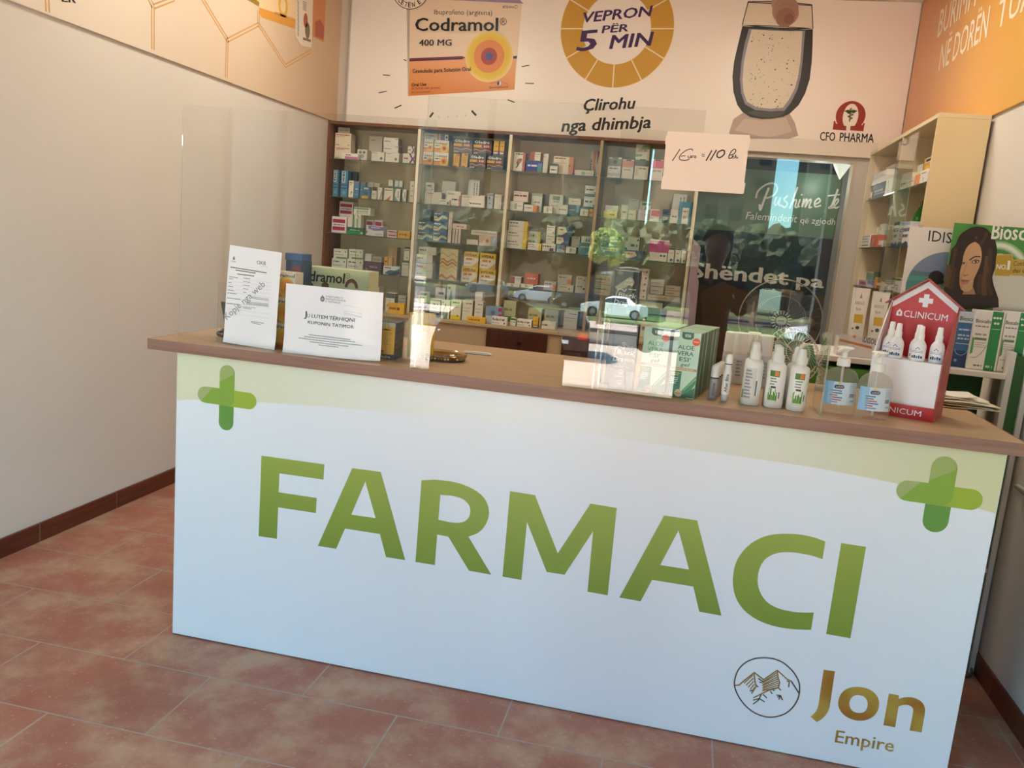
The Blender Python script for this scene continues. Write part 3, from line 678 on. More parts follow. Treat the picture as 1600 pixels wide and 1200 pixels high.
for pts, w, mt in [([(140, 568), (200, 560), (250, 515), (390, 405), (505, 495)], .0042, GB), ([(505, 495), (675, 378), (740, 435), (800, 490), (850, 512)], .004, GB), ([(850, 512), (900, 590), (945, 662)], .0042, DK),
                   ([(385, 410), (395, 500), (410, 580), (355, 665)], .0042, GB), ([(675, 380), (685, 470), (705, 530), (690, 595), (560, 630), (480, 670), (380, 720)], .0042, GB)]:
    strokepx(b, pl, e(pts), w, mt, 3)
for i in range(5): strokepx(b, pl, e([(370 + i * 5, 440 + i * 38), (262 + i * 26, 535 + i * 26)]), .0034, GB, 3)
for i in range(8): strokepx(b, pl, e([(668 + i * 4, 408 + i * 26), (500 - (i % 2) * 10, 520 + i * 16)]), .0034, GB, 3)
for pts in [[(440, 480), (500, 520)], [(455, 525), (480, 530)], [(410, 560), (436, 584)], [(335, 635), (380, 620)], [(500, 680), (545, 722)], [(590, 640), (612, 670)], [(690, 595), (718, 625)], [(480, 670), (440, 750), (375, 798)], [(450, 730), (516, 770)], [(375, 750), (450, 730)],
            [(668, 688), (715, 690), (740, 748)], [(680, 712), (715, 695)], [(695, 740), (715, 700)], [(800, 510), (825, 520), (818, 585)], [(640, 630), (620, 620)]]:
    strokepx(b, pl, e(pts), .0036, DK, 3)
b.build('mountain_emblem_print', fp, world=True)

# ------------------------------------------------------------------ clear screens on the counter
M_SHEET = sheet_mat('clear_acrylic', (0.965, 0.968, 0.955, 1))
M_SEDGE = sheet_mat('clear_acrylic_edge', (0.88, 0.90, 0.86, 1), haze=0.16, hazecol=(0.85, 0.83, 0.78, 1))
M_GLASS = sheet_mat('cabinet_glass', (0.96, 0.965, 0.95, 1), ior=1.36)
M_SHELFG = sheet_mat('shelf_glass', (0.86, 0.90, 0.86, 1), ior=1.40)
M_SHELFE = sheet_mat('shelf_glass_edge', (0.35, 0.45, 0.38, 1), haze=0.6, hazecol=(0.16, 0.22, 0.18, 1))
TIL = math.tan(R(1.0))
def tilt(b, k=1.0):
    for v in b.v: v.y += (v.z - ZT) * TIL * k
YA, YBS, TH = 0.085, 0.010, 0.004
zA = U(353, 168, 1, YA).z; zB = U(860, 159.5, 1, YBS + .012).z
def slot(cx, c0, c1, r):
    n = 12
    return [(cx + r * math.cos(math.pi * i / n), c1 + r * math.sin(math.pi * i / n)) for i in range(n + 1)] + [(cx + r * math.cos(math.pi + math.pi * i / n), c0 + r * math.sin(math.pi + math.pi * i / n)) for i in range(n + 1)]
# left sheet
pA = U(635, 446, 1, YA); pB = U(635, 486, 1, YA); s1 = slot(pA.x, pB.z, pA.z, 0.028); xA = U(662, 480, 1, YA).x
t = thing('clear_screen', 'clear acrylic screen at the left end of the counter behind the white notices', 'screen', (0.38, YA, ZT), group=None)
b = MB(); b.prism([(-0.052, ZT + .0005), (xA, ZT + .0005), (xA, zA), (-0.052, zA)], 1, YA, YA + TH, M_SHEET, holes=[s1], edge=M_SEDGE); b.build('sheet', t, world=True)
b = MB(); b.prism([(YA + TH + .0005, ZT + .0005), (YA + .10, ZT + .0005), (YA + .10, ZT + .03), (YA + TH + .0005, ZT + .10)], 0, 0.22, 0.224, M_SHEET, edge=M_SEDGE); b.build('foot', t, world=True)
q = U(341, 441, 1, YA - .006); b = MB(); b.prism([(q.x, ZT + .0005), (0.70, ZT + .0005), (0.70, q.z), (q.x, q.z)], 1, YA - .006, YA - .002, M_SHEET, edge=M_SEDGE); b.build('low_sheet', t, world=True)
# middle sheet with the arched hatch and two slots
t = thing('clear_screen', 'clear acrylic screen with arched hatch in the middle of the counter', 'screen', (1.08, YBS, ZT))
xl = U(641, 560, 1, YBS).x; xr = 1.615
arch = [(0.866 + 0.4205 * 0.5 * (1 - math.cos(math.pi * i / 28)), 1.115 + (U(772, 463, 1, YBS).z - 1.115) * math.sin(math.pi * i / 28)) for i in range(29)]
pA = U(1015, 488, 1, YBS); s2 = slot(pA.x, pA.z - .09, pA.z, 0.030)
b = MB(); b.prism([(xl, ZT + .0005), (0.866, ZT + .0005)] + arch + [(1.2865, ZT + .0005), (xr, ZT + .0005), (xr, zB), (xl, zB)], 1, YBS, YBS + TH, M_SHEET, holes=[s2], edge=M_SEDGE); tilt(b); b.build('sheet', t, world=True)
for fx in (xl + .012, 1.376):
    b = MB(); b.prism([(YBS + TH + .001, ZT + .0005), (YA - .008, ZT + .0005), (YA - .008, ZT + .03), (YBS + TH + .006, ZT + .24)], 0, fx, fx + .004, M_SHEET, edge=M_SEDGE); b.build('foot', t, world=True)
for px_, py_ in [(685.5, 516), (1006, 500)]:
    q = U(px_, py_, 1, YBS); mx = Matrix.Rotation(R(90), 4, 'X'); b = MB(); b.lathe([(0.0045, -0.003), (0.0045, 0.001), (0.003, 0.003), (0.0, 0.0035)], M('d9d4cb', .25, .8), 12, c=(q.x, YBS + (q.z - ZT) * TIL - 0.001, q.z), mx=mx); b.build('screw', t, world=True)
# right sheet
t = thing('clear_screen', 'clear acrylic screen at the right end of the counter in front of the spray bottles', 'screen', (1.75, YA, ZT))
YC = 0.045
zC = U(1260, 216.5, 1, YC).z; xc = U(1362, 300, 1, YC).x
b = MB(); b.prism([(1.380, 1.2505), (xc, 1.2505), (xc, zC), (1.380, zC)], 1, YC, YC + TH, M_SHEET, edge=M_SEDGE); tilt(b); b.build('sheet', t, world=True)
# its two upright brackets stand on the counter
for bx in (1.388, 2.035):
    b = MB(); b.prism([(YC + .0065, ZT + .0005), (YC + .155, ZT + .0005), (YC + .155, ZT + .225), (YC + .03, ZT + .245), (YC + .0115, ZT + .245)], 0, bx, bx + .005, M_SHEET, edge=M_SEDGE); b.build('bracket', t, world=True)
    b = MB(); b.box(bx, bx + .005, YC + .0045, YC + .0110, ZT + .0005, 1.2500, M_SEDGE); tilt(b); b.build('bracket_edge', t, world=True)
# ------------------------------------------------------------------ wall cabinet with glass shelves
CY0, CY1 = 3.25, 3.533
BAYX = [-0.985, U(655, 215, 1, CY0).x, U(798, 222, 1, CY0).x, U(940, 232, 1, CY0).x, 1.594]
SHZ = [U(575, 251, 1, 3.27).z, U(575, 310, 1, 3.27).z, U(575, 367.5, 1, 3.27).z, U(575, 426.0, 1, 3.27).z]
SHZ2 = [U(860, 270.5, 1, 3.27).z, U(860, 334, 1, 3.27).z, U(860, 394, 1, 3.27).z, U(860, 455, 1, 3.27).z]
SHZ = [(a + c) / 2 for a, c in zip(SHZ, SHZ2)]
BASEZ = 0.885; CTOP = ZB - 0.004
t = thing('wall_cabinet', 'brown and cream wall cabinet with glass shelves full of medicine boxes', 'cabinet', (0.30, 3.4, BASEZ))
b = MB(); b.box(XL + .001, XL + .019, CY0, CY1, BASEZ, CTOP, M_BROWN, .001); b.build('side_panel', t, world=True)
b = MB(); b.box(1.588, 1.608, CY0, CY1, BASEZ, CTOP, M_BEIGE, .001); b.box(1.587, 1.609, CY0 - .002, CY0, BASEZ, CTOP, M_CREAM); b.build('side_panel', t, world=True)
b = MB(); b.box(XL + .02, 1.587, CY0, CY1, CTOP - .02, CTOP, M_BROWN, .001); b.build('top_panel', t, world=True)
b = MB(); b.box(XL + .02, 1.587, CY1 - .008, CY1, BASEZ, CTOP - .021, M_CABIN); b.build('back_panel', t, world=True)
for i in (1, 2, 3):
    b = MB(); x = BAYX[i]; b.box(x - .009, x + .009, CY0 + .001, CY1 - .009, BASEZ, CTOP - .021, M_CABIN if i != 3 else M_BROWN)
    b.box(x - .010, x + .010, CY0 - .002, CY0 + .001, BASEZ, CTOP - .021, M_CREAM if i != 3 else M('a58a66', .5)); b.build('partition', t, world=True)
for i in range(4):
    x0, x1 = BAYX[i] + .0115, BAYX[i + 1] - .0115
    for z in SHZ:
        b = MB(); b.box(x0, x1, CY0 + .016, CY1 - .0095, z - .005, z, M_SHELFG); b.box(x0, x1, CY0 + .0145, CY0 + .0155, z - .005, z, M_SHELFE); b.build('glass_shelf', t, world=True)
for i, (f0, f1) in enumerate([(0.36, 1.0), (0.0, 0.60), (0.58, 1.0), (0.0, 0.55)]):
    x0, x1 = BAYX[i] + .011, BAYX[i + 1] - .011; w = x1 - x0
    b = MB(); b.prism([(x0 + f0 * w, BASEZ + .002), (x0 + f1 * w, BASEZ + .002), (x0 + f1 * w, CTOP - .03), (x0 + f0 * w, CTOP - .03)], 1, CY0 + .002, CY0 + .006, M_GLASS, edge=M_SHELFE); b.build('glass_door', t, world=True)
# base unit below it
t = thing('base_cabinet', 'low beige base cabinet with dark brown drawer fronts behind the counter', 'cabinet', (0.3, 3.3, 0))
BY = 3.05
b = MB(); b.box(XL + .014, 1.60, BY, 3.53, 0.0, BASEZ - .02, M('b59d7c', .5), .001); b.build('body', t, world=True)
b = MB(); b.box(XL + .014, 1.61, BY - .015, 3.53, BASEZ - .0195, BASEZ - .0005, M('b8a17f', .5), .001); b.build('worktop', t, world=True)
dx0 = U(760, 530, 1, BY).x
for k in range(3):
    x0 = dx0 + k * .52
    for z0, z1 in ((.58, .857), (.30, .57), (.03, .29)):
        if x0 + .40 > 1.6: continue
        b = MB(); b.box(x0, x0 + .42, BY - .018, BY - .0005, z0, z1, M_DRAWER, .002); d = b.build('drawer_front', t, world=True)
        b = MB(); b.lathe([(.006, 0), (.006, .012), (.012, .018), (.012, .024), (.004, .028)], M('2b1a12', .3, .5), 14, c=(x0 + .235, BY - .018, z1 - .07), mx=Matrix.Rotation(R(90), 4, 'X')); b.build('knob', d, world=True)

# ------------------------------------------------------------------ cartons
STY = {}
def S(name, base, side, *ops): STY[name] = (base, side, ops)
PK = 'b02a52'
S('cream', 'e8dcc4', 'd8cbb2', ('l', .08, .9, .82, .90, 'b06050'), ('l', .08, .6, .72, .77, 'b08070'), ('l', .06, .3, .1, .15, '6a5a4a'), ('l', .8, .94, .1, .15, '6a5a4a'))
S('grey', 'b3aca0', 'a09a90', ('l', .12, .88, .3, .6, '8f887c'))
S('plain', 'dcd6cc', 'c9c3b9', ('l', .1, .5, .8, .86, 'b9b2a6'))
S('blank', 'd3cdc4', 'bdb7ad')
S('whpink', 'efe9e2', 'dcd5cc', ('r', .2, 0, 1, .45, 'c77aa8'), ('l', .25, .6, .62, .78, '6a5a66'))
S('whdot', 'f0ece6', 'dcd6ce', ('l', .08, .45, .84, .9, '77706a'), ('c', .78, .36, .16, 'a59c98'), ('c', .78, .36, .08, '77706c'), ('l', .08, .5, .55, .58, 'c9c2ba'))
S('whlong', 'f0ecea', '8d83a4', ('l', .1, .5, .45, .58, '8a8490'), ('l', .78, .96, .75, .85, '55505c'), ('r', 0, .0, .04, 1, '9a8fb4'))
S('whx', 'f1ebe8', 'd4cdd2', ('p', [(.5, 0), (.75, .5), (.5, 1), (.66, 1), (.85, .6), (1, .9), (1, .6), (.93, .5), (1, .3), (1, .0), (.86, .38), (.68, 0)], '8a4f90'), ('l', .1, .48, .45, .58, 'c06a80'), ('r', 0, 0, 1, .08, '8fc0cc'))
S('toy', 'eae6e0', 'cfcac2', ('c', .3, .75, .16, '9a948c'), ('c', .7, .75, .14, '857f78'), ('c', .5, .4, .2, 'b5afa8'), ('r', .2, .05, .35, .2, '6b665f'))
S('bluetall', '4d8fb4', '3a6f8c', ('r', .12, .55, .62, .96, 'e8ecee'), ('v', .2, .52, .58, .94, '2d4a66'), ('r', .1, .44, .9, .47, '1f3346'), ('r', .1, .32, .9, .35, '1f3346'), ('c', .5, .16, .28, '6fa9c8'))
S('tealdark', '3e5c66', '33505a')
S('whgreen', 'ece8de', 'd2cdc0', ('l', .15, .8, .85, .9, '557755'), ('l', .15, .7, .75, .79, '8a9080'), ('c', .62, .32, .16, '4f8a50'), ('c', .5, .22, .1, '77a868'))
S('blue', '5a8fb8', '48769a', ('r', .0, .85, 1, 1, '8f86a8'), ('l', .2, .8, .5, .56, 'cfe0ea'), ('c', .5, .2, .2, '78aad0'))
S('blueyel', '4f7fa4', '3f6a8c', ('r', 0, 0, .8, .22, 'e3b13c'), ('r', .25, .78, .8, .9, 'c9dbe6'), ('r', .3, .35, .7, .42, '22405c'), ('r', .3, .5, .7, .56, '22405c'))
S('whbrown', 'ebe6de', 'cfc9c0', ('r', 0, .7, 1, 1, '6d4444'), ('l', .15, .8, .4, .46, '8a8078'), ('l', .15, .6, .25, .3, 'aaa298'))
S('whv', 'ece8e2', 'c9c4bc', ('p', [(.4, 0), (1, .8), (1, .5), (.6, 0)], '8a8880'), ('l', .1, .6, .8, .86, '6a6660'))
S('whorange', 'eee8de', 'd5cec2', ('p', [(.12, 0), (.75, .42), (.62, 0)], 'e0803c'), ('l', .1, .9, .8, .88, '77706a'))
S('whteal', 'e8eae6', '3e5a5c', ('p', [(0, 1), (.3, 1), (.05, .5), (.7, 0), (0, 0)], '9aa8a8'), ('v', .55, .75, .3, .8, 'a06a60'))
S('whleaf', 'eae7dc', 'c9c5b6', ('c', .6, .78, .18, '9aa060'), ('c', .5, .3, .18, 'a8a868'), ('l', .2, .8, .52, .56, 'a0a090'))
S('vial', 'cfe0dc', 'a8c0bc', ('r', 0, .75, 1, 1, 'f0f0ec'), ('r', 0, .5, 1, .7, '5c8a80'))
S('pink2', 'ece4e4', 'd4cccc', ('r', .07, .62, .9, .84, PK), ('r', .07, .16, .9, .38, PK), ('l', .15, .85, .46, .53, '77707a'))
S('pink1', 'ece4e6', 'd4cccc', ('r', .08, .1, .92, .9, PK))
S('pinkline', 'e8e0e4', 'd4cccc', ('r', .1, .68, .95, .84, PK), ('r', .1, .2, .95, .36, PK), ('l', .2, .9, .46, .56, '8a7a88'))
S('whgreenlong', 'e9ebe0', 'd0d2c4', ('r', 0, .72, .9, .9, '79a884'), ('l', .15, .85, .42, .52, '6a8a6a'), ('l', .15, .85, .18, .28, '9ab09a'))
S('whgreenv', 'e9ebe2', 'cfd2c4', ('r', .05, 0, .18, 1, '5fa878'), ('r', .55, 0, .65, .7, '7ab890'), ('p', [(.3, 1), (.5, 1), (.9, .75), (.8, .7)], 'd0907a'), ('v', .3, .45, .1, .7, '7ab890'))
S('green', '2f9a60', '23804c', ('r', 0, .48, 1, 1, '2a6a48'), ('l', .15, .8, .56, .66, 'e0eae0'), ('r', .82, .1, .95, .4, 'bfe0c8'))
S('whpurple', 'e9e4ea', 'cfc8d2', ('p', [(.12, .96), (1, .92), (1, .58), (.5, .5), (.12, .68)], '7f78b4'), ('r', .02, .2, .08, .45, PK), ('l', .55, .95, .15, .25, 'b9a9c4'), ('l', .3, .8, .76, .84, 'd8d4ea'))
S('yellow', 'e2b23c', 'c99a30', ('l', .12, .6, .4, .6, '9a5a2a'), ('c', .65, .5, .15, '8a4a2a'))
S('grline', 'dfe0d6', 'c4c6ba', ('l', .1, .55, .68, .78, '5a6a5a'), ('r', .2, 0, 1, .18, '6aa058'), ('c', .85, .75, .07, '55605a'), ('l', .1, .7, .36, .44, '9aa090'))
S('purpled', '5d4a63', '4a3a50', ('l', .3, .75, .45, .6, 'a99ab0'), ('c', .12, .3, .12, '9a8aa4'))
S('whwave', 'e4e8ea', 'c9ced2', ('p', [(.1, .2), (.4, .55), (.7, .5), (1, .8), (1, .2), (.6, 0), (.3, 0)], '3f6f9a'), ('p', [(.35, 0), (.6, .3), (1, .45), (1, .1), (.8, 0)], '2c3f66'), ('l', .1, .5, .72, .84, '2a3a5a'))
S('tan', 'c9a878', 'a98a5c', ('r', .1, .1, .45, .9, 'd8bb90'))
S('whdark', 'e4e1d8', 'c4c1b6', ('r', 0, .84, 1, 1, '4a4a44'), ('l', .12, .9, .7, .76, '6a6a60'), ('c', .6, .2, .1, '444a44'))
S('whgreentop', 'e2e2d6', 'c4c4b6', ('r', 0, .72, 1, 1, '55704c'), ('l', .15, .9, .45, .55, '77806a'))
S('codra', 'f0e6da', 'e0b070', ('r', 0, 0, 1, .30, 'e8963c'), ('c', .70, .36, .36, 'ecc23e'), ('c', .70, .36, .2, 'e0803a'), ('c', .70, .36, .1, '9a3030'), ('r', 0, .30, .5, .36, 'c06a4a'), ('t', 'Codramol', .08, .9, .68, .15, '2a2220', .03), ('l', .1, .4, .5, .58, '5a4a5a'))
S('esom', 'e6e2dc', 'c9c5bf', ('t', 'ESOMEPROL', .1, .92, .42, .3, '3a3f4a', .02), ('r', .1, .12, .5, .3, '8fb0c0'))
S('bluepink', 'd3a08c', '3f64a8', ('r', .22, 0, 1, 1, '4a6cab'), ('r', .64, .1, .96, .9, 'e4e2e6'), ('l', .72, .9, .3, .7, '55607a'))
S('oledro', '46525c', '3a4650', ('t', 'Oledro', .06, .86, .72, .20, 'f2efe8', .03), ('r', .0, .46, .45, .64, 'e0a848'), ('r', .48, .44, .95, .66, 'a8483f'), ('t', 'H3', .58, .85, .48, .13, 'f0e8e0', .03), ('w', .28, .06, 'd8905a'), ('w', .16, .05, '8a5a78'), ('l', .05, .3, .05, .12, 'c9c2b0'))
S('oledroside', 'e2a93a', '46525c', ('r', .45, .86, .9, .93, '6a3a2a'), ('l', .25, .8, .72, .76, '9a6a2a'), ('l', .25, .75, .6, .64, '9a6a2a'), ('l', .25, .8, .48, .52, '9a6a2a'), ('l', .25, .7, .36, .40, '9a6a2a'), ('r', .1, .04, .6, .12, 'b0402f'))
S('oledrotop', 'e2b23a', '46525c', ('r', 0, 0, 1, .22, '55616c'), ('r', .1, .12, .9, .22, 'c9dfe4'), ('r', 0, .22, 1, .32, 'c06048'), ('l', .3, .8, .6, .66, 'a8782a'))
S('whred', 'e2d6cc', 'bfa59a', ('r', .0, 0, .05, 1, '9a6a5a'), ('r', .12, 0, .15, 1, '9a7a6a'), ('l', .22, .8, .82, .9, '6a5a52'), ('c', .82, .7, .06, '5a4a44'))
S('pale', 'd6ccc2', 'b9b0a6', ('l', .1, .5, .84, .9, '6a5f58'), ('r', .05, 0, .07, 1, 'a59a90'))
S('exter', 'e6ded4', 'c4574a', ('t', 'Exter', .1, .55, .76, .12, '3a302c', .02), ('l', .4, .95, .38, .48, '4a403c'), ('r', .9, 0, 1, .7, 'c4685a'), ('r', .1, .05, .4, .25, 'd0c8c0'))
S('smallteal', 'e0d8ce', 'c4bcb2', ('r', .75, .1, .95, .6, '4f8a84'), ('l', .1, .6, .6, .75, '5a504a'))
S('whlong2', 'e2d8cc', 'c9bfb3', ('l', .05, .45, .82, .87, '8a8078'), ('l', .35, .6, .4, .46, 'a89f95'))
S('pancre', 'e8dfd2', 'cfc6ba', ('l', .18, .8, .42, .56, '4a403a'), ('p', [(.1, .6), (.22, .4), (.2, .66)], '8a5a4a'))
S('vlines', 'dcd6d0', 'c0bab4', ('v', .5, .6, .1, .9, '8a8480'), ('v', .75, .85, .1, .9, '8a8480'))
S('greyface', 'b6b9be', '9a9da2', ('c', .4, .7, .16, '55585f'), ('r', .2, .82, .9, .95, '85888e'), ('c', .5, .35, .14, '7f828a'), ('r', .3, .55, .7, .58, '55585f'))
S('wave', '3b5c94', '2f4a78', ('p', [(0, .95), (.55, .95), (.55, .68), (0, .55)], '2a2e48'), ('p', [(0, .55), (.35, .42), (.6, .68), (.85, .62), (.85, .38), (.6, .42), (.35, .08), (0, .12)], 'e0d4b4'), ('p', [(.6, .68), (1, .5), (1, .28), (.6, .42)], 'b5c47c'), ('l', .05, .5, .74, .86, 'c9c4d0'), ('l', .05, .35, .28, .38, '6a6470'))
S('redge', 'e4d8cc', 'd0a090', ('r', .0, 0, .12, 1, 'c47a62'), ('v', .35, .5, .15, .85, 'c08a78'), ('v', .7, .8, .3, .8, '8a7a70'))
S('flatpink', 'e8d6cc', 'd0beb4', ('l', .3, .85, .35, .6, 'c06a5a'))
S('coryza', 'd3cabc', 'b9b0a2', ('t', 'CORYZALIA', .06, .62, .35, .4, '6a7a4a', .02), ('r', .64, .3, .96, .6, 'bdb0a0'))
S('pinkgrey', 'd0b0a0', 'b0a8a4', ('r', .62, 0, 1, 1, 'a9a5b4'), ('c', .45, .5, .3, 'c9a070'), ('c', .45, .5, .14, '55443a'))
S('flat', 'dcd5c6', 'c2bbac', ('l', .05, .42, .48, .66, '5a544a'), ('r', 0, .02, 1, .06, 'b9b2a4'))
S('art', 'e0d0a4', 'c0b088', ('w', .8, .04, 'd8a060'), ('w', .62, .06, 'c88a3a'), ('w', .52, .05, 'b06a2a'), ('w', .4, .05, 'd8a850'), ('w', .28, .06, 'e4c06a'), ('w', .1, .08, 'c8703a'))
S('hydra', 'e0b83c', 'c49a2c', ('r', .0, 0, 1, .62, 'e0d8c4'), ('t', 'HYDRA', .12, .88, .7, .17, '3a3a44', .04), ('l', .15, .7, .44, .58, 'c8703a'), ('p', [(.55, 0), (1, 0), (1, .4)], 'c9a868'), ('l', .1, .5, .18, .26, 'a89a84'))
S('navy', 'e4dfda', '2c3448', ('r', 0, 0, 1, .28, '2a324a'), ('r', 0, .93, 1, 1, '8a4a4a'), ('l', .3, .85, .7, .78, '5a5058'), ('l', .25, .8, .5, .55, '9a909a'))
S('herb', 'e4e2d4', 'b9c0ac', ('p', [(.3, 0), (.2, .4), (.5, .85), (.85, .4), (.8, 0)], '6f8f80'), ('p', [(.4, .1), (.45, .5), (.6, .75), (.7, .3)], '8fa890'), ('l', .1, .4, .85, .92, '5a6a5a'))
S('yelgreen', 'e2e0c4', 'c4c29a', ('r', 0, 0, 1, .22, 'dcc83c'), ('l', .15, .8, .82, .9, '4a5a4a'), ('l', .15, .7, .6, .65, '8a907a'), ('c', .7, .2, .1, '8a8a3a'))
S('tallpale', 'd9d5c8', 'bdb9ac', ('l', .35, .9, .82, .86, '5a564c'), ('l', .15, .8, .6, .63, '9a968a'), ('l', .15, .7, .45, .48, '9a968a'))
S('bluegrey', '7f96ae', '9aa4ae', ('r', 0, 0, 1, .45, 'c4c6ce'), ('r', .8, .35, 1, .6, 'b02a44'), ('r', .78, .75, 1, .95, 'a83a4c'), ('c', .45, .65, .14, '5a7494'))
S('badi', 'e6e1d8', 'cdc8be', ('t', 'Badipol', .05, .6, .55, .28, '332e2a', .03), ('c', .85, .25, .1, '5a4640'), ('r', .66, .55, .85, .75, '77706a'), ('l', .05, .5, .2, .3, 'a8a196'))
S('rose', 'eae4d4', 'b8564c', ('c', .5, .55, .2, 'b07a78'), ('c', .4, .45, .13, '8a5a60'), ('c', .62, .62, .13, 'a05a60'), ('p', [(.4, .4), (.25, .2), (.35, .18), (.55, .4)], '4a4a44'), ('l', .2, .8, .88, .94, '3a5a44'), ('r', .8, .0, 1, 1, 'c0655a'))
S('bluered', '3a4a94', '324080', ('l', .1, .7, .5, .66, 'e4e4ea'), ('r', .74, .1, 1, .8, '5c8ab4'), ('r', .72, .08, .98, .4, '3a9a7c'), ('r', 0, 0, 1, .1, 'a83a40'))
S('redwh', 'e2dcd4', 'b05a54', ('r', 0, 0, .42, 1, 'a8564e'), ('l', .5, .95, .7, .78, '8a827c'), ('l', .5, .9, .45, .52, 'b0a8a0'))
S('orangebig', 'e4d6c4', 'd88a72', ('r', .78, 0, 1, 1, 'd88a6e'), ('l', .06, .6, .86, .92, '77625a'), ('r', .06, .1, .5, .5, 'd8c6b4'), ('l', .1, .6, .62, .66, 'b9a494'), ('c', .82, .5, .05, '8a4a3a'))
S('flatwh', 'e2dace', 'c9c1b5', ('r', .36, .2, .55, .8, '8fb0a0'), ('l', .6, .9, .5, .6, 'a89f94'))
S('orangewave', 'e6dccc', 'b0643c', ('p', [(.3, 1), (.75, 1), (.6, .5), (.95, 0), (.6, 0), (.3, .4)], 'd07a3c'), ('p', [(.75, 1), (1, 1), (.8, .4), (.8, .1)], '6a3a34'), ('v', .02, .2, .2, .7, '3a3430'))
S('redbrown', 'e0d4c8', 'a05048', ('l', .05, .95, .5, .66, '8a3a34'), ('l', .05, .5, .78, .86, 'a07a70'))
S('whorange2', 'e2dacd', 'e0903c', ('r', .7, 0, 1, 1, 'e08a3c'), ('l', .1, .6, .5, .62, '6a625a'))
S('whteal2', 'e0e0d4', '4f9a84', ('r', 0, .86, 1, 1, 'b9c4b4'), ('r', 0, 0, .06, 1, '4f9a84'), ('l', .3, .8, .5, .58, '8a9a8a'))
S('tealcap', 'd8d8cc', 'bcbcb0', ('r', .25, .72, .75, .92, '7a9a90'), ('l', .2, .8, .4, .46, 'aab0a4'), ('r', .3, .6, .7, .68, '9ab4aa'))
S('navyteal', '4a5f84', '6fa8bc', ('r', .72, .3, 1, 1, '7ab4c4'), ('l', .1, .6, .5, .56, 'c9d4e0'))
S('mylf', 'dfe2d8', '3f6f84', ('r', 0, 0, 1, .14, '44748a'), ('r', 0, .9, 1, 1, '3a5a6e'), ('l', .1, .8, .46, .6, '55606a'), ('c', .9, .25, .1, '5a8aa0'))
S('whyel', 'dcd6cc', 'd8b83a', ('r', .8, 0, 1, 1, 'dcbc3c'), ('l', .06, .5, .72, .82, '55504a'), ('l', .06, .6, .4, .5, '9a948a'))
S('whflat2', 'e0dad0', '6a4a78', ('l', .05, .7, .6, .75, '3f3a36'), ('r', .55, .05, .85, .45, '6a4a80'))
S('whdotr', 'dcd9ce', '5a4f74', ('l', .1, .8, .75, .82, '6a6a66'), ('c', .82, .2, .07, '4a4a46'), ('l', .1, .6, .45, .52, 'a8a69c'))
S('darkwave', '4a5878', '3c4864', ('p', [(0, .85), (.5, .85), (.62, .4), (.3, .1), (0, .1)], 'e2cbb4'), ('c', .8, .35, .2, '6a7a9a'), ('l', .1, .4, .55, .65, '8a5a4a'))
S('teal', '5f96a0', '4d7e88', ('l', .15, .8, .6, .68, 'cfe2e4'), ('p', [(.6, 0), (1, .4), (1, 0)], '8fbcc0'))
S('whtealarr', 'd8e0d8', '5a8a8a', ('p', [(.4, .2), (.5, .8), (.6, .2)], '4f7a78'), ('p', [(.65, .2), (.75, .8), (.85, .2)], '4f7a78'))
S('redorange', 'c86a4c', 'a84c38', ('l', .2, .8, .5, .62, 'e8d0c0'))
S('greyorange', 'c9c4bc', 'aaa59d', ('r', .72, .1, 1, .6, 'd8743c'), ('l', .1, .6, .7, .8, '6a665f'))
S('whdotb', 'd2cbc0', 'b0a99e', ('l', .15, .6, .6, .7, '5a544c'), ('c', .75, .45, .1, '3a3630'))
S('tagtop', 'e6e2da', 'c9c5bd', ('r', 0, .58, 1, .92, '8a9088'), ('c', .5, .78, .14, '55605a'), ('r', .3, .93, .75, .985, '3a3834'), ('l', .15, .8, .44, .5, '77726a'), ('r', 0, .12, 1, .25, 'd0cabf'))
S('tagpink', 'e6e0d8', 'c9c3bb', ('r', 0, .6, 1, .93, 'd8907a'), ('r', .3, .93, .75, .985, '3a3834'), ('l', .15, .8, .45, .5, '8a827a'))
S('tagdark', 'e4dfd2', '5a625e', ('r', 0, .66, 1, .95, '5a625e'), ('r', .3, .95, .75, .99, '2c2a28'), ('l', .3, .8, .52, .58, '55504a'), ('r', .05, .2, .3, .6, 'd8c0a4'))
S('tagmag', 'e0d6d0', 'c04a78', ('r', 0, .6, 1, .95, 'd4547c'), ('r', .25, .62, .36, .95, 'e890a8'), ('r', .3, .94, .75, .985, '3a2a30'), ('l', .2, .9, .44, .5, 'a89a9a'))
S('grwhite', 'dfe0d0', '4f7a40', ('p', [(.35, .65), (1, .72), (1, 1), (.5, .95)], '6f9a44'), ('l', .15, .85, .52, .62, 'c0605a'), ('l', .25, .8, .66, .72, '4a4a44'), ('p', [(0, .12), (.5, .2), (.5, .32), (0, .3)], '6f9a44'), ('r', .6, .1, .95, .35, 'c9d0c4'))
S('yelcard', 'e4da8c', 'c9bf70', ('l', .15, .7, .4, .6, '8a8a4a'), ('c', .75, .5, .12, '7a7a3a'))
S('greyyel', 'a9aaa4', '8f908a', ('l', .15, .85, .82, .88, '55564f'), ('c', .85, .2, .06, '55564f'))
S('whyellow2', 'e0dcc8', 'd8cc5a', ('r', .8, 0, 1, 1, 'd8cc5a'), ('l', .1, .6, .5, .6, '8a8678'))
S('tealband', 'd6d8cc', 'b5b8aa', ('r', .1, .55, .95, .85, '5f8a86'), ('p', [(.4, 0), (.55, .5), (.7, 0)], '8a928a'))
S('purpedge', 'dcd8de', '8a7aa8', ('r', 0, 0, .08, 1, '8a7ab4'), ('l', .2, .9, .55, .6, 'b0aab4'))
S('redwht', 'e4d8d2', 'c9bdb8', ('r', .1, .45, .95, .92, 'cc5a5c'), ('l', .15, .6, .2, .26, '9a8f8a'))
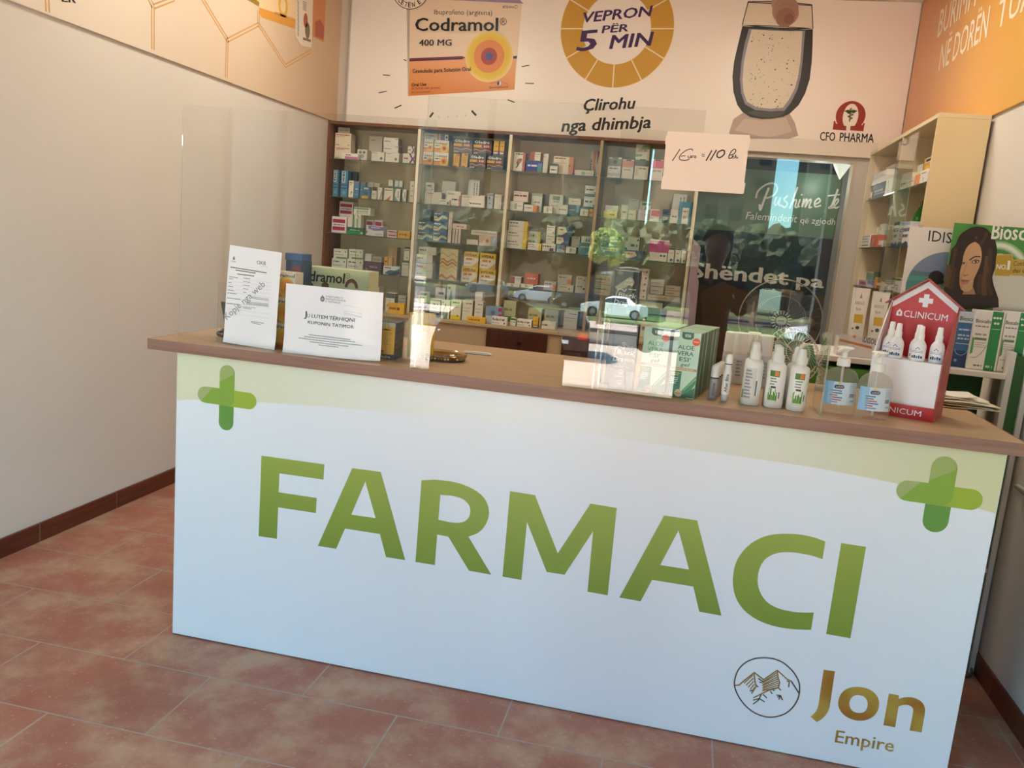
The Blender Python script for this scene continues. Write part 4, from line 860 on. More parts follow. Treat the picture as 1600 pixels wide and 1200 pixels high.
S('navygrey', '3c4258', '2f3448', ('r', 0, .22, 1, .45, 'a9a7aa'), ('c', .5, .75, .2, '262a3c'))
S('whlogo', 'd6cfc6', 'bab3aa', ('l', .2, .85, .45, .55, '6a6a4a'))
S('tealframe', '2f7f96', '276c80', ('r', .28, 0, .82, .74, 'dcd4c4'), ('c', .5, .3, .14, 'b58a7a'), ('l', .35, .75, .55, .6, 'b0605a'))
S('tealpack', '5f9098', '4e7a82', ('r', .1, .55, .9, .85, 'bccfc0'), ('l', .2, .8, .62, .74, '6a8a5a'), ('r', 0, 0, 1, .3, '4c7884'))
S('gdots', 'd8dccc', '3f8a68', ('r', .05, .78, .25, .98, '3f8a68'), ('r', .05, .3, .25, .48, '3f8a68'), ('l', .45, .9, .55, .66, '55685a'), ('c', .9, .85, .06, '3a443c'), ('c', .9, .36, .06, '3a443c'), ('l', .45, .9, .12, .22, '55685a'))
S('magenta', 'b5307c', '94246a', ('r', 0, .9, 1, 1, 'd8c6d2'), ('r', .66, 0, .7, .9, '8a1f5c'), ('l', .1, .6, .68, .76, 'd87aac'))
S('whmag', 'e0d8cc', 'c4bcb0', ('l', .6, .9, .55, .75, '3f3a36'))
S('navyarc', 'e0d6c8', '2f4a74', ('r', 0, .9, 1, 1, '3a4a6a'), ('c', .62, .16, .24, '3a5a8a'), ('c', .66, .1, .12, '8aa8c4'), ('l', .2, .7, .62, .68, 'a07a6a'))
S('pinkcol', 'd4bdb0', 'b89f92', ('c', .72, .5, .2, '7a6a64'), ('l', .1, .5, .4, .6, 'b09a8e'))
S('olive', 'bdbb96', '9a9a74', ('r', 0, .05, .7, .3, '4f7a4c'), ('l', .1, .7, .55, .66, '8a8a68'))
S('flatgrey', 'bcb09c', 'a0957f', ('r', 0, .02, 1, .1, '5a6a5c'), ('l', .08, .6, .45, .58, '7a705f'))
S('greenband', 'cfd2c4', '2f6f4a', ('r', 0, .45, 1, .85, '2f7a4c'), ('l', .2, .8, .2, .3, '8a8f80'))
S('jarlbl', 'd2d4c8', '6a7a6a', ('r', 0, .1, 1, .6, 'e4e4da'), ('l', .15, .85, .3, .42, '55605a'), ('r', 0, .75, 1, 1, '55605a'))
S('tin', '48586a', '3a4858', ('c', .5, .45, .34, '8a5a6a'), ('c', .5, .45, .22, 'c46a70'), ('c', .5, .45, .1, 'e8d8d4'))

def chamf(b, x0, x1, y0, y1, z0, z1, mat, c=.0012): b.box(x0, x1, y0, y1, z0, z1, mat, c)
def art(b, pl, w, h, ops, rnd, k0=1):
    for i, op in enumerate(ops):
        k = k0 + i; t_ = op[0]
        if t_ == 'r': rect(b, pl, op[1] * w + (.0008 if op[1] == 0 else 0), op[2] * h + (.0008 if op[2] == 0 else 0), op[3] * w - (.0008 if op[3] == 1 else 0), op[4] * h - (.0008 if op[4] == 1 else 0), M(op[5], .45), k)
        elif t_ == 'l': dashes(b, pl, op[1] * w, op[2] * w, op[3] * h, op[4] * h, M(op[5], .5), k, rnd)
        elif t_ == 'v':
            y = op[3] * h
            while y < op[4] * h:
                d = min(h * rnd.uniform(.03, .09), op[4] * h - y); rect(b, pl, op[1] * w, y, op[2] * w, y + d, M(op[5], .5), k); y += d + h * .02
        elif t_ == 'c':
            r = op[3] * min(w, h) if op[3] * min(w, h) else .001; disc(b, pl, op[1] * w, op[2] * h, min(r, op[1] * w + .0, w - op[1] * w, op[2] * h, h - op[2] * h), M(op[4], .45), k, 20)
        elif t_ == 'p': fill(b, pl, [(x * w, y * h) for x, y in op[1]], M(op[2], .45), k)
        elif t_ == 't': text(b, pl, op[1], (op[2] * w, op[4] * h), (op[3] * w, op[4] * h), (0, op[5] * h), M(op[6], .45), k, op[7], 1)
        elif t_ == 'w':
            pts = []; n = 10
            for q in range(n + 1): pts.append((.02 * w + .96 * w * q / n, (op[1] + op[2] * .5 + .05 * math.sin(q * 1.1)) * h))
            for q in range(n, -1, -1): pts.append((.02 * w + .96 * w * q / n, (op[1] - op[2] * .5 + .05 * math.sin(q * 1.1)) * h))
            fill(b, pl, pts, M(op[3], .45), k)
def carton(name, label, cat, x0, x1, y0, y1, z0, z1, sty, group=None, rnd=None):
    base, side, ops = STY[sty]; rnd = rnd or random.Random(int(x0 * 1e4) + int(z0 * 1e3))
    b = MB(); chamf(b, x0, x1, y0, y1, z0, z1, M(base, .5))
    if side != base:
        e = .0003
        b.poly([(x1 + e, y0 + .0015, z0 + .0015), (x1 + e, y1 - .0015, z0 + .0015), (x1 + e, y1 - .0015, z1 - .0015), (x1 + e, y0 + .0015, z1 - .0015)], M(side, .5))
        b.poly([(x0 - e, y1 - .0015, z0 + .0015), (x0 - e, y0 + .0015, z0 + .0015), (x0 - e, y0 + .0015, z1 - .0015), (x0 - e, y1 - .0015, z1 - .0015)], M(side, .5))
    pl = Plane((x0, y0, z0), (1, 0, 0), (0, 0, 1), 0.00022)
    art(b, pl, x1 - x0, z1 - z0, ops, rnd)
    o = b.build(name, loc=((x0 + x1) / 2, (y0 + y1) / 2, z0))
    return tag(o, label, cat, group)
# ------------------------------------------------------------------ medicine boxes in the wall cabinet
# x0, x1, top, bottom in photograph pixels; style; row (-1 front, 0, 1 back); 1 = stands on the box below it; words
ROWY = {-1: (3.276, 3.312), 0: (3.320, 3.405), 1: (3.415, 3.505)}
ROWB = {-1: (3.070, 3.110), 0: (3.125, 3.205), 1: (3.30, 3.40)}
BAYN = ['leftmost bay', 'second bay', 'third bay', 'rightmost bay']
SHN = ['top shelf', 'second shelf', 'third shelf', 'fourth shelf', 'lowest row']
W = {'cream': 'cream carton with red print', 'grey': 'small grey carton', 'plain': 'plain pale carton', 'blank': 'blank greyish carton', 'whpink': 'flat white carton with pink stripe', 'whdot': 'white carton with round grey mark', 'whlong': 'white carton with lilac side',
     'whx': 'white carton with purple crossed mark', 'toy': 'small white patterned pack', 'bluetall': 'tall blue and white carton', 'tealdark': 'dark teal carton', 'whgreen': 'white carton with green spots', 'blue': 'slim blue carton', 'blueyel': 'blue carton with yellow foot',
     'whbrown': 'white carton with brown top', 'whv': 'slim white carton with grey slant', 'whorange': 'white carton with orange wedge', 'whteal': 'white carton with dark side', 'whleaf': 'tall white carton with olive spots', 'vial': 'pale teal capped vial pack', 'pink2': 'white carton with two crimson bars',
     'pink1': 'white carton with one crimson bar', 'pinkline': 'flat white carton with crimson lines', 'whgreenlong': 'long white carton with green lines', 'whgreenv': 'upright white carton with green stripes', 'green': 'flat green carton', 'whpurple': 'white carton with lilac swoosh', 'yellow': 'flat yellow carton',
     'grline': 'white carton with green foot', 'purpled': 'dark purple carton', 'whwave': 'white carton with blue waves', 'tan': 'tan carton', 'whdark': 'white carton with dark top', 'whgreentop': 'white carton with green top', 'codra': 'orange and white painkiller carton', 'esom': 'white carton with grey capitals',
     'bluepink': 'blue and pink carton', 'oledro': 'dark carton with white and orange lettering', 'oledroside': 'upright orange carton', 'oledrotop': 'orange carton with grey foot', 'whred': 'whitish carton with red edges', 'pale': 'long pale carton', 'exter': 'white carton with red right edge', 'smallteal': 'small white and teal carton',
     'whlong2': 'long whitish carton', 'pancre': 'low white carton with dark name', 'vlines': 'tall pale carton with vertical print', 'greyface': 'grey patterned carton', 'wave': 'blue carton with cream wave', 'redge': 'slim white carton with red edge', 'flatpink': 'flat pale carton with red print', 'coryza': 'flat beige carton with green capitals',
     'pinkgrey': 'pink and grey carton', 'flat': 'flat off-white carton', 'art': 'tall carton with orange brush print', 'hydra': 'yellow and white carton with dark capitals', 'navy': 'white carton with navy foot', 'herb': 'white carton with green leaf', 'yelgreen': 'pale carton with yellow foot', 'tallpale': 'tall pale carton', 'bluegrey': 'blue and red carton',
     'badi': 'low white carton with bold black name', 'rose': 'white carton with red flower', 'bluered': 'blue carton with red foot', 'redwh': 'red and white carton', 'orangebig': 'big white carton with orange end', 'flatwh': 'flat white carton', 'orangewave': 'tall carton with orange ribbon', 'redbrown': 'white carton with red-brown name',
     'whorange2': 'low white carton with orange end', 'whteal2': 'white carton with teal edge', 'tealcap': 'white carton with teal cap mark', 'navyteal': 'navy and teal carton', 'mylf': 'white carton with teal bands', 'whyel': 'white carton with yellow end', 'whflat2': 'flat white carton with purple tab', 'whdotr': 'white carton with dark dot',
     'darkwave': 'navy and cream wave carton', 'teal': 'teal carton', 'whtealarr': 'pale carton with teal arrows', 'redorange': 'red-orange carton', 'greyorange': 'grey carton with orange end', 'whdotb': 'beige carton with black dot', 'tagtop': 'white carton with grey picture top', 'tagpink': 'white carton with salmon top',
     'tagdark': 'white carton with dark striped top', 'tagmag': 'white carton with magenta top', 'grwhite': 'green and white carton', 'yelcard': 'low yellow carton', 'greyyel': 'grey carton', 'whyellow2': 'white carton with yellow end', 'tealband': 'white carton with teal band', 'purpedge': 'white carton with purple edge',
     'redwht': 'white carton with red panel', 'navygrey': 'navy and grey carton', 'whlogo': 'beige-white carton', 'tealframe': 'teal carton with pale window', 'tealpack': 'teal green carton', 'gdots': 'white carton with green squares', 'magenta': 'magenta carton', 'whmag': 'low white carton', 'navyarc': 'white carton with navy arc', 'pinkcol': 'flat pinkish carton',
     'olive': 'flat olive carton', 'flatgrey': 'flat grey-beige carton', 'greenband': 'white carton with green band', 'jarlbl': 'small labelled dark-lidded pack', 'tin': 'dark round-marked pack'}
G = {}
G[0, 0] = [(520.5, 548, 229, 248, 'cream', 0, 0), (521, 548.5, 208, 229, 'cream', 0, 1), (528, 547, 198, 207, 'grey', 0, 1), (533.5, 559.5, 239.5, 249.5, 'whpink', -1, 0), (558, 573.5, 233.5, 249.5, 'toy', 0, 0), (580, 600.5, 237.5, 252, 'whdot', 0, 0), (602, 623.5, 238.5, 253, 'whdot', 0, 0),
           (598.5, 622.5, 227, 238, 'whlong', 0, 1), (598.5, 622.5, 215, 227, 'whlong', 0, 1), (576, 597, 212, 250, 'plain', 1, 0), (629, 648, 240, 254.5, 'whx', 0, 0), (637, 648, 227.5, 239, 'whx', 0, 1)]
G[0, 1] = [(517, 528.5, 265, 306, 'bluetall', 0, 0), (532.5, 543.5, 266.5, 306, 'bluetall', 0, 0), (541, 549, 268, 306, 'tealdark', 1, 0), (549.5, 557, 268, 306, 'tealdark', 1, 0), (544.5, 552.5, 282, 307, 'whgreen', 0, 0), (553.5, 561.5, 283, 308, 'blue', 0, 0), (562.5, 570.5, 284, 309, 'blue', 0, 0), (565, 578, 291.5, 310, 'blueyel', -1, 0),
           (581, 589, 292, 310, 'whbrown', 0, 0), (590, 597, 293, 311, 'whv', 0, 0), (600, 614.5, 294, 312, 'whorange', 0, 0), (616, 625.5, 295, 313, 'whteal', 0, 0), (628, 635, 296, 313.5, 'whteal', 0, 0), (640, 647, 283, 314, 'whleaf', 0, 0), (576, 583, 284.5, 309, 'plain', 1, 0), (584, 593, 286, 309, 'plain', 1, 0), (606, 613.5, 281, 311, 'vial', 1, 0), (616, 622, 282, 311, 'vial', 1, 0), (622.5, 628.5, 282.5, 311, 'vial', 1, 0)]
G[0, 2] = [(518, 541.5, 338.5, 364, 'pink2', 0, 0), (530, 552, 338, 364, 'pink2', 1, 0), (530, 552, 315, 338, 'pink2', 1, 1), (543, 568, 355.5, 366, 'green', 0, 0), (543, 551, 335, 355, 'plain', 0, 1), (552.5, 564, 335.5, 355.5, 'whgreenv', 0, 1), (552.5, 579, 323.5, 335.5, 'whgreenlong', 0, 1), (571.5, 599.5, 352.5, 369, 'whpurple', 0, 0), (571.5, 583, 343.5, 369, 'pink1', 1, 0), (584.5, 597, 344, 369, 'pink1', 1, 0), (605, 620, 359.5, 370.5, 'pinkline', 0, 0), (621, 641, 360.5, 372, 'yellow', 0, 0)]
G[0, 3] = [(518, 541, 404, 420, 'grline', 0, 0), (541.8, 567, 405, 421.5, 'grline', 0, 0), (521, 543.5, 388, 403, 'grline', 0, 1), (545, 567, 388.5, 404, 'grline', 0, 1), (569.5, 596, 409, 424.5, 'purpled', 0, 0), (570, 580.5, 397, 408.5, 'plain', 0, 1), (581.5, 596.5, 400.5, 409, 'grey', 0, 1), (598.5, 624.5, 416, 428, 'whwave', 0, 0), (600, 606, 402.5, 416, 'yellow', 0, 1), (606.5, 613, 402.5, 416, 'tan', 0, 1), (606, 620, 386, 424, 'tan', 1, 0), (627, 639, 420, 429, 'plain', 0, 0), (628, 639, 407, 420, 'whgreentop', 0, 1), (631, 640, 385.5, 407, 'whdark', 0, 1)]
G[0, 4] = [(572, 592, 448, 478, 'plain', 1, 0), (602.5, 617, 458, 473, 'jarlbl', 0, 0), (620, 634, 462, 486, 'tallpale', 1, 0), (605, 632, 474, 484, 'yellow', -1, 0)]
G[1, 0] = [(653.5, 676.5, 237.5, 257.5, 'codra', 0, 0), (677.5, 700.5, 238.5, 260, 'codra', 0, 0), (655, 677, 217.5, 237.5, 'codra', 0, 1), (678, 701.5, 219.5, 238.5, 'codra', 0, 1), (661, 684, 208.5, 218, 'esom', 0, 1), (685, 701, 209.5, 219.5, 'bluepink', 0, 1), (708, 718, 240, 262, 'oledroside', 0, 0), (720.5, 731, 239.5, 262, 'oledroside', 0, 0),
           (733.5, 759.5, 241.5, 265, 'oledro', 0, 0), (760.5, 787, 243, 266, 'oledro', 0, 0), (708, 738.5, 216, 239, 'oledro', 0, 1), (739.5, 769, 217.5, 241.5, 'oledro', 0, 1), (771, 779.5, 219, 242, 'oledrotop', 0, 1), (780.5, 788.5, 218.5, 242, 'oledrotop', 0, 1)]
G[1, 1] = [(654, 678, 285, 315, 'whred', 1, 0), (663.5, 690, 300, 317.5, 'pale', 0, 0), (690, 711, 283, 318, 'blank', 1, 0), (697, 719.5, 298.5, 321, 'exter', 0, 0), (686, 702.5, 311.5, 320, 'smallteal', -1, 0), (720.5, 757, 305.5, 324.5, 'whlong2', 0, 0), (729.5, 757, 312.5, 325.5, 'pancre', -1, 0), (731, 748.5, 281, 323, 'vlines', 1, 0), (749.5, 758, 305, 324, 'plain', 1, 0), (760.5, 770.5, 302, 326, 'greyface', 0, 0), (772, 783.5, 304, 327, 'plain', 0, 0)]
G[1, 2] = [(647, 675.5, 360.5, 375.5, 'wave', 0, 0), (647.5, 676, 345, 360.5, 'wave', 0, 1), (676.5, 698.5, 362.5, 378, 'wave', 0, 0), (677, 699, 347, 362.5, 'wave', 0, 1), (678, 699.5, 331.5, 347, 'wave', 0, 1), (652, 676, 327, 376, 'tealdark', 1, 0), (700, 706, 330.5, 380, 'redge', 0, 0), (706.5, 710.5, 358, 380.5, 'redge', 0, 0), (711, 715, 358, 381, 'redge', 0, 0), (715.5, 719.5, 358, 381, 'redge', 0, 0), (706.5, 729.5, 350, 358, 'flatpink', 0, 1), (729, 747, 374.5, 383.5, 'plain', 0, 0), (748, 777, 369, 385, 'pinkgrey', 0, 0), (736, 777.5, 361, 369, 'coryza', 0, 1)]
G[1, 3] = [(646.5, 675.5, 423.5, 433.5, 'flat', 0, 0), (647, 676, 411.5, 423.5, 'flat', 0, 1), (647, 676, 398, 411.5, 'flat', 0, 1), (654, 682, 385.5, 398, 'flat', 0, 1), (687, 715, 388.5, 437, 'art', 0, 0), (720.5, 746.5, 416.5, 439, 'hydra', 0, 0), (748, 774.5, 420.5, 443, 'hydra', 0, 0), (724.5, 748, 393, 416, 'hydra', 0, 1), (749.5, 775, 394, 418.5, 'hydra', 0, 1)]
G[1, 4] = [(653, 667, 473, 492, 'tin', 0, 0), (653.5, 667, 456.5, 473, 'whgreentop', 0, 1), (671, 687.5, 468, 493, 'navy', 0, 0), (680, 696, 446, 467, 'navy', 1, 0), (697.5, 711, 444, 490, 'herb', 1, 0), (689, 702.5, 469.5, 497, 'herb', 0, 0), (704, 720.5, 468.5, 498, 'yelgreen', 0, 0), (722, 738.5, 469, 499, 'tallpale', 0, 0), (741, 754.5, 470.5, 500, 'tallpale', 0, 0), (742, 754, 457, 470.5, 'plain', 0, 1), (729, 758.5, 495.5, 505, 'yellow', -1, 0), (758.5, 784, 479.5, 503, 'bluegrey', 0, 0), (768, 792, 495, 508, 'badi', -1, 0)]
G[2, 0] = [(800, 820.5, 238, 266, 'rose', 0, 0), (821.5, 847.5, 251, 268, 'bluered', 0, 0), (828.5, 845, 237.5, 251, 'redwh', 0, 1), (848.5, 856.5, 240, 268.5, 'plain', 0, 0), (859, 871.5, 255, 270.5, 'jarlbl', -1, 0), (864, 896, 244.5, 271, 'orangebig', 0, 0), (897.5, 928, 266, 275, 'flatwh', 0, 0), (930, 936, 266, 275.5, 'whlogo', 0, 0), (922, 936, 236, 274, 'orangewave', 1, 0)]
G[2, 1] = [(792, 817.5, 314.5, 330, 'flatwh', 0, 0), (802, 825.5, 298.5, 314.5, 'redbrown', 0, 1), (818.5, 839, 320, 331, 'whorange2', 0, 0), (829, 847, 302, 331, 'whteal2', 1, 0), (849, 863, 322.5, 333.5, 'flatwh', 0, 0), (857.5, 879.5, 304, 332, 'tealcap', 1, 0), (869, 887.5, 320, 335, 'whlogo', 0, 0), (888.5, 905, 320.5, 335, 'navyteal', 0, 0), (887, 908, 309.5, 320.5, 'whteal2', 0, 1), (906, 919.5, 326.5, 337, 'flatwh', 0, 0), (920.5, 927, 326.5, 337.5, 'yellow', 0, 0), (912, 932, 305.5, 326.5, 'mylf', 0, 1), (914, 933.5, 289, 305.5, 'mylf', 0, 1)]
G[2, 2] = [(789, 822.5, 374.5, 390, 'whyel', 0, 0), (792, 824, 361, 374.5, 'whyel', 0, 1), (794.5, 824.5, 345, 361, 'whyel', 0, 1), (824, 844, 361.5, 391, 'whyel', 1, 0), (824, 846, 380, 391.5, 'whyel', 0, 0), (847, 868, 381, 393.5, 'whflat2', 0, 0), (853, 867, 366, 381, 'whdotr', 0, 1), (854, 867.5, 352.5, 366, 'whdotr', 0, 1), (869.5, 883, 383, 396, 'bluegrey', 0, 0), (869, 889.5, 369, 383, 'darkwave', 0, 1), (872, 895, 352, 369, 'darkwave', 0, 1), (884, 900.5, 386, 396.5, 'flatwh', 0, 0), (891, 906, 369, 386, 'greyyel', 0, 1), (904, 924.5, 379.5, 399, 'teal', 0, 0), (908, 925, 369, 379.5, 'whtealarr', 0, 1)]
G[2, 3] = [(790, 812, 443, 453, 'flatwh', 0, 0), (813, 833, 444, 454, 'flatwh', 0, 0), (797, 816, 432, 443, 'redwh', 0, 1), (820, 841, 426, 443, 'redorange', 0, 1), (849, 869, 440, 456, 'greyorange', 0, 0), (870.5, 896, 445, 457, 'whdotb', 0, 0), (871, 893, 430, 445, 'greyorange', 0, 1), (898.5, 918, 442.5, 458, 'whdotb', 0, 0), (900, 917.5, 432, 442.5, 'whdotb', 0, 1)]
G[2, 4] = [(786, 806, 470, 500, 'olive', 1, 0), (797, 806, 497, 507, 'whgreentop', 0, 0), (807, 831, 499.5, 511, 'badi', 0, 0), (824, 846, 482, 512, 'olive', 1, 0), (832.5, 841, 495.5, 512, 'oledrotop', 0, 0), (850, 872, 484, 515, 'olive', 1, 0), (846, 868, 503, 515, 'flat', 0, 0), (880, 902, 486, 520, 'tallpale', 1, 0)]  # tall back-row olive cartons mostly stand in for greenish screen reflections
G[3, 0] = [(949.5, 970.5, 245.5, 277, 'tagtop', 0, 0), (971.5, 990, 249, 278.5, 'tagpink', 0, 0), (991.5, 1013.5, 248.5, 279.5, 'tagdark', 0, 0), (993.5, 1016, 215.5, 248.5, 'grwhite', 0, 1), (1016, 1036.5, 249, 280, 'tagmag', 0, 0)]
G[3, 1] = [(943, 964.5, 329.5, 340, 'yelcard', 0, 0), (944, 966, 321, 329.5, 'purpedge', 0, 1), (970, 981, 320, 341, 'whlogo', 0, 0), (981.5, 994.5, 328, 341.5, 'whyellow2', 0, 0), (982, 998, 311, 328, 'greyyel', 0, 1), (995.5, 1013, 327.5, 342.5, 'purpedge', 0, 0), (1001, 1017.5, 315, 327.5, 'tealband', 0, 1), (1015.5, 1031, 327, 344, 'redwht', 0, 0), (1034.5, 1044.5, 327, 346, 'navygrey', 0, 0), (1047, 1059.5, 327.5, 347.5, 'whlogo', 0, 0), (1060.5, 1080, 315.5, 349, 'tealframe', 0, 0), (1050, 1072, 303, 346, 'vlines', 1, 0)]
G[3, 2] = [(934, 969.5, 384.5, 402, 'tealpack', 0, 0), (936, 966, 369, 384.5, 'tealpack', 0, 1), (974, 998.5, 369.5, 404, 'gdots', 1, 0), (977.5, 1006, 391.5, 405, 'darkwave', 0, 0), (1014, 1042.5, 394.5, 407.5, 'whmag', 0, 0), (1014.5, 1046, 374.5, 394.5, 'magenta', 0, 1), (1043.5, 1053.5, 388, 408.5, 'navyarc', 0, 0), (1054.5, 1064, 388.5, 409, 'navyarc', 0, 0), (1064.8, 1074.5, 389, 409.5, 'navyarc', 0, 0)]
G[3, 3] = [(928, 954, 453, 461, 'flatgrey', 0, 0), (928, 955, 445.5, 453, 'olive', 0, 1), (929, 955, 438, 445.5, 'flatgrey', 0, 1), (930, 955, 430.5, 438, 'olive', 0, 1), (994, 1009.5, 459, 468, 'pinkcol', 0, 0), (995, 1010.5, 449, 459, 'pinkcol', 0, 1), (996, 1012, 439.5, 449, 'pinkcol', 0, 1), (998, 1013.5, 430, 439.5, 'pinkcol', 0, 1), (1000, 1015, 420, 430, 'pinkcol', 0, 1), (1011.5, 1063, 462, 471.5, 'flatgrey', 0, 0), (1016, 1037, 449.5, 462, 'flatgrey', 0, 1), (1016.5, 1038, 438, 449.5, 'flatgrey', 0, 1), (1038.5, 1063, 453.5, 462, 'flatgrey', 0, 1), (1040, 1064, 446, 453.5, 'flatgrey', 0, 1)]
G[3, 4] = [(938, 956, 488, 520, 'whgreentop', 1, 0), (998, 1034, 472, 512, 'greenband', 1, 0), (1040, 1062, 486, 520, 'plain', 1, 0)]

def place_goods():
    for (bay, sh), items in sorted(G.items()):
        rows = ROWB if sh == 4 else ROWY
        shz = BASEZ if sh == 4 else SHZ[sh]
        lo, hi = BAYX[bay] + .0135, BAYX[bay + 1] - .0135
        placed = []
        order = sorted(range(len(items)), key=lambda i: (items[i][0] + items[i][1]))
        for idx, (px0, px1, pt, pb, sty, row, st) in enumerate(items):
            y0, y1 = rows[row]; pm = (pt + pb) / 2
            a = U(px0, pm, 1, y0); c = U(px1, pm, 1, y0); xm = (px0 + px1) / 2
            h = U(xm, pt, 1, y0).z - U(xm, pb, 1, y0).z
            x0, x1 = max(a.x + .001, lo), min(c.x - .001, hi)
            if sh == 4: x0, x1 = a.x + .001, c.x - .001
            if x1 - x0 < .012: x0 = x1 - .03 if x1 >= hi - .001 else x0; x1 = max(x1, x0 + .03)
            if not st:
                z0 = shz + .0006
                h = U(xm, pt, 1, y0).z - z0
                # neighbours on the same shelf and row give way
                for q in placed:
                    if q[6] == row and abs(q[4] - z0) < .002 and q[0] < x1 and q[1] > x0:
                        if (q[0] + q[1]) < (x0 + x1): x0 = max(x0, q[1] + .0008)
                        else: x1 = min(x1, q[0] - .0008)
            else:
                z0 = shz; 
                for q in placed:
                    if q[6] == row and min(q[1], x1) - max(q[0], x0) > .25 * min(x1 - x0, q[1] - q[0]): z0 = max(z0, q[5])
                z0 += .0006
                for q in placed:
                    if q[6] == row and q[5] > z0 + .001 and q[0] < x1 and q[1] > x0:
                        if (q[0] + q[1]) < (x0 + x1): x0 = max(x0, q[1] + .0008)
                        else: x1 = min(x1, q[0] - .0008)
            top = (SHZ[sh - 1] - .008) if sh > 0 else CTOP - .024
            h = max(.018, min(h, top - z0))
            d = min(y1 - y0, max(.025, (x1 - x0) * 1.1))
            placed.append((x0, x1, y0, y0 + d, z0, z0 + h, row))
            rank = order.index(idx)
            place = ordw(rank) + ' from left'
            lab = '%s, %s, %s of the %s' % (W[sty], place, SHN[sh], BAYN[bay]) if sh < 4 else '%s, %s, below the %s' % (W[sty], place, BAYN[bay])
            carton('medicine_box', lab, 'medicine box', x0, x1, y0, y0 + d, z0, z0 + h, sty, 'medicine boxes on the %s' % ('base cabinet' if sh == 4 else 'wall cabinet shelves'))
place_goods()
# ------------------------------------------------------------------ things on the counter, from left to right
TXT = M('3a3836', .5); TXTL = M('77736f', .5); PAPER = M('f4efee', .55)
ZC0 = ZT + .0006
# black crumpled cord
t = thing('cord_bundle', 'small tangle of black cord lying at the left end of the counter', 'cord', (0.085, 0.19, ZT))
b = MB(); rnd = random.Random(3); pts = []
for i in range(60):
    a = i * .62; r = .018 + .014 * math.sin(i * .37); pts.append((0.085 + 1.4 * r * math.cos(a) + .01 * math.sin(i * .21), 0.19 + 1.1 * r * math.sin(a), ZC0 + .006 + .022 * (0.5 + .5 * math.sin(i * .83)) * (1 - abs(i - 30) / 45)))
b.tube(bez(pts, 3), .0052, M('1d1f22', .35), 6); b.build('cord', t, world=True)
# leaning grey card at the far left, behind the portrait notice
t = thing('grey_card', 'dark grey card corner showing left of the upright white notice', 'card', (0.13, .17, ZT))
b = MB(); b.prism([(U(345, 474, 1, .17).x, ZC0 + .125), (.17, ZC0 + .135), (.17, ZC0), (U(349, 490, 1, .17).x + .015, ZC0)], 1, .170, .173, M('4a4c50', .5)); b.build('sheet', t, world=True)

def notice(name, label, corners, y, nx=14, nz=14, bulge=.004, curl=None):
    """a paper sheet from four photograph corners (TL, TR, BR, BL) on plane y, gently bowed"""
    P = [U(*c, 1, y) for c in corners]
    for p in P: p.z = max(p.z, ZC0)
    o = P[3].copy(); 
    t = thing(name, label, 'notice', (o.x, y, o.z))
    return t, P
def grid_sheet(t, P, y, warp, matl, name, n=16):
    b = MB(); vs = []; back = []
    for j in range(n + 1):
        for i in range(n + 1):
            u, v = i / n, j / n
            p = (P[3] * (1 - u) + P[2] * u) * (1 - v) + (P[0] * (1 - u) + P[1] * u) * v
            w = warp(p.x - P[3].x, p.z - P[3].z)
            vs.append(Vector((p.x, y - w, p.z))); back.append(Vector((p.x, y - w + .0007, p.z)))
    fs = [(j * (n + 1) + i, j * (n + 1) + i + 1, (j + 1) * (n + 1) + i + 1, (j + 1) * (n + 1) + i) for j in range(n) for i in range(n)]
    b.faces(vs, fs, matl, True); b.faces(back, [f[::-1] for f in fs], matl, True)
    N = n + 1; edge = [i for i in range(n)] + [j * N + n for j in range(n)] + [n * N + n - i for i in range(n)] + [(n - j) * N for j in range(n)]
    for a, c in zip(edge, edge[1:] + edge[:1]): b.poly([vs[c], vs[a], back[a], back[c]], matl)
    return b.build(name, t, world=True)
# portrait notice
y = .060
t, P = notice('paper_notice', 'upright white printed notice with diagonal grey watermark words, taped at the left', [(359.5, 382.5), (443, 395), (432, 548.5), (349.5, 534)], y)
wf = lambda a, c: .010 * (a / .22) + .004 * math.sin(math.pi * min(max(c / .33, 0), 1)) + (.006 if c < .03 else 0) * (1 - c / .03 if c < .03 else 0)
sh = grid_sheet(t, P, y, wf, PAPER, 'sheet')
pl = Plane((P[3].x, y, P[3].z), (1, 0, 0), (0, 0, 1), .0005, warp=lambda a, c: wf(a, c)); q = lambda p: cr(p, 340, 370, 6.314)
b = MB(); px = lambda p: q([p])[0]
textpx(b, pl, 'OKB', px((398, 268)), px((488, 280)), px((400, 234)), TXT, 1)
textpx(b, pl, 'extrakt web', px((435, 291)), px((505, 297)), px((436, 284)), TXTL, 1)
c = pl.px(*px((167, 215))); disc(b, pl, c[0], c[1], .0046, M('8a8684', .5), 1, 14); disc(b, pl, c[0], c[1] + .005, .0026, M('8a8684', .5), 1, 10)
for a_, b_ in [((138, 243), (190, 252)), ((143, 236), (186, 244))]: strokepx(b, pl, [px(a_), px(b_)], .0012, M('a9a5a2', .5), 1)
rn = random.Random(8)
def dl(p0, p1, w, mt):
    p0 = Vector(pl.px(*px(p0))); p1 = Vector(pl.px(*px(p1))); L = (p1 - p0).length; d = (p1 - p0).normalized(); s = 0
    while s < L:
        e = min(s + rn.uniform(.004, .011), L); stroke(b, pl, [p0 + d * s, p0 + d * e], w, mt, 1); s = e + .0018
dl((135, 298), (498, 355), .0026, TXT); dl((188, 328), (385, 358), .0026, TXT); dl((205, 366), (372, 387), .0026, TXT)
for yy, xe in [(392, 210), (412, 160), (450, 145), (487, 160), (523, 165), (553, 200), (602, 240), (655, 220)]:
    dl((122 - (yy - 390) * .1, yy), (xe, yy + (xe - 120) * .13), .0019, TXTL)
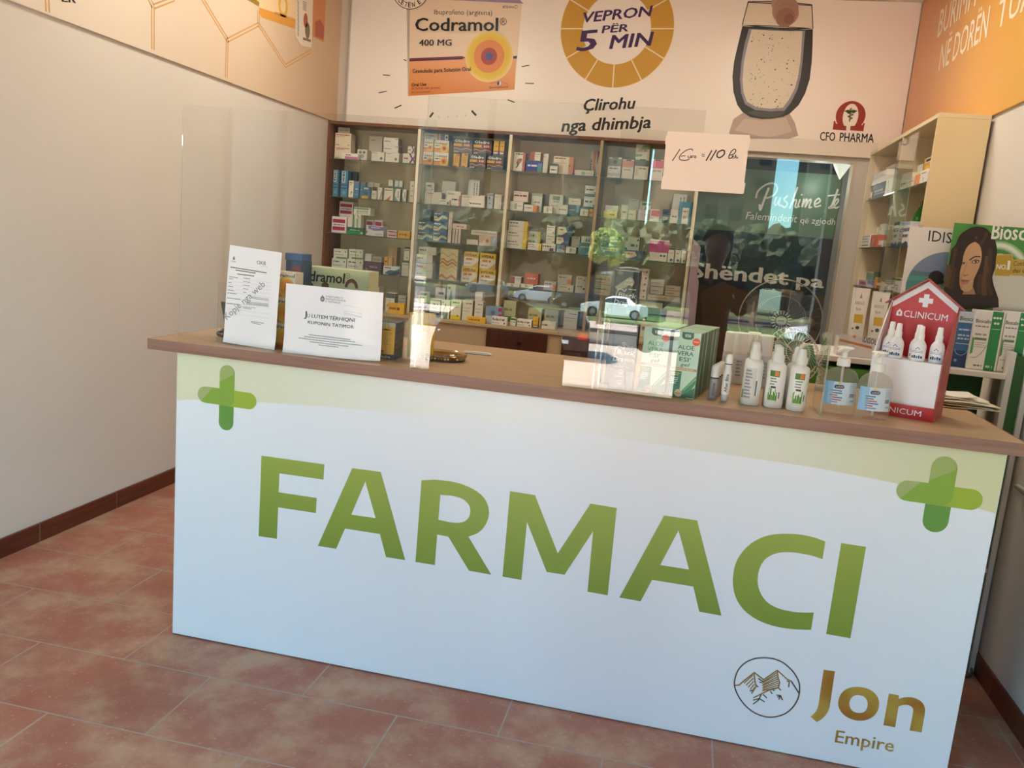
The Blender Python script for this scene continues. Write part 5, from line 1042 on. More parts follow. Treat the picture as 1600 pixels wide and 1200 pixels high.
for yy, xe in [(405, 330), (440, 330), (475, 328), (510, 315), (545, 298)]: dl((265, yy), (xe, yy + (xe - 265) * .14), .0019, TXTL)
for yy in (592, 606, 640, 652, 662): dl((355 - (60 if yy > 620 else 0), yy), (520, yy + 22), .0017, TXTL)
dl((262, 690), (390, 702), .0017, TXTL); dl((268, 702), (345, 712), .0017, TXTL); dl((340, 832), (470, 852), .0019, TXTL); dl((345, 845), (440, 865), .0019, TXTL)
LINE = M('cfc4c6', .5)
for yy in (430, 466, 502, 540, 576, 628, 680, 735, 780): strokepx(b, pl, [px((120 - (yy - 430) * .08, yy - 30)), px((545 - (yy - 430) * .05, yy + 22))], .0007, LINE, 1)
textpx(b, pl, 'Kopje nga web', px((100, 820)), px((492, 478)), px((60, 770)), M('8f8b8a', .5), 2)
b.build('print', t, world=True)
# landscape notice
y = .034
t, P = notice('paper_notice', 'landscape white notice in a plastic sleeve asking in capitals for a coupon', [(447, 442.5), (597.5, 457.5), (590, 565.5), (443, 552)], y)
def wf2(a, c):
    return .004 * math.sin(math.pi * min(max(a / .31, 0), 1)) + .008 * max(0, 1 - c / .06) - .022 * max(0, (a - .2) / .11) ** 2 * (0.3 + .7 * max(0, 1 - c / .2))
sleeve = M('f3efef', .22)
sh = grid_sheet(t, P, y, wf2, sleeve, 'sheet', 20)
pl = Plane((P[3].x, y, P[3].z), (1, 0, 0), (0, 0, 1), .0006, warp=lambda a, c: wf2(a, c)); px = lambda p: cr([p], 430, 430, 8.0)[0]
b = MB()
textpx(b, pl, 'J', px((365, 518)), px((400, 522)), px((368, 446)), TXT, 1, .008); textpx(b, pl, 'U', px((405, 521)), px((440, 526)), px((407, 478)), TXT, 1)
textpx(b, pl, 'LUTEM', px((462, 528)), px((660, 552)), px((466, 484)), TXT, 1, .006); textpx(b, pl, 'TËRHIQNI', px((680, 555)), px((995, 583)), px((686, 511)), TXT, 1, .006)
textpx(b, pl, 'KUPONIN', px((413, 602)), px((690, 636)), px((418, 565)), TXT, 1, .006); textpx(b, pl, 'TATIMOR', px((718, 640)), px((985, 668)), px((722, 600)), TXT, 1, .006)
GR = M('77757a', .5)
textpx(b, pl, 'DREJTORIA E', px((640, 272)), px((850, 296)), px((642, 252)), GR, 1); textpx(b, pl, 'PERGJITHSHME', px((638, 304)), px((885, 332)), px((640, 284)), GR, 1); textpx(b, pl, 'E TATIMEVE', px((636, 334)), px((820, 358)), px((638, 314)), GR, 1)
c = pl.px(*px((598, 296))); disc(b, pl, c[0], c[1], .0075, M('77747a', .5), 1, 16, ry=.009); disc(b, pl, c[0], c[1], .004, M('b5b2b6', .5), 2, 12); c = pl.px(*px((600, 256))); disc(b, pl, c[0], c[1], .002, M('77747a', .5), 2, 10)
for i, (a_, e_) in enumerate([((430, 742), (942, 803)), ((372, 765), (998, 834)), ((300, 782), (1080, 878)), ((440, 828), (920, 886)), ((555, 868), (800, 897))]): dl(a_, e_, .0021, TXTL)
b.build('print', t, world=True)
b = MB()
for z in (.175, .157, .148):
    zz = P[3].z + z; b.tube([(P[3].x + u, y - wf2(u, z) - .0012, zz - (u - .19) * .1) for u in (.205, .225, .245, .262)], .0016 if z > .15 else .0026, M('fbf8f6', .15), 5)
b.build('sleeve_fold', t, world=True)

# orange painkiller stack between the notices
x0 = U(461, 440, 1, .096).x - .107; zc = ZC0
for i in range(3):
    h = .0845
    b = MB(); y0 = .096; x1 = x0 + .107; chamf(b, x0, x1, y0, y0 + .06, zc, zc + h, M('f0dcc4', .45))
    pl = Plane((x0, y0, zc), (1, 0, 0), (0, 0, 1), .00025); w = x1 - x0
    rect(b, pl, .001, .001, w - .001, h * .52, M('e8843a', .45), 1); cx, cy = w * .80, h * .40
    for k, (r, cc) in enumerate([(.033, 'edc24a'), (.026, 'ee9c40'), (.018, 'e07a3a'), (.011, 'a8486a'), (.005, '7a4a94')]): disc(b, pl, min(cx, w - r - .0005), cy if r < .03 else .034, r, M(cc, .45), 2 + k, 24)
    text(b, pl, 'Codramol', (w * .12, h * .80), (w * .985, h * .80), (0, h * .13), M('2a2522', .45), 8, .02, 1)
    if i == 0: rect(b, pl, .001, .001, w - .001, h * .22, M('d8642c', .45), 8); text(b, pl, 'Arginina', (w * .5, h * .06), (w * .98, h * .06), (0, h * .1), M('2a2522', .45), 9, 0, 1)
    o = b.build('medicine_box', loc=((x0 + x1) / 2, .126, zc))
    tag(o, 'orange sunburst painkiller carton between the two notices, %s of three stacked' % ['lowest', 'middle', 'topmost'][i], 'medicine box', 'orange cartons stacked behind the notices'); zc += h + .0006
# blue carton edge lying on top of the stack
b = MB(); xq = U(445, 408, 1, .175).x; chamf(b, xq, xq + .062, .175, .25, ZC0 + .29, ZC0 + .314, M('3c5f94', .45)); 
b2 = MB(); chamf(b2, xq + .004, xq + .064, .175, .25, ZC0, ZC0 + .2894, M('2e4a6a', .45)); pl = Plane((xq + .004, .175, ZC0), (1, 0, 0), (0, 0, 1), .0003); disc(b2, pl, .040, .262, .018, M('8a3a30', .45), 1, 18, ry=.014); rect(b2, pl, .004, .18, .052, .24, M('24384e', .45), 1)
o = b2.build('medicine_box', loc=(xq + .034, .21, ZC0)); tag(o, 'tall dark blue carton with red oval behind the orange stack', 'medicine box')
o = b.build('medicine_box', loc=(xq + .031, .21, ZC0 + .29)); tag(o, 'flat blue carton lying on the tall dark blue carton', 'medicine box')
# wide pale green display carton behind the landscape notice
y = .256; A = U(470, 414, 1, y); C = U(583, 428, 1, y)
b = MB(); x0, x1, z1 = U(476, 430, 1, y).x, U(577, 430, 1, y).x, U(520, 419.5, 1, y).z; chamf(b, x0, x1, y, y + .09, ZC0, z1, M('d3d4a8', .45)); pl = Plane((0, y, 0), (1, 0, 0), (0, 0, 1), .0003)
textpx(b, pl, 'Codramol', (452, 437), (538.5, 443.5), (454, 421.5), M('23261f', .45), 1, .03) if False else textpx(b, pl, 'odramol', (472.5, 437.5), (538, 443.3), (474, 422), M('23261f', .45), 1, .03)
c = pl.px(543.5, 431); ring(b, pl, c[0], c[1], .0075, .009, M('3a3f34', .45), 1, 20); disc(b, pl, c[0], c[1], .002, M('3a3f34', .45), 1, 8)
for cx, cy in ((549, 450), (563, 458)):
    c = pl.px(cx, cy)
    if c[0] + .03 < x1: ring(b, pl, c[0], c[1], .014, .0215, M('8a4a40', .45), 2, 24, 0, 180, 1.3); ring(b, pl, c[0], c[1], .0215, .024, M('3a332c', .45), 2, 24, 0, 180, 1.3)
for cx in (484, 508):
    c = pl.px(cx, 447); disc(b, pl, c[0], c[1], .014, M('6a4030', .45), 1, 18)
o = b.build('display_carton', loc=((x0 + x1) / 2, y + .045, ZC0)); tag(o, 'wide pale green painkiller display carton standing behind the landscape notice', 'carton')
# orange and navy carton right of the notices
y = .128; x0, x1 = .648, .708; b = MB(); z1 = U(602, 503, 1, y).z; chamf(b, x0, x1, y, y + .085, ZC0, z1, M('45505a', .45)); pl = Plane((x0, y, ZC0), (1, 0, 0), (0, 0, 1), .0003); w, h = x1 - x0, z1 - ZC0
rect(b, pl, .001, h * .14, w - .001, h * .88, M('eab23c', .45), 1); rect(b, pl, .001, h * .88, w - .001, h - .001, M('cfc4b4', .45), 1); rect(b, pl, .001, .001, w - .001, h * .14, M('3a4a60', .45), 1)
text(b, pl, 'Oledro', (w * .05, h * .04), (w * .8, h * .04), (0, h * .06), M('f0ede8', .45), 2, .03, 1); rect(b, pl, w * .05, h * .17, w * .4, h * .24, M('b4402c', .45), 2)
fill(b, pl, [(w * .2, h * .78), (w * .45, h * .83), (w * .8, h * .79), (w * .5, h * .77)], M('4a4a4a', .45), 2)
for i in range(7): dashes(b, pl, w * .15, w * (.8 - (i % 3) * .1), h * (.70 - i * .05), h * (.715 - i * .05), M('9a6a24', .45), 2)
pr = Plane((x1 + .0002, y, ZC0), (0, 1, 0), (0, 0, 1), .0003)
for i, cc in enumerate(['6a5a62', 'a8503c', '7a6a5a', '8a3f4a', '55606a']):
    fill(b, pr, [(.002, h * (.12 + i * .16)), (.083, h * (.22 + i * .16)), (.083, h * (.28 + i * .16)), (.04, h * (.2 + i * .16)), (.002, h * (.2 + i * .16))], M(cc, .45), 1)
o = b.build('medicine_box', loc=((x0 + x1) / 2, y + .04, ZC0)); tag(o, 'upright orange and navy carton standing right of the landscape notice', 'medicine box')
# yellow capped pack with HYDRA lettering
cx, cy = .776, .175; t = thing('hydration_pack', 'tall yellow topped clear pouch bottle with dark capitals beside the glass tray', 'bottle', (cx, cy, ZT))
z1 = U(648, 487, 1, cy - .02).z; h = z1 - ZC0; b = MB(); b.lathe([(.020, 0), (.026, .004), (.027, h * .45), (.027, h * .62)], M('ddd6c0', .3), 24, c=(cx, cy, ZC0), sy=.6); b.build('body', t, world=True)
b = MB(); b.lathe([(.0275, h * .62), (.0275, h * .84), (.022, h * .95), (.012, h)], M('e3b93a', .3), 24, c=(cx, cy, ZC0), sy=.6); b.build('shoulder', t, world=True)
b = MB(); pl = Plane((cx, cy - .0168, ZC0), (1, 0, 0), (0, 0, 1), .0004); text(b, pl, 'HYDRA', (-.018, h * .66), (.018, h * .66), (0, h * .07), M('33353f', .45), 1, .04, 1); rect(b, pl, -.016, h * .36, .016, h * .45, M('e0c04a', .45), 1); rect(b, pl, -.004, h * .52, .004, h * .57, M('c8703a', .45), 1); b.build('print', t, world=True)
# yellow carton seen through the left slot
b = MB(); chamf(b, .715, .79, .235, .30, ZC0, ZC0 + .150, M('e0b83c', .45)); pl = Plane((.715, .235, ZC0), (1, 0, 0), (0, 0, 1), .0003); rect(b, pl, .006, .06, .05, .145, M('e2d8b0', .45), 1); dashes(b, pl, .012, .045, .11, .116, M('8a7a4a', .5), 2); dashes(b, pl, .012, .04, .09, .094, M('8a7a4a', .5), 2)
o = b.build('medicine_box', loc=(.75, .26, ZC0)); tag(o, 'yellow and cream carton standing behind the yellow topped bottle', 'medicine box')
# glass coin tray
M_DISH = sheet_mat('amber_glass', (.84, .76, .62, 1), ior=1.5)
cx, cy = .826, .275; t = thing('coin_tray', 'low oval glass coin tray with gold patterned band beside the hatch', 'tray', (cx, cy, ZT))
b = MB(); pr = [(.062, .001), (.080, .003), (.0885, .012), (.090, .022), (.086, .024), (.082, .018), (.076, .009), (.055, .006), (.0, .006)]
b.lathe(pr, M_DISH, 40, c=(cx, cy, ZC0), sy=.82); b.build('dish', t, world=True)
b = MB(); b.lathe([(.079, .0038), (.0865, .0105), (.0885, .0155)], M('b08a3c', .35, .3), 40, c=(cx, cy, ZC0 + .0002), sy=.82, cap=False)
rn2 = random.Random(5)
for i in range(22):
    a = -math.pi * (.05 + .9 * i / 22); r = .0885; b.lathe([(.0035 + .001 * rn2.random(), 0), (.0035, .0008)], M(rn2.choice(['6a4a1e', 'd8c080', '8a7030']), .4), 8, c=(cx + r * math.cos(a), cy + .82 * r * math.sin(a), ZC0 + .010), mx=Matrix.Rotation(a + math.pi / 2, 4, 'Z') @ Matrix.Rotation(R(68), 4, 'X'))
b.build('gold_band', t, world=True)
b = MB(); b.lathe([(.083, .0), (.0835, .0022), (.078, .0026)], M('3c3a44', .25), 40, c=(cx, cy, ZC0), sy=.82); b.build('base_rim', t, world=True)
# white letter opener
t = thing('letter_opener', 'slim white letter opener lying on the counter behind the glass tray', 'letter opener', (.90, .49, ZT)); b = MB()
b.prism([(.852, ZC0 + .001), (.94, ZC0 + .001), (.952, ZC0 + .004), (.94, ZC0 + .009), (.852, ZC0 + .007)], 1, .478, .50, M('e3e2dc', .35)); b.build('blade', t, world=True)

# ---- black dragon packs
BLK = M('1f1f22', .3); WHT = M('e8e4dc', .4)
def dragon(x0, x1, y, z1, label, kind):
    b = MB(); chamf(b, x0, x1, y, y + .07, ZC0, z1, BLK); pl = Plane((x0, y, ZC0), (1, 0, 0), (0, 0, 1), .0003); w, h = x1 - x0, z1 - ZC0
    s = w / .08
    def logo(zb):
        text(b, pl, 'Black', (w * .2, zb + .024 * s), (w * .93, zb + .024 * s), (.002, .015 * s), WHT, 1, .02); text(b, pl, 'Dragon', (w * .06, zb), (w * .92, zb), (.002, .015 * s), WHT, 1, .02)
        stroke(b, pl, bez([(w * .1, zb + .018 * s), (w * .17, zb + .045 * s), (w * .3, zb + .05 * s), (w * .45, zb + .044 * s), (w * .5, zb + .052 * s)], 5), .0028, WHT, 1)
        dashes(b, pl, w * .6, w * .9, zb + .050 * s, zb + .053 * s, WHT, 1)
    if kind == 'front':
        rect(b, pl, .001, .001, w - .001, h * .30, M('6f6a64', .4), 1); logo(h * .44); 
        for zz in (.70, .30 - .02, .12): disc(b, pl, w * .45, h * zz, .0068, WHT, 2, 20); disc(b, pl, w * .45, h * zz, .0056, M('4a4a4a', .4), 3, 20); text(b, pl, 'i', (w * .43, h * zz - .004), (w * .47, h * zz - .004), (0, .007), WHT, 4)
        stroke(b, pl, bez([(w * .42, h * .62), (w * .5, h * .5), (w * .58, h * .35), (w * .66, h * .16), (w * .72, h * .02)], 5), .004, M('33302e', .4), 2)
        dashes(b, pl, w * .15, w * .8, h * .35, h * .36, WHT, 2); dashes(b, pl, w * .2, w * .75, h * .20, h * .21, WHT, 2)
    else:
        logo(h * .70)
        Y0 = h * .845
        fill(b, pl, bez([(w * .03, Y0), (w * .2, Y0 + .010), (w * .45, Y0 + .026), (w * .62, Y0 + .034), (w * .8, Y0 + .022), (w * .72, Y0 + .006), (w * .58, Y0 + .010), (w * .5, Y0 + .002), (w * .35, Y0 - .002), (w * .15, Y0 - .008)], 4), M('b8b096', .4), 1)
        for i in range(5): disc(b, pl, w * (.45 + i * .06), Y0 + .012 + (i % 2) * .012, .004, M('d8d0ba', .4), 2, 8)
        disc(b, pl, w * .2, Y0 + .045, .009, M('77777a', .4), 1, 12, ry=.006); stroke(b, pl, [(w * .02, h - .003), (w * .97, h - .003)], .003, M('cfc4ac', .4), 1); disc(b, pl, w * .68, h * .64, .007, M('55602c', .4), 1, 10)
    o = b.build('gel_box', loc=((x0 + x1) / 2, y + .035, ZC0)); tag(o, label, 'carton', 'black cartons by the hatch')
y = .075; dragon(U(951, 600, 1, y).x, U(989, 600, 1, y).x, y, U(970, 507, 1, y).z, 'short black and grey carton with white lettering at the front beside the aloe cartons', 'front')
y = .16; dragon(U(957, 470, 1, y).x, U(996, 470, 1, y).x, y, U(975, 421, 1, y).z, 'tall black carton with a pale dragon standing behind the short black one', 'back')

# ---- aloe gel cartons
MINT = M('b9dcc4', .35); DGR = M('1f6a52', .4)
def aloe(x0, y0, z1, lettr):
    b = MB(); w = .081; h = z1 - ZC0; chamf(b, x0, x0 + w, y0, y0 + .050, ZC0, z1, MINT)
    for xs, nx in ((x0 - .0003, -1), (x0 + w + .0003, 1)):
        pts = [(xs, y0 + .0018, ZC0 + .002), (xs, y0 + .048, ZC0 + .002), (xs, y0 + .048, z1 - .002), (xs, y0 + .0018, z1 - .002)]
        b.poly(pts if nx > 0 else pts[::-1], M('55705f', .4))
    pl = Plane((x0, y0, ZC0), (1, 0, 0), (0, 0, 1), .0003)
    fill(b, pl, [(w * .30, h - .001), (w * .30, h - .016), (w * .38, h - .022), (w * .65, h - .022), (w * .73, h - .016), (w * .73, h - .001)], M('2a6e58', .4), 1)
    text(b, pl, 'ESI', (w * .42, h - .015), (w * .62, h - .015), (0, .008), WHT, 2, .03)
    disc(b, pl, w * .845, h * .865, .0115, M('e2502c', .4), 3, 20); dashes(b, pl, w * .75, w * .94, h * .86, h * .87, WHT, 4)
    text(b, pl, 'ALOE', (w * .20, h * .735), (w * .80, h * .735), (0, h * .062), lettr, 1, .01); text(b, pl, 'VERA', (w * .20, h * .645), (w * .80, h * .645), (0, h * .062), lettr, 1, .01); text(b, pl, "ESI’", (w * .30, h * .555), (w * .72, h * .555), (0, h * .062), lettr, 1, .01); text(b, pl, 'gel', (w * .36, h * .482), (w * .66, h * .482), (.003, h * .052), M('2a3a34', .4), 1)
    rect(b, pl, .001, h * .42, w - .001, h * .455, M('b08a62', .4), 1); dashes(b, pl, w * .2, w * .85, h * .432, h * .443, M('ead8c0', .4), 2)
    rect(b, pl, .001, .001, w * .44, h * .40, M('2f7a62', .4), 1)
    dashes(b, pl, w * .06, w * .40, h * .362, h * .375, M('c9c03c', .4), 2); dashes(b, pl, w * .06, w * .36, h * .335, h * .348, M('c9c03c', .4), 2)
    for i in range(4): dashes(b, pl, w * .05, w * (.34 - i * .02), h * (.29 - i * .028), h * (.301 - i * .028), WHT, 2)
    fill(b, pl, [(.001, .001), (.001, h * .05), (w * .5, h * .10), (w - .001, h * .36), (w - .001, h * .24), (w * .7, .001)], M('3f8a5c', .4), 3); fill(b, pl, [(w * .55, h * .09), (w - .001, h * .30), (w - .001, h * .34), (w * .6, h * .13)], M('7fb88a', .4), 4); fill(b, pl, [(w * .05, .004), (w * .6, h * .06), (w - .001, h * .18), (w - .001, .004)], M('2f7050', .4), 4)
    disc(b, pl, w * .40, h * .07, .0115, M('c9b296', .4), 5, 20); dashes(b, pl, w * .30, w * .50, h * .065, h * .075, M('6a5a4a', .4), 6)
    return b.build('aloe_gel_box', loc=(x0 + w / 2, y0 + .025, ZC0))
z1 = U(1020, 512, 1, .086).z; g1 = M('3f9a6e', .4); g2 = M('2f5a50', .4)  # left column's brighter letter green stands in for a reflection
first = {}
for col, (x0, y0, n) in enumerate([(1.513, .086, 5), (1.603, .062, 6)]):
    for k in range(n):
        if k == 0: o = aloe(x0, y0, z1, g1 if col == 0 else g2); first[col] = o; o.rotation_euler = (0, 0, R(-11))
        else:
            o = first[col].copy(); COL.objects.link(o); o.location = first[col].location + Vector((0.0536 * math.sin(R(11)) * k + .0008 * ((k * 7) % 3 - 1), k * .0536 * math.cos(R(11)), 0))
        tag(o, 'mint green aloe gel carton, %s from the front in the %s column' % (ordw(k), ['left', 'right'][col]), 'carton', 'aloe gel cartons')

# ---- roll-on vials, pen stick
def vial(x, y, label):
    t = thing('rollon_vial', label, 'vial', (x, y, ZC0), 0, 'small roll-on vials'); r = .0135
    b = MB(); b.lathe([(r * .92, 0), (r, .002), (r, .058), (r * .9, .062)], M('a9a6a8', .3), 20); b.build('body', t)
    b = MB(); b.lathe([(r * .98, .0622), (r * .98, .066)], M('3a3638', .4), 20); b.build('ring', t)
    b = MB(); b.lathe([(r * .95, .0662), (r * .95, .096), (r * .8, .101), (0, .102)], M('eeebe4', .4), 20); b.build('cap', t)
    pl = Plane((0, -r - .0002, 0), (1, 0, 0), (0, 0, 1), .0003); b = MB(); rect(b, pl, -.004, .01, .004, .05, M('77747c', .4), 1); b.build('print', t)
    return t
for i, (x, y) in enumerate([(1.734, .122), (1.741, .165), (1.750, .205), (1.759, .245)]): vial(x, y, 'small grey roll-on vial with white cap, %s from the front beside the aloe cartons' % ordw(i))
x, y = 1.768, .094; t = thing('pen_stick', 'white capped stick tube with black vertical writing in front of the vials', 'tube', (x, y, ZC0))
b = MB(); b.lathe([(.0085, 0), (.0105, .002), (.011, .022)], M('c9d2d8', .25), 18); b.build('tip', t)
b = MB(); b.lathe([(.0112, .022), (.0125, .04), (.0125, .085), (.009, .104), (.010, .112)], M('ece9e2', .35), 18); b.build('barrel', t)
b = MB(); b.lathe([(.0108, .1122), (.0108, .1150)], M('3a3836', .4), 18); b.build('ring', t)
b = MB(); b.lathe([(.0108, .1152), (.0108, .132), (.008, .141), (0, .143)], M('f0ede6', .35), 18); b.build('cap', t)
pl = Plane((0, -.0128, 0), (0, 0, 1), (-1, 0, 0), .0003); b = MB(); text(b, pl, 'After Bite', (.03, -.004), (.084, -.004), (0, .009), M('26262a', .4), 1, .02); b.build('print', t)

# ---- white cans behind
def can(x, y, h, label, tint):
    t = thing('spray_can', label, 'spray can', (x, y, ZC0), 0, 'white capped spray cans'); r = .0245
    b = MB(); b.lathe([(r * .94, 0), (r, .003), (r, h * .58), (r * .93, h * .60)], M('cfd0d2', .3), 24); b.build('body', t)
    b = MB(); b.lathe([(r * .985, h * .601), (r * .96, h - .006), (r * .86, h), (0, h)], M('ecebe8', .35), 24); b.build('cap', t)
    b = MB(); b.lathe([(r + .0004, .02), (r + .0004, h * .5)], M(tint, .4), 24, cap=False); b.build('label', t)
    pl = Plane((0, -r - .0006, 0), (1, 0, 0), (0, 0, 1), .0003); b = MB(); 
    for i in range(5): dashes(b, pl, -.009, .009, .03 + i * .012, .036 + i * .012, M('8a90a0', .4), 1)
    b.build('print', t)
for i, (x, y, h, tint) in enumerate([(1.793, .555, .172, 'b9bcc2'), (1.822, .495, .178, 'c4c6c8'), (1.868, .560, .178, '7f9cc4'), (1.905, .500, .178, 'b9c8dc')]):
    can(x, y, h, 'white capped spray can behind the spray bottles, %s from left' % ordw(i), tint)

# ---- white spray bottles
def spray(x, y, label, front):
    t = thing('spray_bottle', label, 'spray bottle', (x, y, ZC0), 0, 'white spray bottles'); r = .0275
    b = MB(); b.lathe([(r * .92, 0), (r, .004), (r, .118), (r * .93, .127), (r * .62, .133), (r * .5, .136)], M('eeece6', .3), 28); b.build('body', t)
    b = MB(); b.lathe([(.0165, .1362), (.0165, .156), (.0125, .160), (.0105, .178), (.008, .180)], M('f2f0ea', .35), 22); b.build('pump', t)
    b = MB(); b.lathe([(.0185, .1364), (.0178, .165), (.0125, .1835), (.0125, .199), (.010, .2005), (0, .2005)], M_SHEET, 20); b.build('clear_cap', t)
    b = MB(); n = 12; rr = r + .0005
    def cyl(z0, z1, a0, a1, matl, k=0):
        R_ = rr + k * .0002
        for i in range(n):
            p, q = R(a0 + (a1 - a0) * i / n), R(a0 + (a1 - a0) * (i + 1) / n)
            b.poly([(R_ * math.cos(p), R_ * math.sin(p), z0), (R_ * math.cos(q), R_ * math.sin(q), z0), (R_ * math.cos(q), R_ * math.sin(q), z1), (R_ * math.cos(p), R_ * math.sin(p), z1)], matl)
    rd = random.Random(int(x * 1000) + int(y * 1000))
    if front == 'back':
        cyl(.018, .112, 215, 285, M('d3d1cc', .4))
        for i in range(9): cyl(.022 + i * .0098, .0275 + i * .0098, 218, 222 + rd.uniform(28, 44), M('97959a', .4), 1)
        cyl(.03, .075, 288, 296, M('6a6866', .4), 1)
        cyl(.02, .045, 200, 214, M('5f9a4c', .4))
    else:
        c0 = 225 if front == 'side' else 238
        cyl(.018, .112, c0, c0 + 58, M('e9ebe2', .4)); cyl(.094, .112, c0, c0 + 58, M('4a7a30', .4), 1); cyl(.096, .110, c0 + 30, c0 + 54, M('d8803c', .4), 2)
        for i in range(3): cyl(.086 - i * .008, .090 - i * .008, c0 + 6, c0 + 30 + rd.uniform(0, 20), M('8a908a', .4), 1)
        cyl(.060, .066, c0 + 14, c0 + 44, M('5a3a30', .4), 1)
        for i in range(12): a = c0 + i * 4.6; cyl(.022, .036 + rd.uniform(.0, .026), a, a + 5.2, M(rd.choice(['4f8a34', '6aa044', '3f7030', '86b05a']), .4), 1)
        cyl(.018, .024, c0, c0 + 58, M('c9d8b4', .4), 2); cyl(.03, .05, c0 + 64, c0 + 72, M('77746f', .4), 1)
    b.build('label', t)
for i, (x, y, fr) in enumerate([(1.842, .100, 'back'), (1.908, .096, 'side'), (1.972, .090, 'front'), (1.845, .162, 'back'), (1.910, .160, 'side'), (1.968, .152, 'front')]):
    spray(x, y, 'white pump spray bottle, %s from left in the %s row by the clear bracket' % (ordw(i % 3), ['front', 'rear'][i // 3]), fr)

# ---- hand sanitisers
M_CLR = sheet_mat('clear_gel', (.93, .92, .89, 1), ior=1.30, haze=.12, hazecol=(.78, .72, .64, 1))
def sanit(x, y, rot, label):
    t = thing('sanitizer_bottle', label, 'sanitizer bottle', (x, y, ZC0), R(rot), 'hand sanitizer bottles'); rx = .051; sy = .62
    prof = [(rx * .93, 0), (rx, .004), (rx, .092), (rx * .97, .104), (rx * .86, .117), (rx * .66, .127), (rx * .42, .132), (.0165, .134), (.0165, .139)]
    b = MB(); b.lathe(prof, M_CLR, 36, sy=sy); b.build('body', t)
    b = MB(); b.lathe([(.019, .1392), (.019, .160), (.016, .162)], M('f0eee8', .35), 24); b.build('collar', t)
    b = MB(); b.lathe([(.0085, .1622), (.0075, .180), (.010, .184), (.022, .190), (.024, .194), (.020, .196), (0, .196)], M('f2f0ea', .35), 20); b.tube([(0, 0, .189), (-.012, -.012, .190), (-.028, -.026, .184)], [.008, .0075, .005], M('f2f0ea', .35), 10); b.build('pump', t)
    b = MB(); b.tube([(0, 0, .139), (0.002, 0, .07), (.004, 0, .008)], .0038, M('dedcd6', .3), 8); b.build('dip_tube', t)
    b = MB(); n = 18
    def lab(z0, z1, a0, a1, matl, k=0):
        for i in range(n):
            p, q = R(a0 + (a1 - a0) * i / n), R(a0 + (a1 - a0) * (i + 1) / n); R_ = rx + .0005 + k * .00025
            f = lambda a, z: (R_ * math.cos(a), R_ * sy * math.sin(a), z)
            b.poly([f(p, z0), f(q, z0), f(q, z1), f(p, z1)], matl)
    lab(.026, .094, 200, 322, M('cfe0ec', .4)); lab(.026, .094, 200, 238, M('8fbcdc', .4), 1)
    rd = random.Random(int(x * 991))
    for i in range(6): lab(.088 - i * .0042, .0895 - i * .0042, 292, 318 - rd.uniform(0, 4), M('8f9cae', .4), 1)
    for i in range(14): lab(.05, .062, 294 + i * 1.5, 294.8 + i * 1.5, M('4a4a4e', .4), 1)
    for i, cc in enumerate(['55688a', '55688a', 'c0404a', '4a5f8a', 'c0404a', '77889a']): lab(.066 - i * .0068, .0695 - i * .0068, 226 + i, 250 + rd.uniform(0, 22), M(cc, .4), 1)
    for i in range(3): lab(.036, .041, 300 + i * 6, 303 + i * 6, M(['55585f', '4f8a5a', '55585f'][i], .4), 1)
    b.build('label', t)
    b = MB(); pl = Plane((-.012, -rx * sy - .0016, .074), Vector((1, 0, 0)), (0, 0, 1), .0003)
    capsule(b, pl, (-.010, .012 - .006), (.008, .012 - .006), .0055, M('2c4a94', .4), 1); text(b, pl, 'LAUS', (-.011, .0033), (.010, .0033), (.001, .0055), M('f0c83c', .4), 2, .03, 1)
    disc(b, pl, -.002, .0165, .0042, M('e0cc3c', .4), 2, 12); b.build('logo', t)
sanit(2.098, .150, 8, 'clear pump bottle of hand sanitizer beside the clear bracket, the left one')
sanit(2.186, .108, 14, 'clear pump bottle of hand sanitizer next to the red display house, the right one')

# ---- red display house with small bottles
t = thing('display_stand', 'red and white house shaped cardboard display stand with white cross', 'display stand', (2.372, .165, ZC0), R(-23))
RD = M('c0222a', .4); RDS = M('a83a34', .4); WC = M('ece8ec', .45); w = .195; d = .165
b = MB()   # local frame: front right corner at origin, x to the right, y to the back
b.prism([(-w, 0), (0, 0), (0, .335), (-w * .5, .408), (-w, .335)], 1, d - .004, d, RD)
b.build('back_panel', t)
b = MB(); b.prism([(.0, 0), (d, 0), (d, .325), (d - .004, .34), (d * .72, .30), (d * .42, .25), (.0, .172)], 0, -.003, 0.0, RDS)
b.poly([(-.0034, .0, .001), (-.0034, .0, .172), (-.0034, d * .42, .245), (-.0034, d * .72, .285), (-.0034, d - .005, .31), (-.0034, d - .005, .001)][::-1], WC); b.build('side_panel', t)
b = MB(); b.prism([(.0, 0), (d, 0), (d, .325), (d - .004, .34), (d * .72, .30), (d * .42, .25), (.0, .172)], 0, -w, -w + .003, WC); b.build('side_panel', t)
b = MB(); b.box(-w + .0035, -.0035, -.002, .002, .0, .170, WC); b.build('front_panel', t)
b = MB(); b.box(-w + .0035, -.0035, .0025, d - .0045, .164, .168, WC); b.build('tray_floor', t)
b = MB(); fr = []; n = 10
for i in range(n + 1):
    u = i / n; fr.append((-w + w * u, -.004 - .014 * math.sin(math.pi * u)))
for i in range(n):
    p, q = fr[i], fr[i + 1]; b.poly([(p[0], p[1], 0), (q[0], q[1], 0), (q[0], q[1], .040), (p[0], p[1], .040)], RD); b.poly([(q[0], q[1] + .001, 0), (p[0], p[1] + .001, 0), (p[0], p[1] + .001, .040), (q[0], q[1] + .001, .040)], WC)
sp = b.build('base_strip', t)
b = MB(); pl = Plane((-w, -.0195, 0), (1, 0, 0), (0, 0, 1), .0002, warp=lambda a, c: .014 * math.sin(math.pi * min(max(a / w, 0), 1)) - .014); text(b, pl, 'CLINICUM', (w * .17, .012), (w * .83, .012), (0, .016), WC, 1); b.build('print', sp)
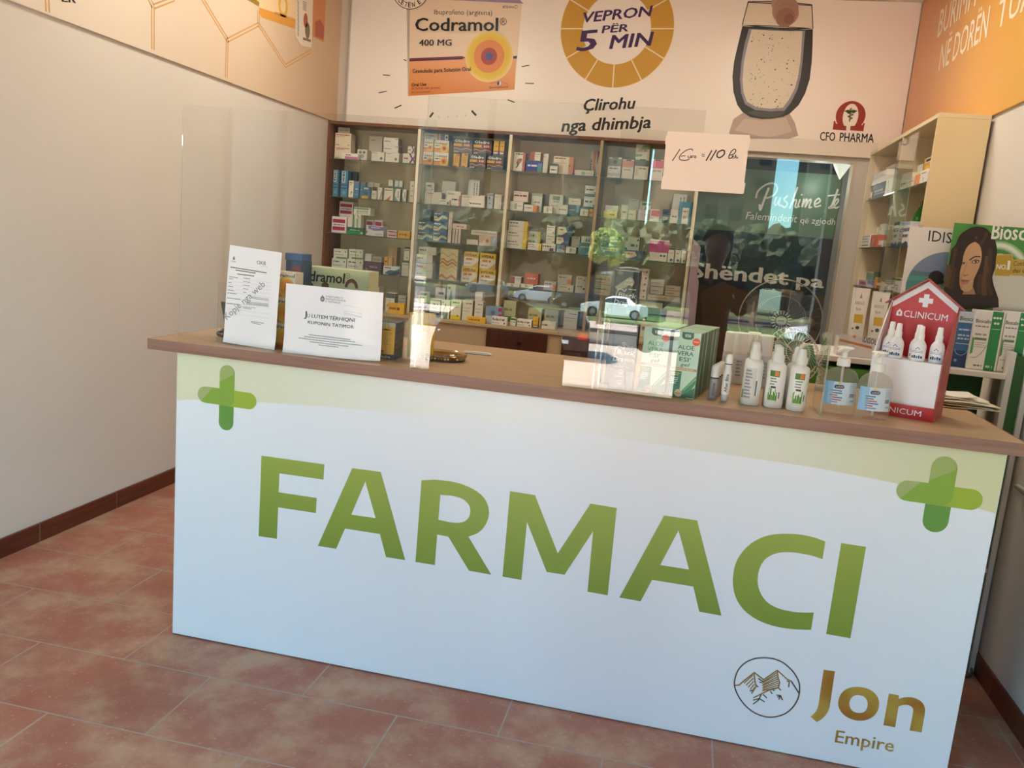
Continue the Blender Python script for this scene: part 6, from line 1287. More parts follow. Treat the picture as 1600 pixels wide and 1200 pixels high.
b = MB()   # gable roof: sloping strips that fold forward
for s in (-1, 1):
    x0_, x1_ = -w * .5, (-w * .5 + s * (w * .5 + .014)); z0_, z1_ = .414, .330
    yy0, yy1 = d - .032, d + .001
    b.faces([(x0_, yy0, z0_), (x1_, yy0, z1_), (x1_, yy1, z1_), (x0_, yy1, z0_), (x0_, yy0, z0_ - .004), (x1_, yy0, z1_ - .004), (x1_, yy1, z1_ - .004), (x0_, yy1, z0_ - .004)], [(0, 1, 2, 3), (4, 7, 6, 5), (0, 4, 5, 1), (2, 6, 7, 3), (1, 5, 6, 2)], RDS)
b.build('roof', t)
b = MB(); yb_ = d - .0045; pl = Plane((-w, yb_, 0), (1, 0, 0), (0, 0, 1), .0004)
for s in (-1, 1):
    fill(b, pl, [(w * .5, .405), (w * .5 + s * (w * .5 - .004), .335), (w * .5 + s * (w * .5 - .004), .316), (w * .5, .385)], WC, 1)
rect(b, pl, w * .5 - .0075, .326, w * .5 + .0075, .366, WC, 2); rect(b, pl, w * .5 - .020, .3385, w * .5 - .0075, .3535, WC, 2); rect(b, pl, w * .5 + .0075, .3385, w * .5 + .020, .3535, WC, 2)
text(b, pl, 'CLINICUM', (w * .21, .290), (w * .85, .290), (0, .020), WC, 2); fill(b, pl, [(w * .10, .291), (w * .185, .291), (w * .185, .304), (w * .143, .313), (w * .10, .304)], WC, 2)
rect(b, pl, w * .137, .294, w * .149, .306, RD, 3); rect(b, pl, w * .127, .298, w * .159, .302, RD, 4); b.build('print', t)
b = MB(); pl = Plane((.0004, 0, 0), (0, 1, 0), (0, 0, 1), .0003); text(b, pl, 'CLINICUM', (.012, .030), (.12, .030), (0, .017), M('c9756c', .45), 1); ring(b, pl, d * .5, .155, .005, .007, M('d8c8c0', .4), 1, 14, -60, 120); b.build('side_print', t)
disp = t
mxd = Matrix.Translation(Vector((2.372, .165, ZC0))) @ Matrix.Rotation(R(-23), 4, 'Z')
def nasal(lx, ly, label):
    p = mxd @ Vector((lx, ly, .1686)); t = thing('nasal_spray_bottle', label, 'bottle', p, R(-23), 'white bottles in the red display house'); r = .0205
    b = MB(); b.lathe([(r * .92, 0), (r, .003), (r, .042), (r * .9, .052), (r * .62, .061), (r * .48, .066)], M('efecec', .3), 24); b.build('body', t)
    b = MB(); b.lathe([(.0108, .0662), (.0105, .080), (.0088, .083), (.0078, .104), (.006, .106), (0, .106)], M('f2efee', .3), 20); b.build('nozzle', t)
    b = MB(); pl = Plane((0, -r - .0004, 0), (1, 0, 0), (0, 0, 1), .0003, warp=lambda a, c: -(r - math.sqrt(max(r * r - a * a, 0))))
    fill(b, pl, [(-.007, .0365), (.007, .0365), (.0, .044)], M('34427c', .4), 1); rect(b, pl, -.003, .0385, .003, .0405, WC, 2)
    for i in range(2): dashes(b, pl, -.015, .015, .031 - i * .004, .0325 - i * .004, M('7a84a8', .4), 1)
    for i, cc in enumerate(['2a3a5a', '2a3a5a', '3f8a94', '4a5f8a', '33466e']): rect(b, pl, -.014 + i * .006, .010, -.0095 + i * .006, .017 + (i % 2) * .002, M(cc, .4), 1)
    b.build('label', t)
for i, (lx, ly) in enumerate([(-.166, .080), (-.138, .034), (-.090, .085), (-.076, .036), (-.030, .065)]): nasal(lx, ly, 'small white spray bottle in the red display house, %s from left' % ordw(i))

# ---- loose papers at the right end
for i, (x0, x1, y0, y1, rz, cc) in enumerate([(2.43, 2.66, .50, .68, 2, 'cfc4a4'), (2.42, 2.645, .505, .67, -3, 'd8cdb0'), (2.44, 2.668, .51, .69, 4, 'c9bd98'), (2.42, 2.65, .50, .66, -1, 'e0d6bc'), (2.43, 2.63, .52, .67, 5, 'e9e2d0'), (2.425, 2.60, .53, .66, -4, 'eee9dd')]):
    cx, cy = (x0 + x1) / 2, (y0 + y1) / 2; t = MB(); n = 10; L = (x1 - x0) / 2; D = (y1 - y0) / 2
    f = lambda u: .0065 * i + .0008 + .004 * math.sin(u * 2.2 + i) * max(0, u) + .002 * (1 + math.sin(u * 5 + i * 2)) * .5
    top = [(L * u, s * D, f(u) + .0035) for u in [(-1 + 2 * k / n) for k in range(n + 1)] for s in (-1, 1)]; bot = [(p[0], p[1], max(p[2] - .003, .0004)) for p in top]
    mt = M(cc, .6)
    t.faces(top, [(2 * k, 2 * k + 2, 2 * k + 3, 2 * k + 1) for k in range(n)], mt, True); t.faces(bot, [(2 * k, 2 * k + 1, 2 * k + 3, 2 * k + 2) for k in range(n)], mt, True)
    N = len(top)
    ed = [2 * k for k in range(n + 1)] + [2 * k + 1 for k in range(n, -1, -1)]
    for a, c in zip(ed, ed[1:] + ed[:1]): t.poly([top[a], bot[a], bot[c], top[c]], mt)
    o = t.build('paper_bag'); o.location = (cx, cy, ZC0); o.rotation_euler = (0, 0, R(rz)); tag(o, 'cream paper bag at the right counter end, %s from the bottom' % ordw(i), 'paper bag', 'paper bags at the right end of the counter')

# ---- note with the exchange rate on the right screen
y = YC - .0012; yn = lambda z: (z - ZT) * TIL
cz = U(1105, 254, 1, YC).z; yp = YBS + yn(cz) - .007
C = [U(p[0], p[1], 1, yp) for p in cr([(218, 95), (1428, 160), (1320, 1018), (122, 945)], 1020, 195, 9.412)]
t = thing('paper_note', 'pinkish paper note with a handwritten euro rate stuck on the clear screen', 'note', (C[3].x, yp, C[3].z))
b = MB(); px = lambda pts: [(U(p[0], p[1], 1, yp).x, U(p[0], p[1], 1, yp).z) for p in cr(pts, 1020, 195, 9.412)]
NT = M('f6dfcd', .55)
b.prism(px([(218, 95), (1428, 152), (1428, 195), (1442, 200), (1418, 345), (1404, 345), (1345, 850), (1362, 856), (1338, 1005), (1320, 1018), (800, 985), (122, 945), (122, 890), (140, 760), (150, 760), (190, 285), (178, 280), (195, 150), (212, 150)]), 1, yp - .0008, yp, NT); sh = b.build('sheet', t, world=True)
pl = Plane((0, yp - .0008, 0), (1, 0, 0), (0, 0, 1), .0004); b = MB(); BI = M('3a3232', .5); q9 = lambda pts: cr(pts, 1020, 195, 9.412)
for pts, w in [([(398, 362), (288, 530)], .0026), (bez([(588, 378), (570, 358), (500, 372), (420, 430), (390, 485), (410, 515), (470, 522), (535, 512)], 5), .0024), ([(415, 462), (478, 455)], .0022),
               (bez([(520, 455), (525, 488), (550, 485), (560, 452), (565, 488)], 4), .002), (bez([(578, 488), (580, 458), (602, 455)], 4), .002), (bez([(625, 455), (608, 472), (622, 490), (636, 470), (625, 455)], 4), .002),
               ([(722, 432), (760, 437)], .002), ([(722, 458), (760, 463)], .002), ([(868, 380), (785, 525)], .0036), ([(935, 372), (845, 522)], .0036),
               (bez([(1020, 372), (960, 405), (945, 462), (985, 482), (1045, 440), (1052, 385), (1020, 372)], 5), .0038), (bez([(1118, 450), (1190, 430), (1222, 380), (1195, 360), (1150, 400), (1118, 465), (1125, 495), (1160, 485)], 5), .0026),
               (bez([(1165, 475), (1190, 462), (1172, 455), (1165, 485), (1195, 490)], 4), .002), ([(1218, 438), (1205, 490)], .002), ([(1230, 460), (1210, 472), (1232, 490)], .002), (bez([(1245, 470), (1240, 488), (1252, 490)], 3), .002)]:
    strokepx(b, pl, q9(pts), w, BI, 1)
b.build('handwriting', t, world=True)
# ------------------------------------------------------------------ shelf unit behind the right end of the counter
UY0, UY1 = .80, 1.22; UX0, UX1 = 2.05, 2.845; USZ = 1.142
GRN1 = M('3c6b34', .5); GRN2 = M('35602f', .5); LGR = M('5f9a3a', .5); UW = M('d9d4cb', .45)
t = thing('shelf_unit', 'white edged green shelf unit standing behind the right end of the counter', 'shelf unit', (2.45, 1.0, 0))
b = MB(); b.box(UX0 + .02, UX1 - .02, UY1 - .012, UY1, 0, USZ - .021, GRN1); b.build('back_panel', t, world=True)
b = MB(); b.box(UX0, UX0 + .018, UY0 + .002, UY1, 0, USZ - .021, LGR); b.box(UX0, UX0 + .018, UY0, UY0 + .0018, 0, USZ - .021, UW); b.build('side_panel', t, world=True)
b = MB(); b.box(UX0 - .005, 2.764, UY0 - .004, UY1, USZ - .020, USZ, UW, .002); b.box(2.7645, UX1, UY0 + .045, UY1, USZ - .020, USZ, UW, .002); b.build('top_shelf', t, world=True)
b = MB(); b.box(2.7645, 2.786, UY0, UY0 + .04, 0, 1.222, UW, .001); b.build('partition', t, world=True)
b = MB(); b.box(2.826, UX1, UY0, UY0 + .04, 0, 1.222, UW, .001); b.build('end_post', t, world=True)
b = MB(); b.box(2.7865, 2.8255, UY0 + .012, UY0 + .02, .02, 1.21, GRN2); b.build('end_panel', t, world=True)
b = MB(); b.box(2.7865, 2.8255, UY0 + .002, UY0 + .0115, .400, .416, UW); b.build('end_shelf', t, world=True)
for z in (.36, .74):
    b = MB(); b.box(UX0 + .0185, 2.764, UY0 + .01, UY1 - .0125, z, z + .018, UW, .001); b.build('shelf', t, world=True)
b = MB(); b.tube(bez([(2.70, UY0 - .03, .006), (2.80, UY0 - .05, .006), (2.83, UY0 - .02, .006), (2.835, UY0 + .0, .02)], 6), .005, M('6a5c4c', .5), 8)
tag(b.build('cable', loc=(2.78, UY0 - .03, .002)), 'thin cable looping on the floor at the foot of the shelf unit', 'cable')
# bright green tub under the shelf, seen behind the sanitizers
b = MB(); chamf(b, 2.10, 2.42, UY0 + .02, UY0 + .32, .759, 1.10, LGR, .004); tag(b.build('storage_box', loc=(2.26, 1.0, .759)), 'bright green storage box inside the shelf unit behind the sanitizer bottles', 'box')
# dark cloth folded on the middle shelf
b = MB()
for i in range(4): chamf(b, 2.46 + .01 * i, 2.74 - .015 * i, UY0 + .05, UY0 + .3, .7585 + i * .028, .785 + i * .028, M(['2e3a2c', '55584f', '3a3f3a', '4a4f4c'][i], .8), .01)
tag(b.build('folded_cloth', loc=(2.6, .97, .7585)), 'dark folded cloth inside the shelf unit behind the paper bags', 'cloth')

Z0 = USZ + .0006
# -- tray with the sun cream tubes
t = thing('tube_tray', 'white counter tray with orange stripe holding two sun cream tubes', 'tray', (2.32, .90, USZ))
y = .845; pl = Plane((0, y, 0), (1, 0, 0), (0, 0, 1), .0003)
zt = U(1345, 525, 1, y).z; xa = U(1312, 520, 1, y).x; xb = U(1384, 545, 1, y).x
b = MB(); b.box(xa, xb, y, y + .003, Z0, zt, M('e0d8d4', .45)); b.box(xa, xb, y + .0031, y + .075, Z0, Z0 + .003, M('d8d0cc', .45)); b.build('tray', t, world=True)
b = MB(); b.box(xa, xa + .003, y + .0031, y + .075, Z0 + .0031, zt - .01, M('d8d0cc', .45)); b.box(xb - .003, xb, y + .0031, y + .075, Z0 + .0031, zt - .01, M('d8d0cc', .45)); b.build('tray_sides', t, world=True)
b = MB(); textpx(b, pl, 'IDISOLE', (1347.5, 534), (1373, 540), (1348.5, 525.5), M('3a3436', .45), 1, .015)
c = pl.px(1335, 526); disc(b, pl, c[0], c[1], .006, M('d08a6a', .4), 1, 12)
fillpx(b, pl, [(1312, 529), (1362, 541.5), (1363, 545.5), (1311.5, 533)], M('c8864a', .45), 1)
b.build('print', t, world=True)
def tube(x, label, top, bot, yy):
    z0 = Z0 + .0037; h = U(top[0], top[1], 1, yy).z - z0; t = thing('cream_tube', label, 'tube', (x, yy, z0), 0, 'sun cream tubes in the white tray'); r = .0255
    b = MB(); N = 20; vs = []; J = 8; hz = h - .035
    for j in range(J + 1):
        u = j / J; a = r * (1 + .22 * u); bb = r * .8 * (1 - u) + .0012
        vs += [Vector((a * math.cos(2 * math.pi * i / N), bb * math.sin(2 * math.pi * i / N), .035 + hz * u)) for i in range(N)]
    b.faces(vs, [(j * N + i, j * N + (i + 1) % N, (j + 1) * N + (i + 1) % N, (j + 1) * N + i) for j in range(J) for i in range(N)], M('e9e2d6', .3), True); b.poly(vs[-N:], M('e9e2d6', .3)); b.poly(vs[:N][::-1], M('e9e2d6', .3)); b.build('body', t)
    b = MB(); b.lathe([(r * .86, 0), (r * .92, .003), (r * .92, .0345)], M('e4ddcf', .35), 22, sy=.9); b.build('cap', t)
    pl = Plane((0, -r * .8, .035), (1, 0, 0), Vector((0, r * .8 / hz, 1)), .0012); b = MB()
    text(b, pl, 'IDISOLE', (-r * .72, hz * .72), (r * .55, hz * .72), (0, hz * .05), M('77706a', .4), 1); text(b, pl, 'face', (-r * .5, hz * .62), (r * .2, hz * .62), (0, hz * .05), M('77706a', .4), 1)
    fill(b, pl, [(-.005, hz * .83), (.005, hz * .83), (.001, hz * .92)], M('9a948c', .4), 1); rect(b, pl, -r * .6, hz * .40, r * .62, hz * .55, M('d9b040', .4), 1)
    disc(b, pl, r * .05, hz * .32, .007, M('55585a', .4), 1, 16); disc(b, pl, -r * .6, hz * .30, .004, M('c8502c', .4), 1, 12); dashes(b, pl, -r * .7, r * .5, hz * .12, hz * .135, M('a09a92', .4), 1); b.build('print', t)
tube(U(1342, 490, 1, .878).x - .002, 'white sun cream tube with yellow square in the tray, the left one', (1345, 450), (1335, 517), .878)
tube(U(1371, 500, 1, .878).x, 'white sun cream tube with yellow square in the tray, the right one', (1373, 456), (1365, 524), .878)
b = MB(); y = .872; x0 = U(1383, 500, 1, y).x; chamf(b, xb + .003, xb + .04, y, y + .03, Z0, Z0 + .165, M('ddd3c8', .45)); pl = Plane((xb + .003, y, Z0), (1, 0, 0), (0, 0, 1), .0003); rect(b, pl, .004, .05, .03, .054, M('d07a4a', .4), 1); dashes(b, pl, .008, .03, .13, .136, M('b9aea4', .4), 1)
tag(b.build('cream_box', loc=(xb + .02, y + .015, Z0)), 'slim cream carton standing right of the two sun cream tubes', 'carton')

# -- the two display boards
y = 1.0; x0 = U(1424, 353, 1, y).x; x1 = 2.68; z1 = U(1424, 353, 1, y).z
t = thing('display_board', 'white display board with dark capitals and a seaside circle behind the red house', 'display board', ((x0 + x1) / 2, y, USZ))
b = MB(); b.box(x0, x1, y, y + .004, Z0, z1, M('e6ddd8', .45)); b.build('panel', t, world=True)
b = MB(); pl = Plane((0, y, 0), (1, 0, 0), (0, 0, 1), .0004)
textpx(b, pl, 'IDISOLE', (1450, 376.5), (1528, 385), (1452, 360), M('2c2426', .45), 1)
e8 = lambda p: cr(p, 1300, 330, 5.3333); c = Vector(pl.px(*e8([(930, 640)])[0])); r = (Vector(pl.px(*e8([(900, 345)])[0])) - c).length
n = 48
def circ(z_lo, z_hi, mt, k):
    a = [(c.x + r * math.cos(2 * math.pi * i / n), c.y + r * math.sin(2 * math.pi * i / n)) for i in range(n)]
    zz = lambda v: min(max(v, c.y + z_lo * r), c.y + z_hi * r)
    pts = []
    for i in range(181):
        an = 2 * math.pi * i / 180; px_, pz_ = c.x + r * math.cos(an), c.y + r * math.sin(an)
        if c.y + z_lo * r - 1e-6 <= pz_ <= c.y + z_hi * r + 1e-6: pts.append((px_, pz_))
    if len(pts) > 3:
        ang = lambda p: math.atan2(p[1] - (c.y + (z_lo + z_hi) / 2 * r), p[0] - c.x); pts.sort(key=ang); fill(b, pl, pts, mt, k)
circ(-1, 1, M('4f8a86', .4), 1); circ(.38, 1, M('7f88a4', .4), 2); circ(.28, .38, M('6a7690', .4), 3); circ(.12, .28, M('5c9a94', .4), 3)
hat = Vector(pl.px(*e8([(865, 555)])[0])); disc(b, pl, hat.x, hat.y, r * .20, M('2a211e', .45), 5, 24); disc(b, pl, hat.x - r * .02, hat.y - r * .10, r * .26, M('3a2c26', .45), 4, 24, ry=r * .1)
fillpx(b, pl, e8([(830, 600), (900, 600), (930, 700), (800, 700)]), M('b08868', .45), 4)
q = pl.px(*e8([(740, 128)])[0]); disc(b, pl, q[0], q[1] + .006, .010, M('b9b4bc', .4), 1, 20, a0=180, a1=360); b.build('print', t, world=True)

y = .93; x0 = U(1492, 348, 1, y).x; x1 = 2.846; z1 = U(1492, 348, 1, y).z
t = thing('display_board', 'green display board picturing a woman with long brown hair, at the far right', 'display board', ((x0 + x1) / 2, y, USZ))
b = MB(); b.box(x0, x1, y, y + .005, Z0, z1, M('4a8a3c', .4)); b.build('panel', t, world=True)
b = MB(); pl = Plane((0, y, 0), (1, 0, 0), (0, 0, 1), .0004); k8 = lambda p: cr(p, 1460, 340, 10.0); kk = lambda p: cr(p, 1300, 330, 5.3333)
# pale lower ground with a soft white arc
fill(b, pl, [(U(1560, 470, 1, y).x, Z0 + .002), (x1 - .001, Z0 + .002), (x1 - .001, U(1600, 425, 1, y).z)] + [tuple(pl.px(*p)) for p in k8([(1400, 930), (1330, 760), (1200, 620), (1050, 560), (940, 560), (900, 900), (940, 1150)])], M('cfcabc', .4), 1)
for i, cc in enumerate(['8aae7a', 'b4c8a6', 'd8dccc']):
    w_ = (.03, .02, .011)[i]; stroke(b, pl, [pl.px(*p) for p in k8(bez([(960, 430), (1080, 440), (1200, 490), (1310, 580), (1400, 690), (1480, 820)], 5))], w_, M(cc, .4), 2 + i)
hair = k8(bez([(330, 420), (380, 300), (440, 235), (560, 162), (680, 140), (800, 165), (880, 250), (940, 340), (970, 460), (975, 600), (955, 760), (915, 880), (900, 960), (920, 1050)], 4)) + kk([(1385, 730), (1388, 800), (1250, 815), (960, 815), (930, 640)]) + k8([(160, 1070), (200, 850), (230, 700), (260, 500)])
fillpx(b, pl, hair, M('2e2018', .4), 6)
HL = M('5c4226', .4); HM = M('47311f', .4)
for pts, w_, mt in [([(230, 760), (210, 900), (180, 1060)], .02, HL), ([(300, 800), (280, 950), (250, 1100)], .016, HM), ([(830, 620), (800, 850), (770, 1050), (780, 1200)], .018, HL), ([(720, 900), (690, 1050), (700, 1180)], .014, HM), ([(870, 500), (860, 750), (840, 1000), (880, 1200)], .014, HM), ([(640, 330), (660, 300)], .006, HL), ([(730, 420), (780, 320), (810, 240)], .010, HM), ([(330, 480), (300, 650), (270, 800)], .012, HM)]:
    stroke(b, pl, [pl.px(*p) for p in k8(bez(pts, 4))], w_, mt, 7)
SK = M('c69a74', .45); SKD = M('a87c5a', .45)
fillpx(b, pl, k8([(470, 1120), (600, 1080), (640, 1200), (430, 1200)]), SKD, 8)
face = bez([(630, 378), (560, 410), (500, 470), (460, 560), (440, 640), (430, 720), (405, 800), (390, 900), (388, 1000), (392, 1060), (415, 1120), (460, 1152), (530, 1150), (580, 1110), (600, 1040), (612, 960), (650, 880), (690, 790), (720, 700), (735, 600), (730, 520), (700, 430), (630, 378)], 3)[:-1]
fillpx(b, pl, k8(face), SK, 9)
fillpx(b, pl, k8([(390, 900), (420, 860), (430, 960), (440, 1080), (415, 1110), (390, 1050)]), M('b78b66', .45), 10)
BR = M('3a2a22', .4); stroke(b, pl, [pl.px(*p) for p in k8(bez([(545, 665), (590, 630), (640, 608), (710, 612)], 4))], .0042, BR, 11)
fillpx(b, pl, k8([(565, 705), (600, 668), (650, 652), (705, 668), (680, 708), (630, 722)]), M('57443a', .4), 11); fillpx(b, pl, k8([(585, 702), (610, 682), (650, 674), (680, 686), (650, 712)]), M('d8cfc4', .4), 12); p = pl.px(*k8([(640, 692)])[0]); disc(b, pl, p[0], p[1], .0040, M('3c3a34', .4), 13, 14)
fillpx(b, pl, k8([(432, 700), (470, 690), (475, 715), (440, 735)]), M('57443a', .4), 11)
stroke(b, pl, [pl.px(*p) for p in k8(bez([(500, 700), (470, 800), (438, 880), (470, 915), (520, 890)], 4))], .0022, SKD, 11); fillpx(b, pl, k8([(440, 880), (478, 900), (520, 880), (500, 905), (460, 912)]), M('8a5f46', .4), 12)
fillpx(b, pl, k8([(392, 975), (440, 965), (475, 975), (560, 975), (500, 1000), (430, 1000)]), M('8f5348', .4), 12); fillpx(b, pl, k8([(405, 1000), (430, 1000), (500, 1000), (545, 985), (510, 1035), (455, 1050), (420, 1035)]), M('b5766a', .4), 12)
textpx(b, pl, 'Bios', (1547.5, 373), (1588, 375), (1551, 349.5), WHT, 14, .03); textpx(b, pl, 'calin', (1589.5, 375), (1640, 377), (1593, 352), WHT, 14, .03)
GD = M('b59438', .35, .2); fillpx(b, pl, k8([(965, 580), (1190, 570), (1222, 600), (1200, 880), (1170, 915), (930, 910)]), M('c9ae5c', .35), 13); fillpx(b, pl, k8([(970, 592), (1185, 582), (1210, 606), (1190, 872), (1160, 903), (936, 898)]), GD, 14)
fillpx(b, pl, k8([(1215, 655), (1600, 650), (1700, 660), (1700, 925), (1190, 900)]), M('bfa048', .35), 13)
textpx(b, pl, 'NO.', (1555.5, 420.2), (1572, 421), (1556.8, 413), WHT, 15, .02); textpx(b, pl, '1', (1572.5, 421), (1576.5, 421.2), (1574, 407.5), WHT, 15, .03)
textpx(b, pl, 'Contro', (1582, 415.5), (1607, 414.5), (1583, 408.5), M('3a3422', .4), 15); textpx(b, pl, 'dei capelli', (1581, 426.3), (1621, 425.5), (1582, 419.5), M('3a3422', .4), 15)
b.build('print', t, world=True)

# -- hair care cartons in front of the green board
def hair(px0, px1, top, y, label, kind):
    x0, x1 = U(px0, 540, 1, y).x, U(px1, 540, 1, y).x; z1 = U((px0 + px1) / 2, top, 1, y).z; w, h = x1 - x0, z1 - Z0; b = MB()
    chamf(b, x0, x1, y, y + .055, Z0, z1, M('e6e2da' if kind != 'blue' else '3a6a9a', .4)); pl = Plane((x0, y, Z0), (1, 0, 0), (0, 0, 1), .0003)
    if kind == 'blue':
        rect(b, pl, .001, h * .8, w - .001, h - .001, M('c9d4dc', .4), 1); text(b, pl, 'Biosca', (w * .1, h * .84), (w * .95, h * .84), (0, h * .07), M('2c3a55', .4), 2, .02); rect(b, pl, .001, .001, w - .001, h * .3, M('27406e', .4), 1)
        for i, zz in enumerate((.66, .56, .5)): dashes(b, pl, w * .15, w * .85, h * zz, h * (zz + .03), M('b9cfe4', .4), 1)
        rect(b, pl, w * .1, h * .42, w * .9, h * .43, WHT, 1); ring(b, pl, w * .5, h * .32, w * .36, w * .40, M('9ab4d0', .4), 2, 20, 180, 360); disc(b, pl, w * .25, h * .12, w * .1, M('7fa0c8', .4), 2, 14)
    else:
        G1 = M('2f8a4c', .4); rect(b, pl, w * .56, .001, w * .93, h - .001, G1, 1); text(b, pl, 'Bioscalin', (w * .03, h * .79), (w * .54, h * .79), (0, h * .06), M('33302c', .4), 1, .02); dashes(b, pl, w * .05, w * .5, h * .72, h * .74, M('77726a', .4), 1)
        for i in range(5): disc(b, pl, w * (.64 + (i % 3) * .10 + (.05 if i > 2 else 0)), h * (.89 if i < 3 else .80), w * .045, WHT, 2, 12)
        rect(b, pl, w * .60, h * .70, w * .9, h * .705, WHT, 2); dashes(b, pl, w * .08, w * .5, h * .58, h * .61, M('9a948a', .4), 1); rect(b, pl, w * .08, h * .50, w * .5, h * .54, M('6a7a5c', .4), 1)
        for i in range(3): dashes(b, pl, w * .1, w * .5, h * (.45 - i * .035), h * (.462 - i * .035), M('a9a399', .4), 1)
        stroke(b, pl, bez([(w * .05, h * .2), (w * .25, h * .21), (w * .42, h * .30), (w * .54, h * .42)], 5), .0016, M('55704a', .4), 1); fill(b, pl, [(.001, h * .25), (w * .10, h * .28), (w * .08, h * .52), (.001, h * .55)], M('4f9a4c', .4), 2)
        dashes(b, pl, w * .2, w * .5, h * .06, h * .085, M('77726a', .4), 1); dashes(b, pl, w * .62, w * .85, h * .05, h * .09, M('a9d0b0', .4), 2)
    tag(b.build('hair_care_box', loc=((x0 + x1) / 2, y + .03, Z0)), label, 'carton', 'hair care cartons under the green board')
hair(1490, 1515.5, 486, .868, 'blue and pale hair care carton right behind the red display house', 'blue')
hair(1516.5, 1563, 485, .845, 'white and green hair care carton on the shelf right of the blue one', 'green')
hair(1563.8, 1603, 487, .848, 'white and green hair care carton at the right end of the shelf', 'green')

# ------------------------------------------------------------------ tall cabinet on the right wall
RX0, RX1 = 2.622, XR - .016; RY0, RY1 = 1.73, 3.222; RT = 2.184
t = thing('display_cabinet', 'tall cream cabinet with open shelves along the right wall', 'cabinet', (2.73, 2.47, 0))
b = MB(); b.box(RX0, RX1, RY0, RY0 + .02, 0, RT - .0205, M('dcc49a', .45), .001); b.build('side_panel', t, world=True)
b = MB(); b.box(RX0, RX1, RY1 - .02, RY1, 0, RT - .0205, M_CABIN, .001); b.build('side_panel', t, world=True)
b = MB(); b.box(RX0, RX1, RY0, RY1, RT - .02, RT, M('dcc8a4', .45), .001); b.build('top_panel', t, world=True)
b = MB(); b.box(RX1 - .008, RX1, RY0 + .0205, RY1 - .0205, 0, RT - .0205, M('bfa985', .5)); b.build('back_panel', t, world=True)
yp = U(1407, 240, 0, RX0).y
b = MB(); b.box(RX0 + .001, RX1 - .0085, yp - .01, yp + .01, 0, RT - .0205, M('c4b08c', .5), .001); b.build('partition', t, world=True)
RS = []
for px_, py_ in [(1365, 310), (1358, 386.5), (1350, 448)]: RS.append(U(px_, py_, 0, RX0 + .012).z)
RS = [RS[0], RS[1], RS[2], RS[2] - .38]
for z in RS:
    for y0, y1 in ((RY0 + .021, yp - .0105), (yp + .0105, RY1 - .021)):
        b = MB(); b.box(RX0 + .012, RX1 - .0085, y0, y1, z - .005, z, M_SHELFG); b.box(RX0 + .0105, RX0 + .0115, y0, y1, z - .005, z, M_SHELFE); b.build('glass_shelf', t, world=True)
b = MB(); b.box(RX0 - .0055, RX0 - .0015, RY0 + .31, yp + .05, .9, RT - .04, M_GLASS); b.box(RX0 - .0055, RX0 - .0015, RY0 + .3085, RY0 + .31, .9, RT - .04, M_SEDGE); b.build('glass_door', t, world=True)
def rbox(px0, px1, pt, sh, sty, label, z0=None, dx=0.0, dep=.06, group='medicine boxes in the right cabinet'):
    """carton facing left: front face on the plane x = RX0 + .02 + dx"""
    xf = RX0 + .022 + dx; zb = (RS[sh] + .0006) if z0 is None else z0
    pm = (px0 + px1) / 2; ya = U(px0, pt + 10, 0, xf).y; yb_ = U(px1, pt + 10, 0, xf).y; zt_ = U(pm, pt, 0, xf).z
    base, side, ops = STY[sty]; y0, y1 = min(ya, yb_), max(ya, yb_); h = max(.02, zt_ - zb); near = (y0 + y1) / 2 < yp; lo_, hi_ = (RY0 + .023, yp - .0125) if near else (yp + .0125, RY1 - .023); y0, y1 = max(y0, lo_), min(y1, hi_); y1 = max(y1, y0 + .03) if y0 + .03 < hi_ else y1; y0 = min(y0, y1 - .03); dep = min(dep, RX1 - .010 - xf)
    b = MB(); chamf(b, xf, xf + dep, y0, y1, zb, zb + h, M(base, .5)); pl = Plane((xf, y1, zb), (0, -1, 0), (0, 0, 1), .00025); art(b, pl, y1 - y0, h, ops, random.Random(int(px0 * 7)))
    tag(b.build('medicine_box', loc=(xf + dep / 2, (y0 + y1) / 2, zb)), label, 'medicine box', group); return zb + h + .0006
S('kru', 'd2cec8', 'b9b5af', ('t', 'KRU', .15, .9, .15, .3, '4a4a5a', .03)); S('oval', 'e6dfd6', 'cfc8be', ('c', .5, .35, .16, 'b9b4ae'), ('l', .2, .8, .75, .82, '77706a')); S('joint', 'e8e0d6', 'cfc8be', ('c', .2, .35, .14, '2f3a4a'), ('l', .4, .8, .3, .42, '3a4a5a'))
S('orband', 'e8ded2', 'cfc8be', ('r', .58, 0, 1, 1, 'e8945c'), ('l', .08, .5, .5, .6, 'c8604a'), ('c', .8, .35, .12, 'f4d8b8')); S('yelring', 'e6a93c', 'c9903a', ('c', .5, .45, .3, 'f0c860'), ('r', .2, .82, .9, .98, 'e9e4da'), ('r', .3, .86, .8, .94, '3a3430'))
S('blackred', '2c2a2e', '242226', ('r', 0, .25, 1, .32, 'a03038'), ('l', .2, .85, .42, .56, 'b9b4b0'), ('c', .6, .75, .1, '4a4a5a')); S('redbase', 'ded4cc', 'c4bab2', ('r', 0, .05, .75, .3, 'b04a40'), ('c', .86, .25, .1, 'a03030')); S('redpic', 'c9705a', 'a85a48', ('c', .4, .6, .2, 'e0a890'), ('r', 0, 0, .5, .4, 'b08878'))
S('linesr', 'e9e4dc', 'cfcac2', ('l', .06, .9, .82, .87, '6a6a6a'), ('l', .06, .8, .62, .67, '6a6a6a'), ('l', .06, .85, .42, .47, '6a6a6a'), ('l', .06, .9, .15, .22, '4a4a4a')); S('palegr', 'dfe0d2', 'c4c5b6', ('c', .3, .8, .1, '8a9a84'), ('r', .4, .1, .46, .7, 'b9c0ac'))
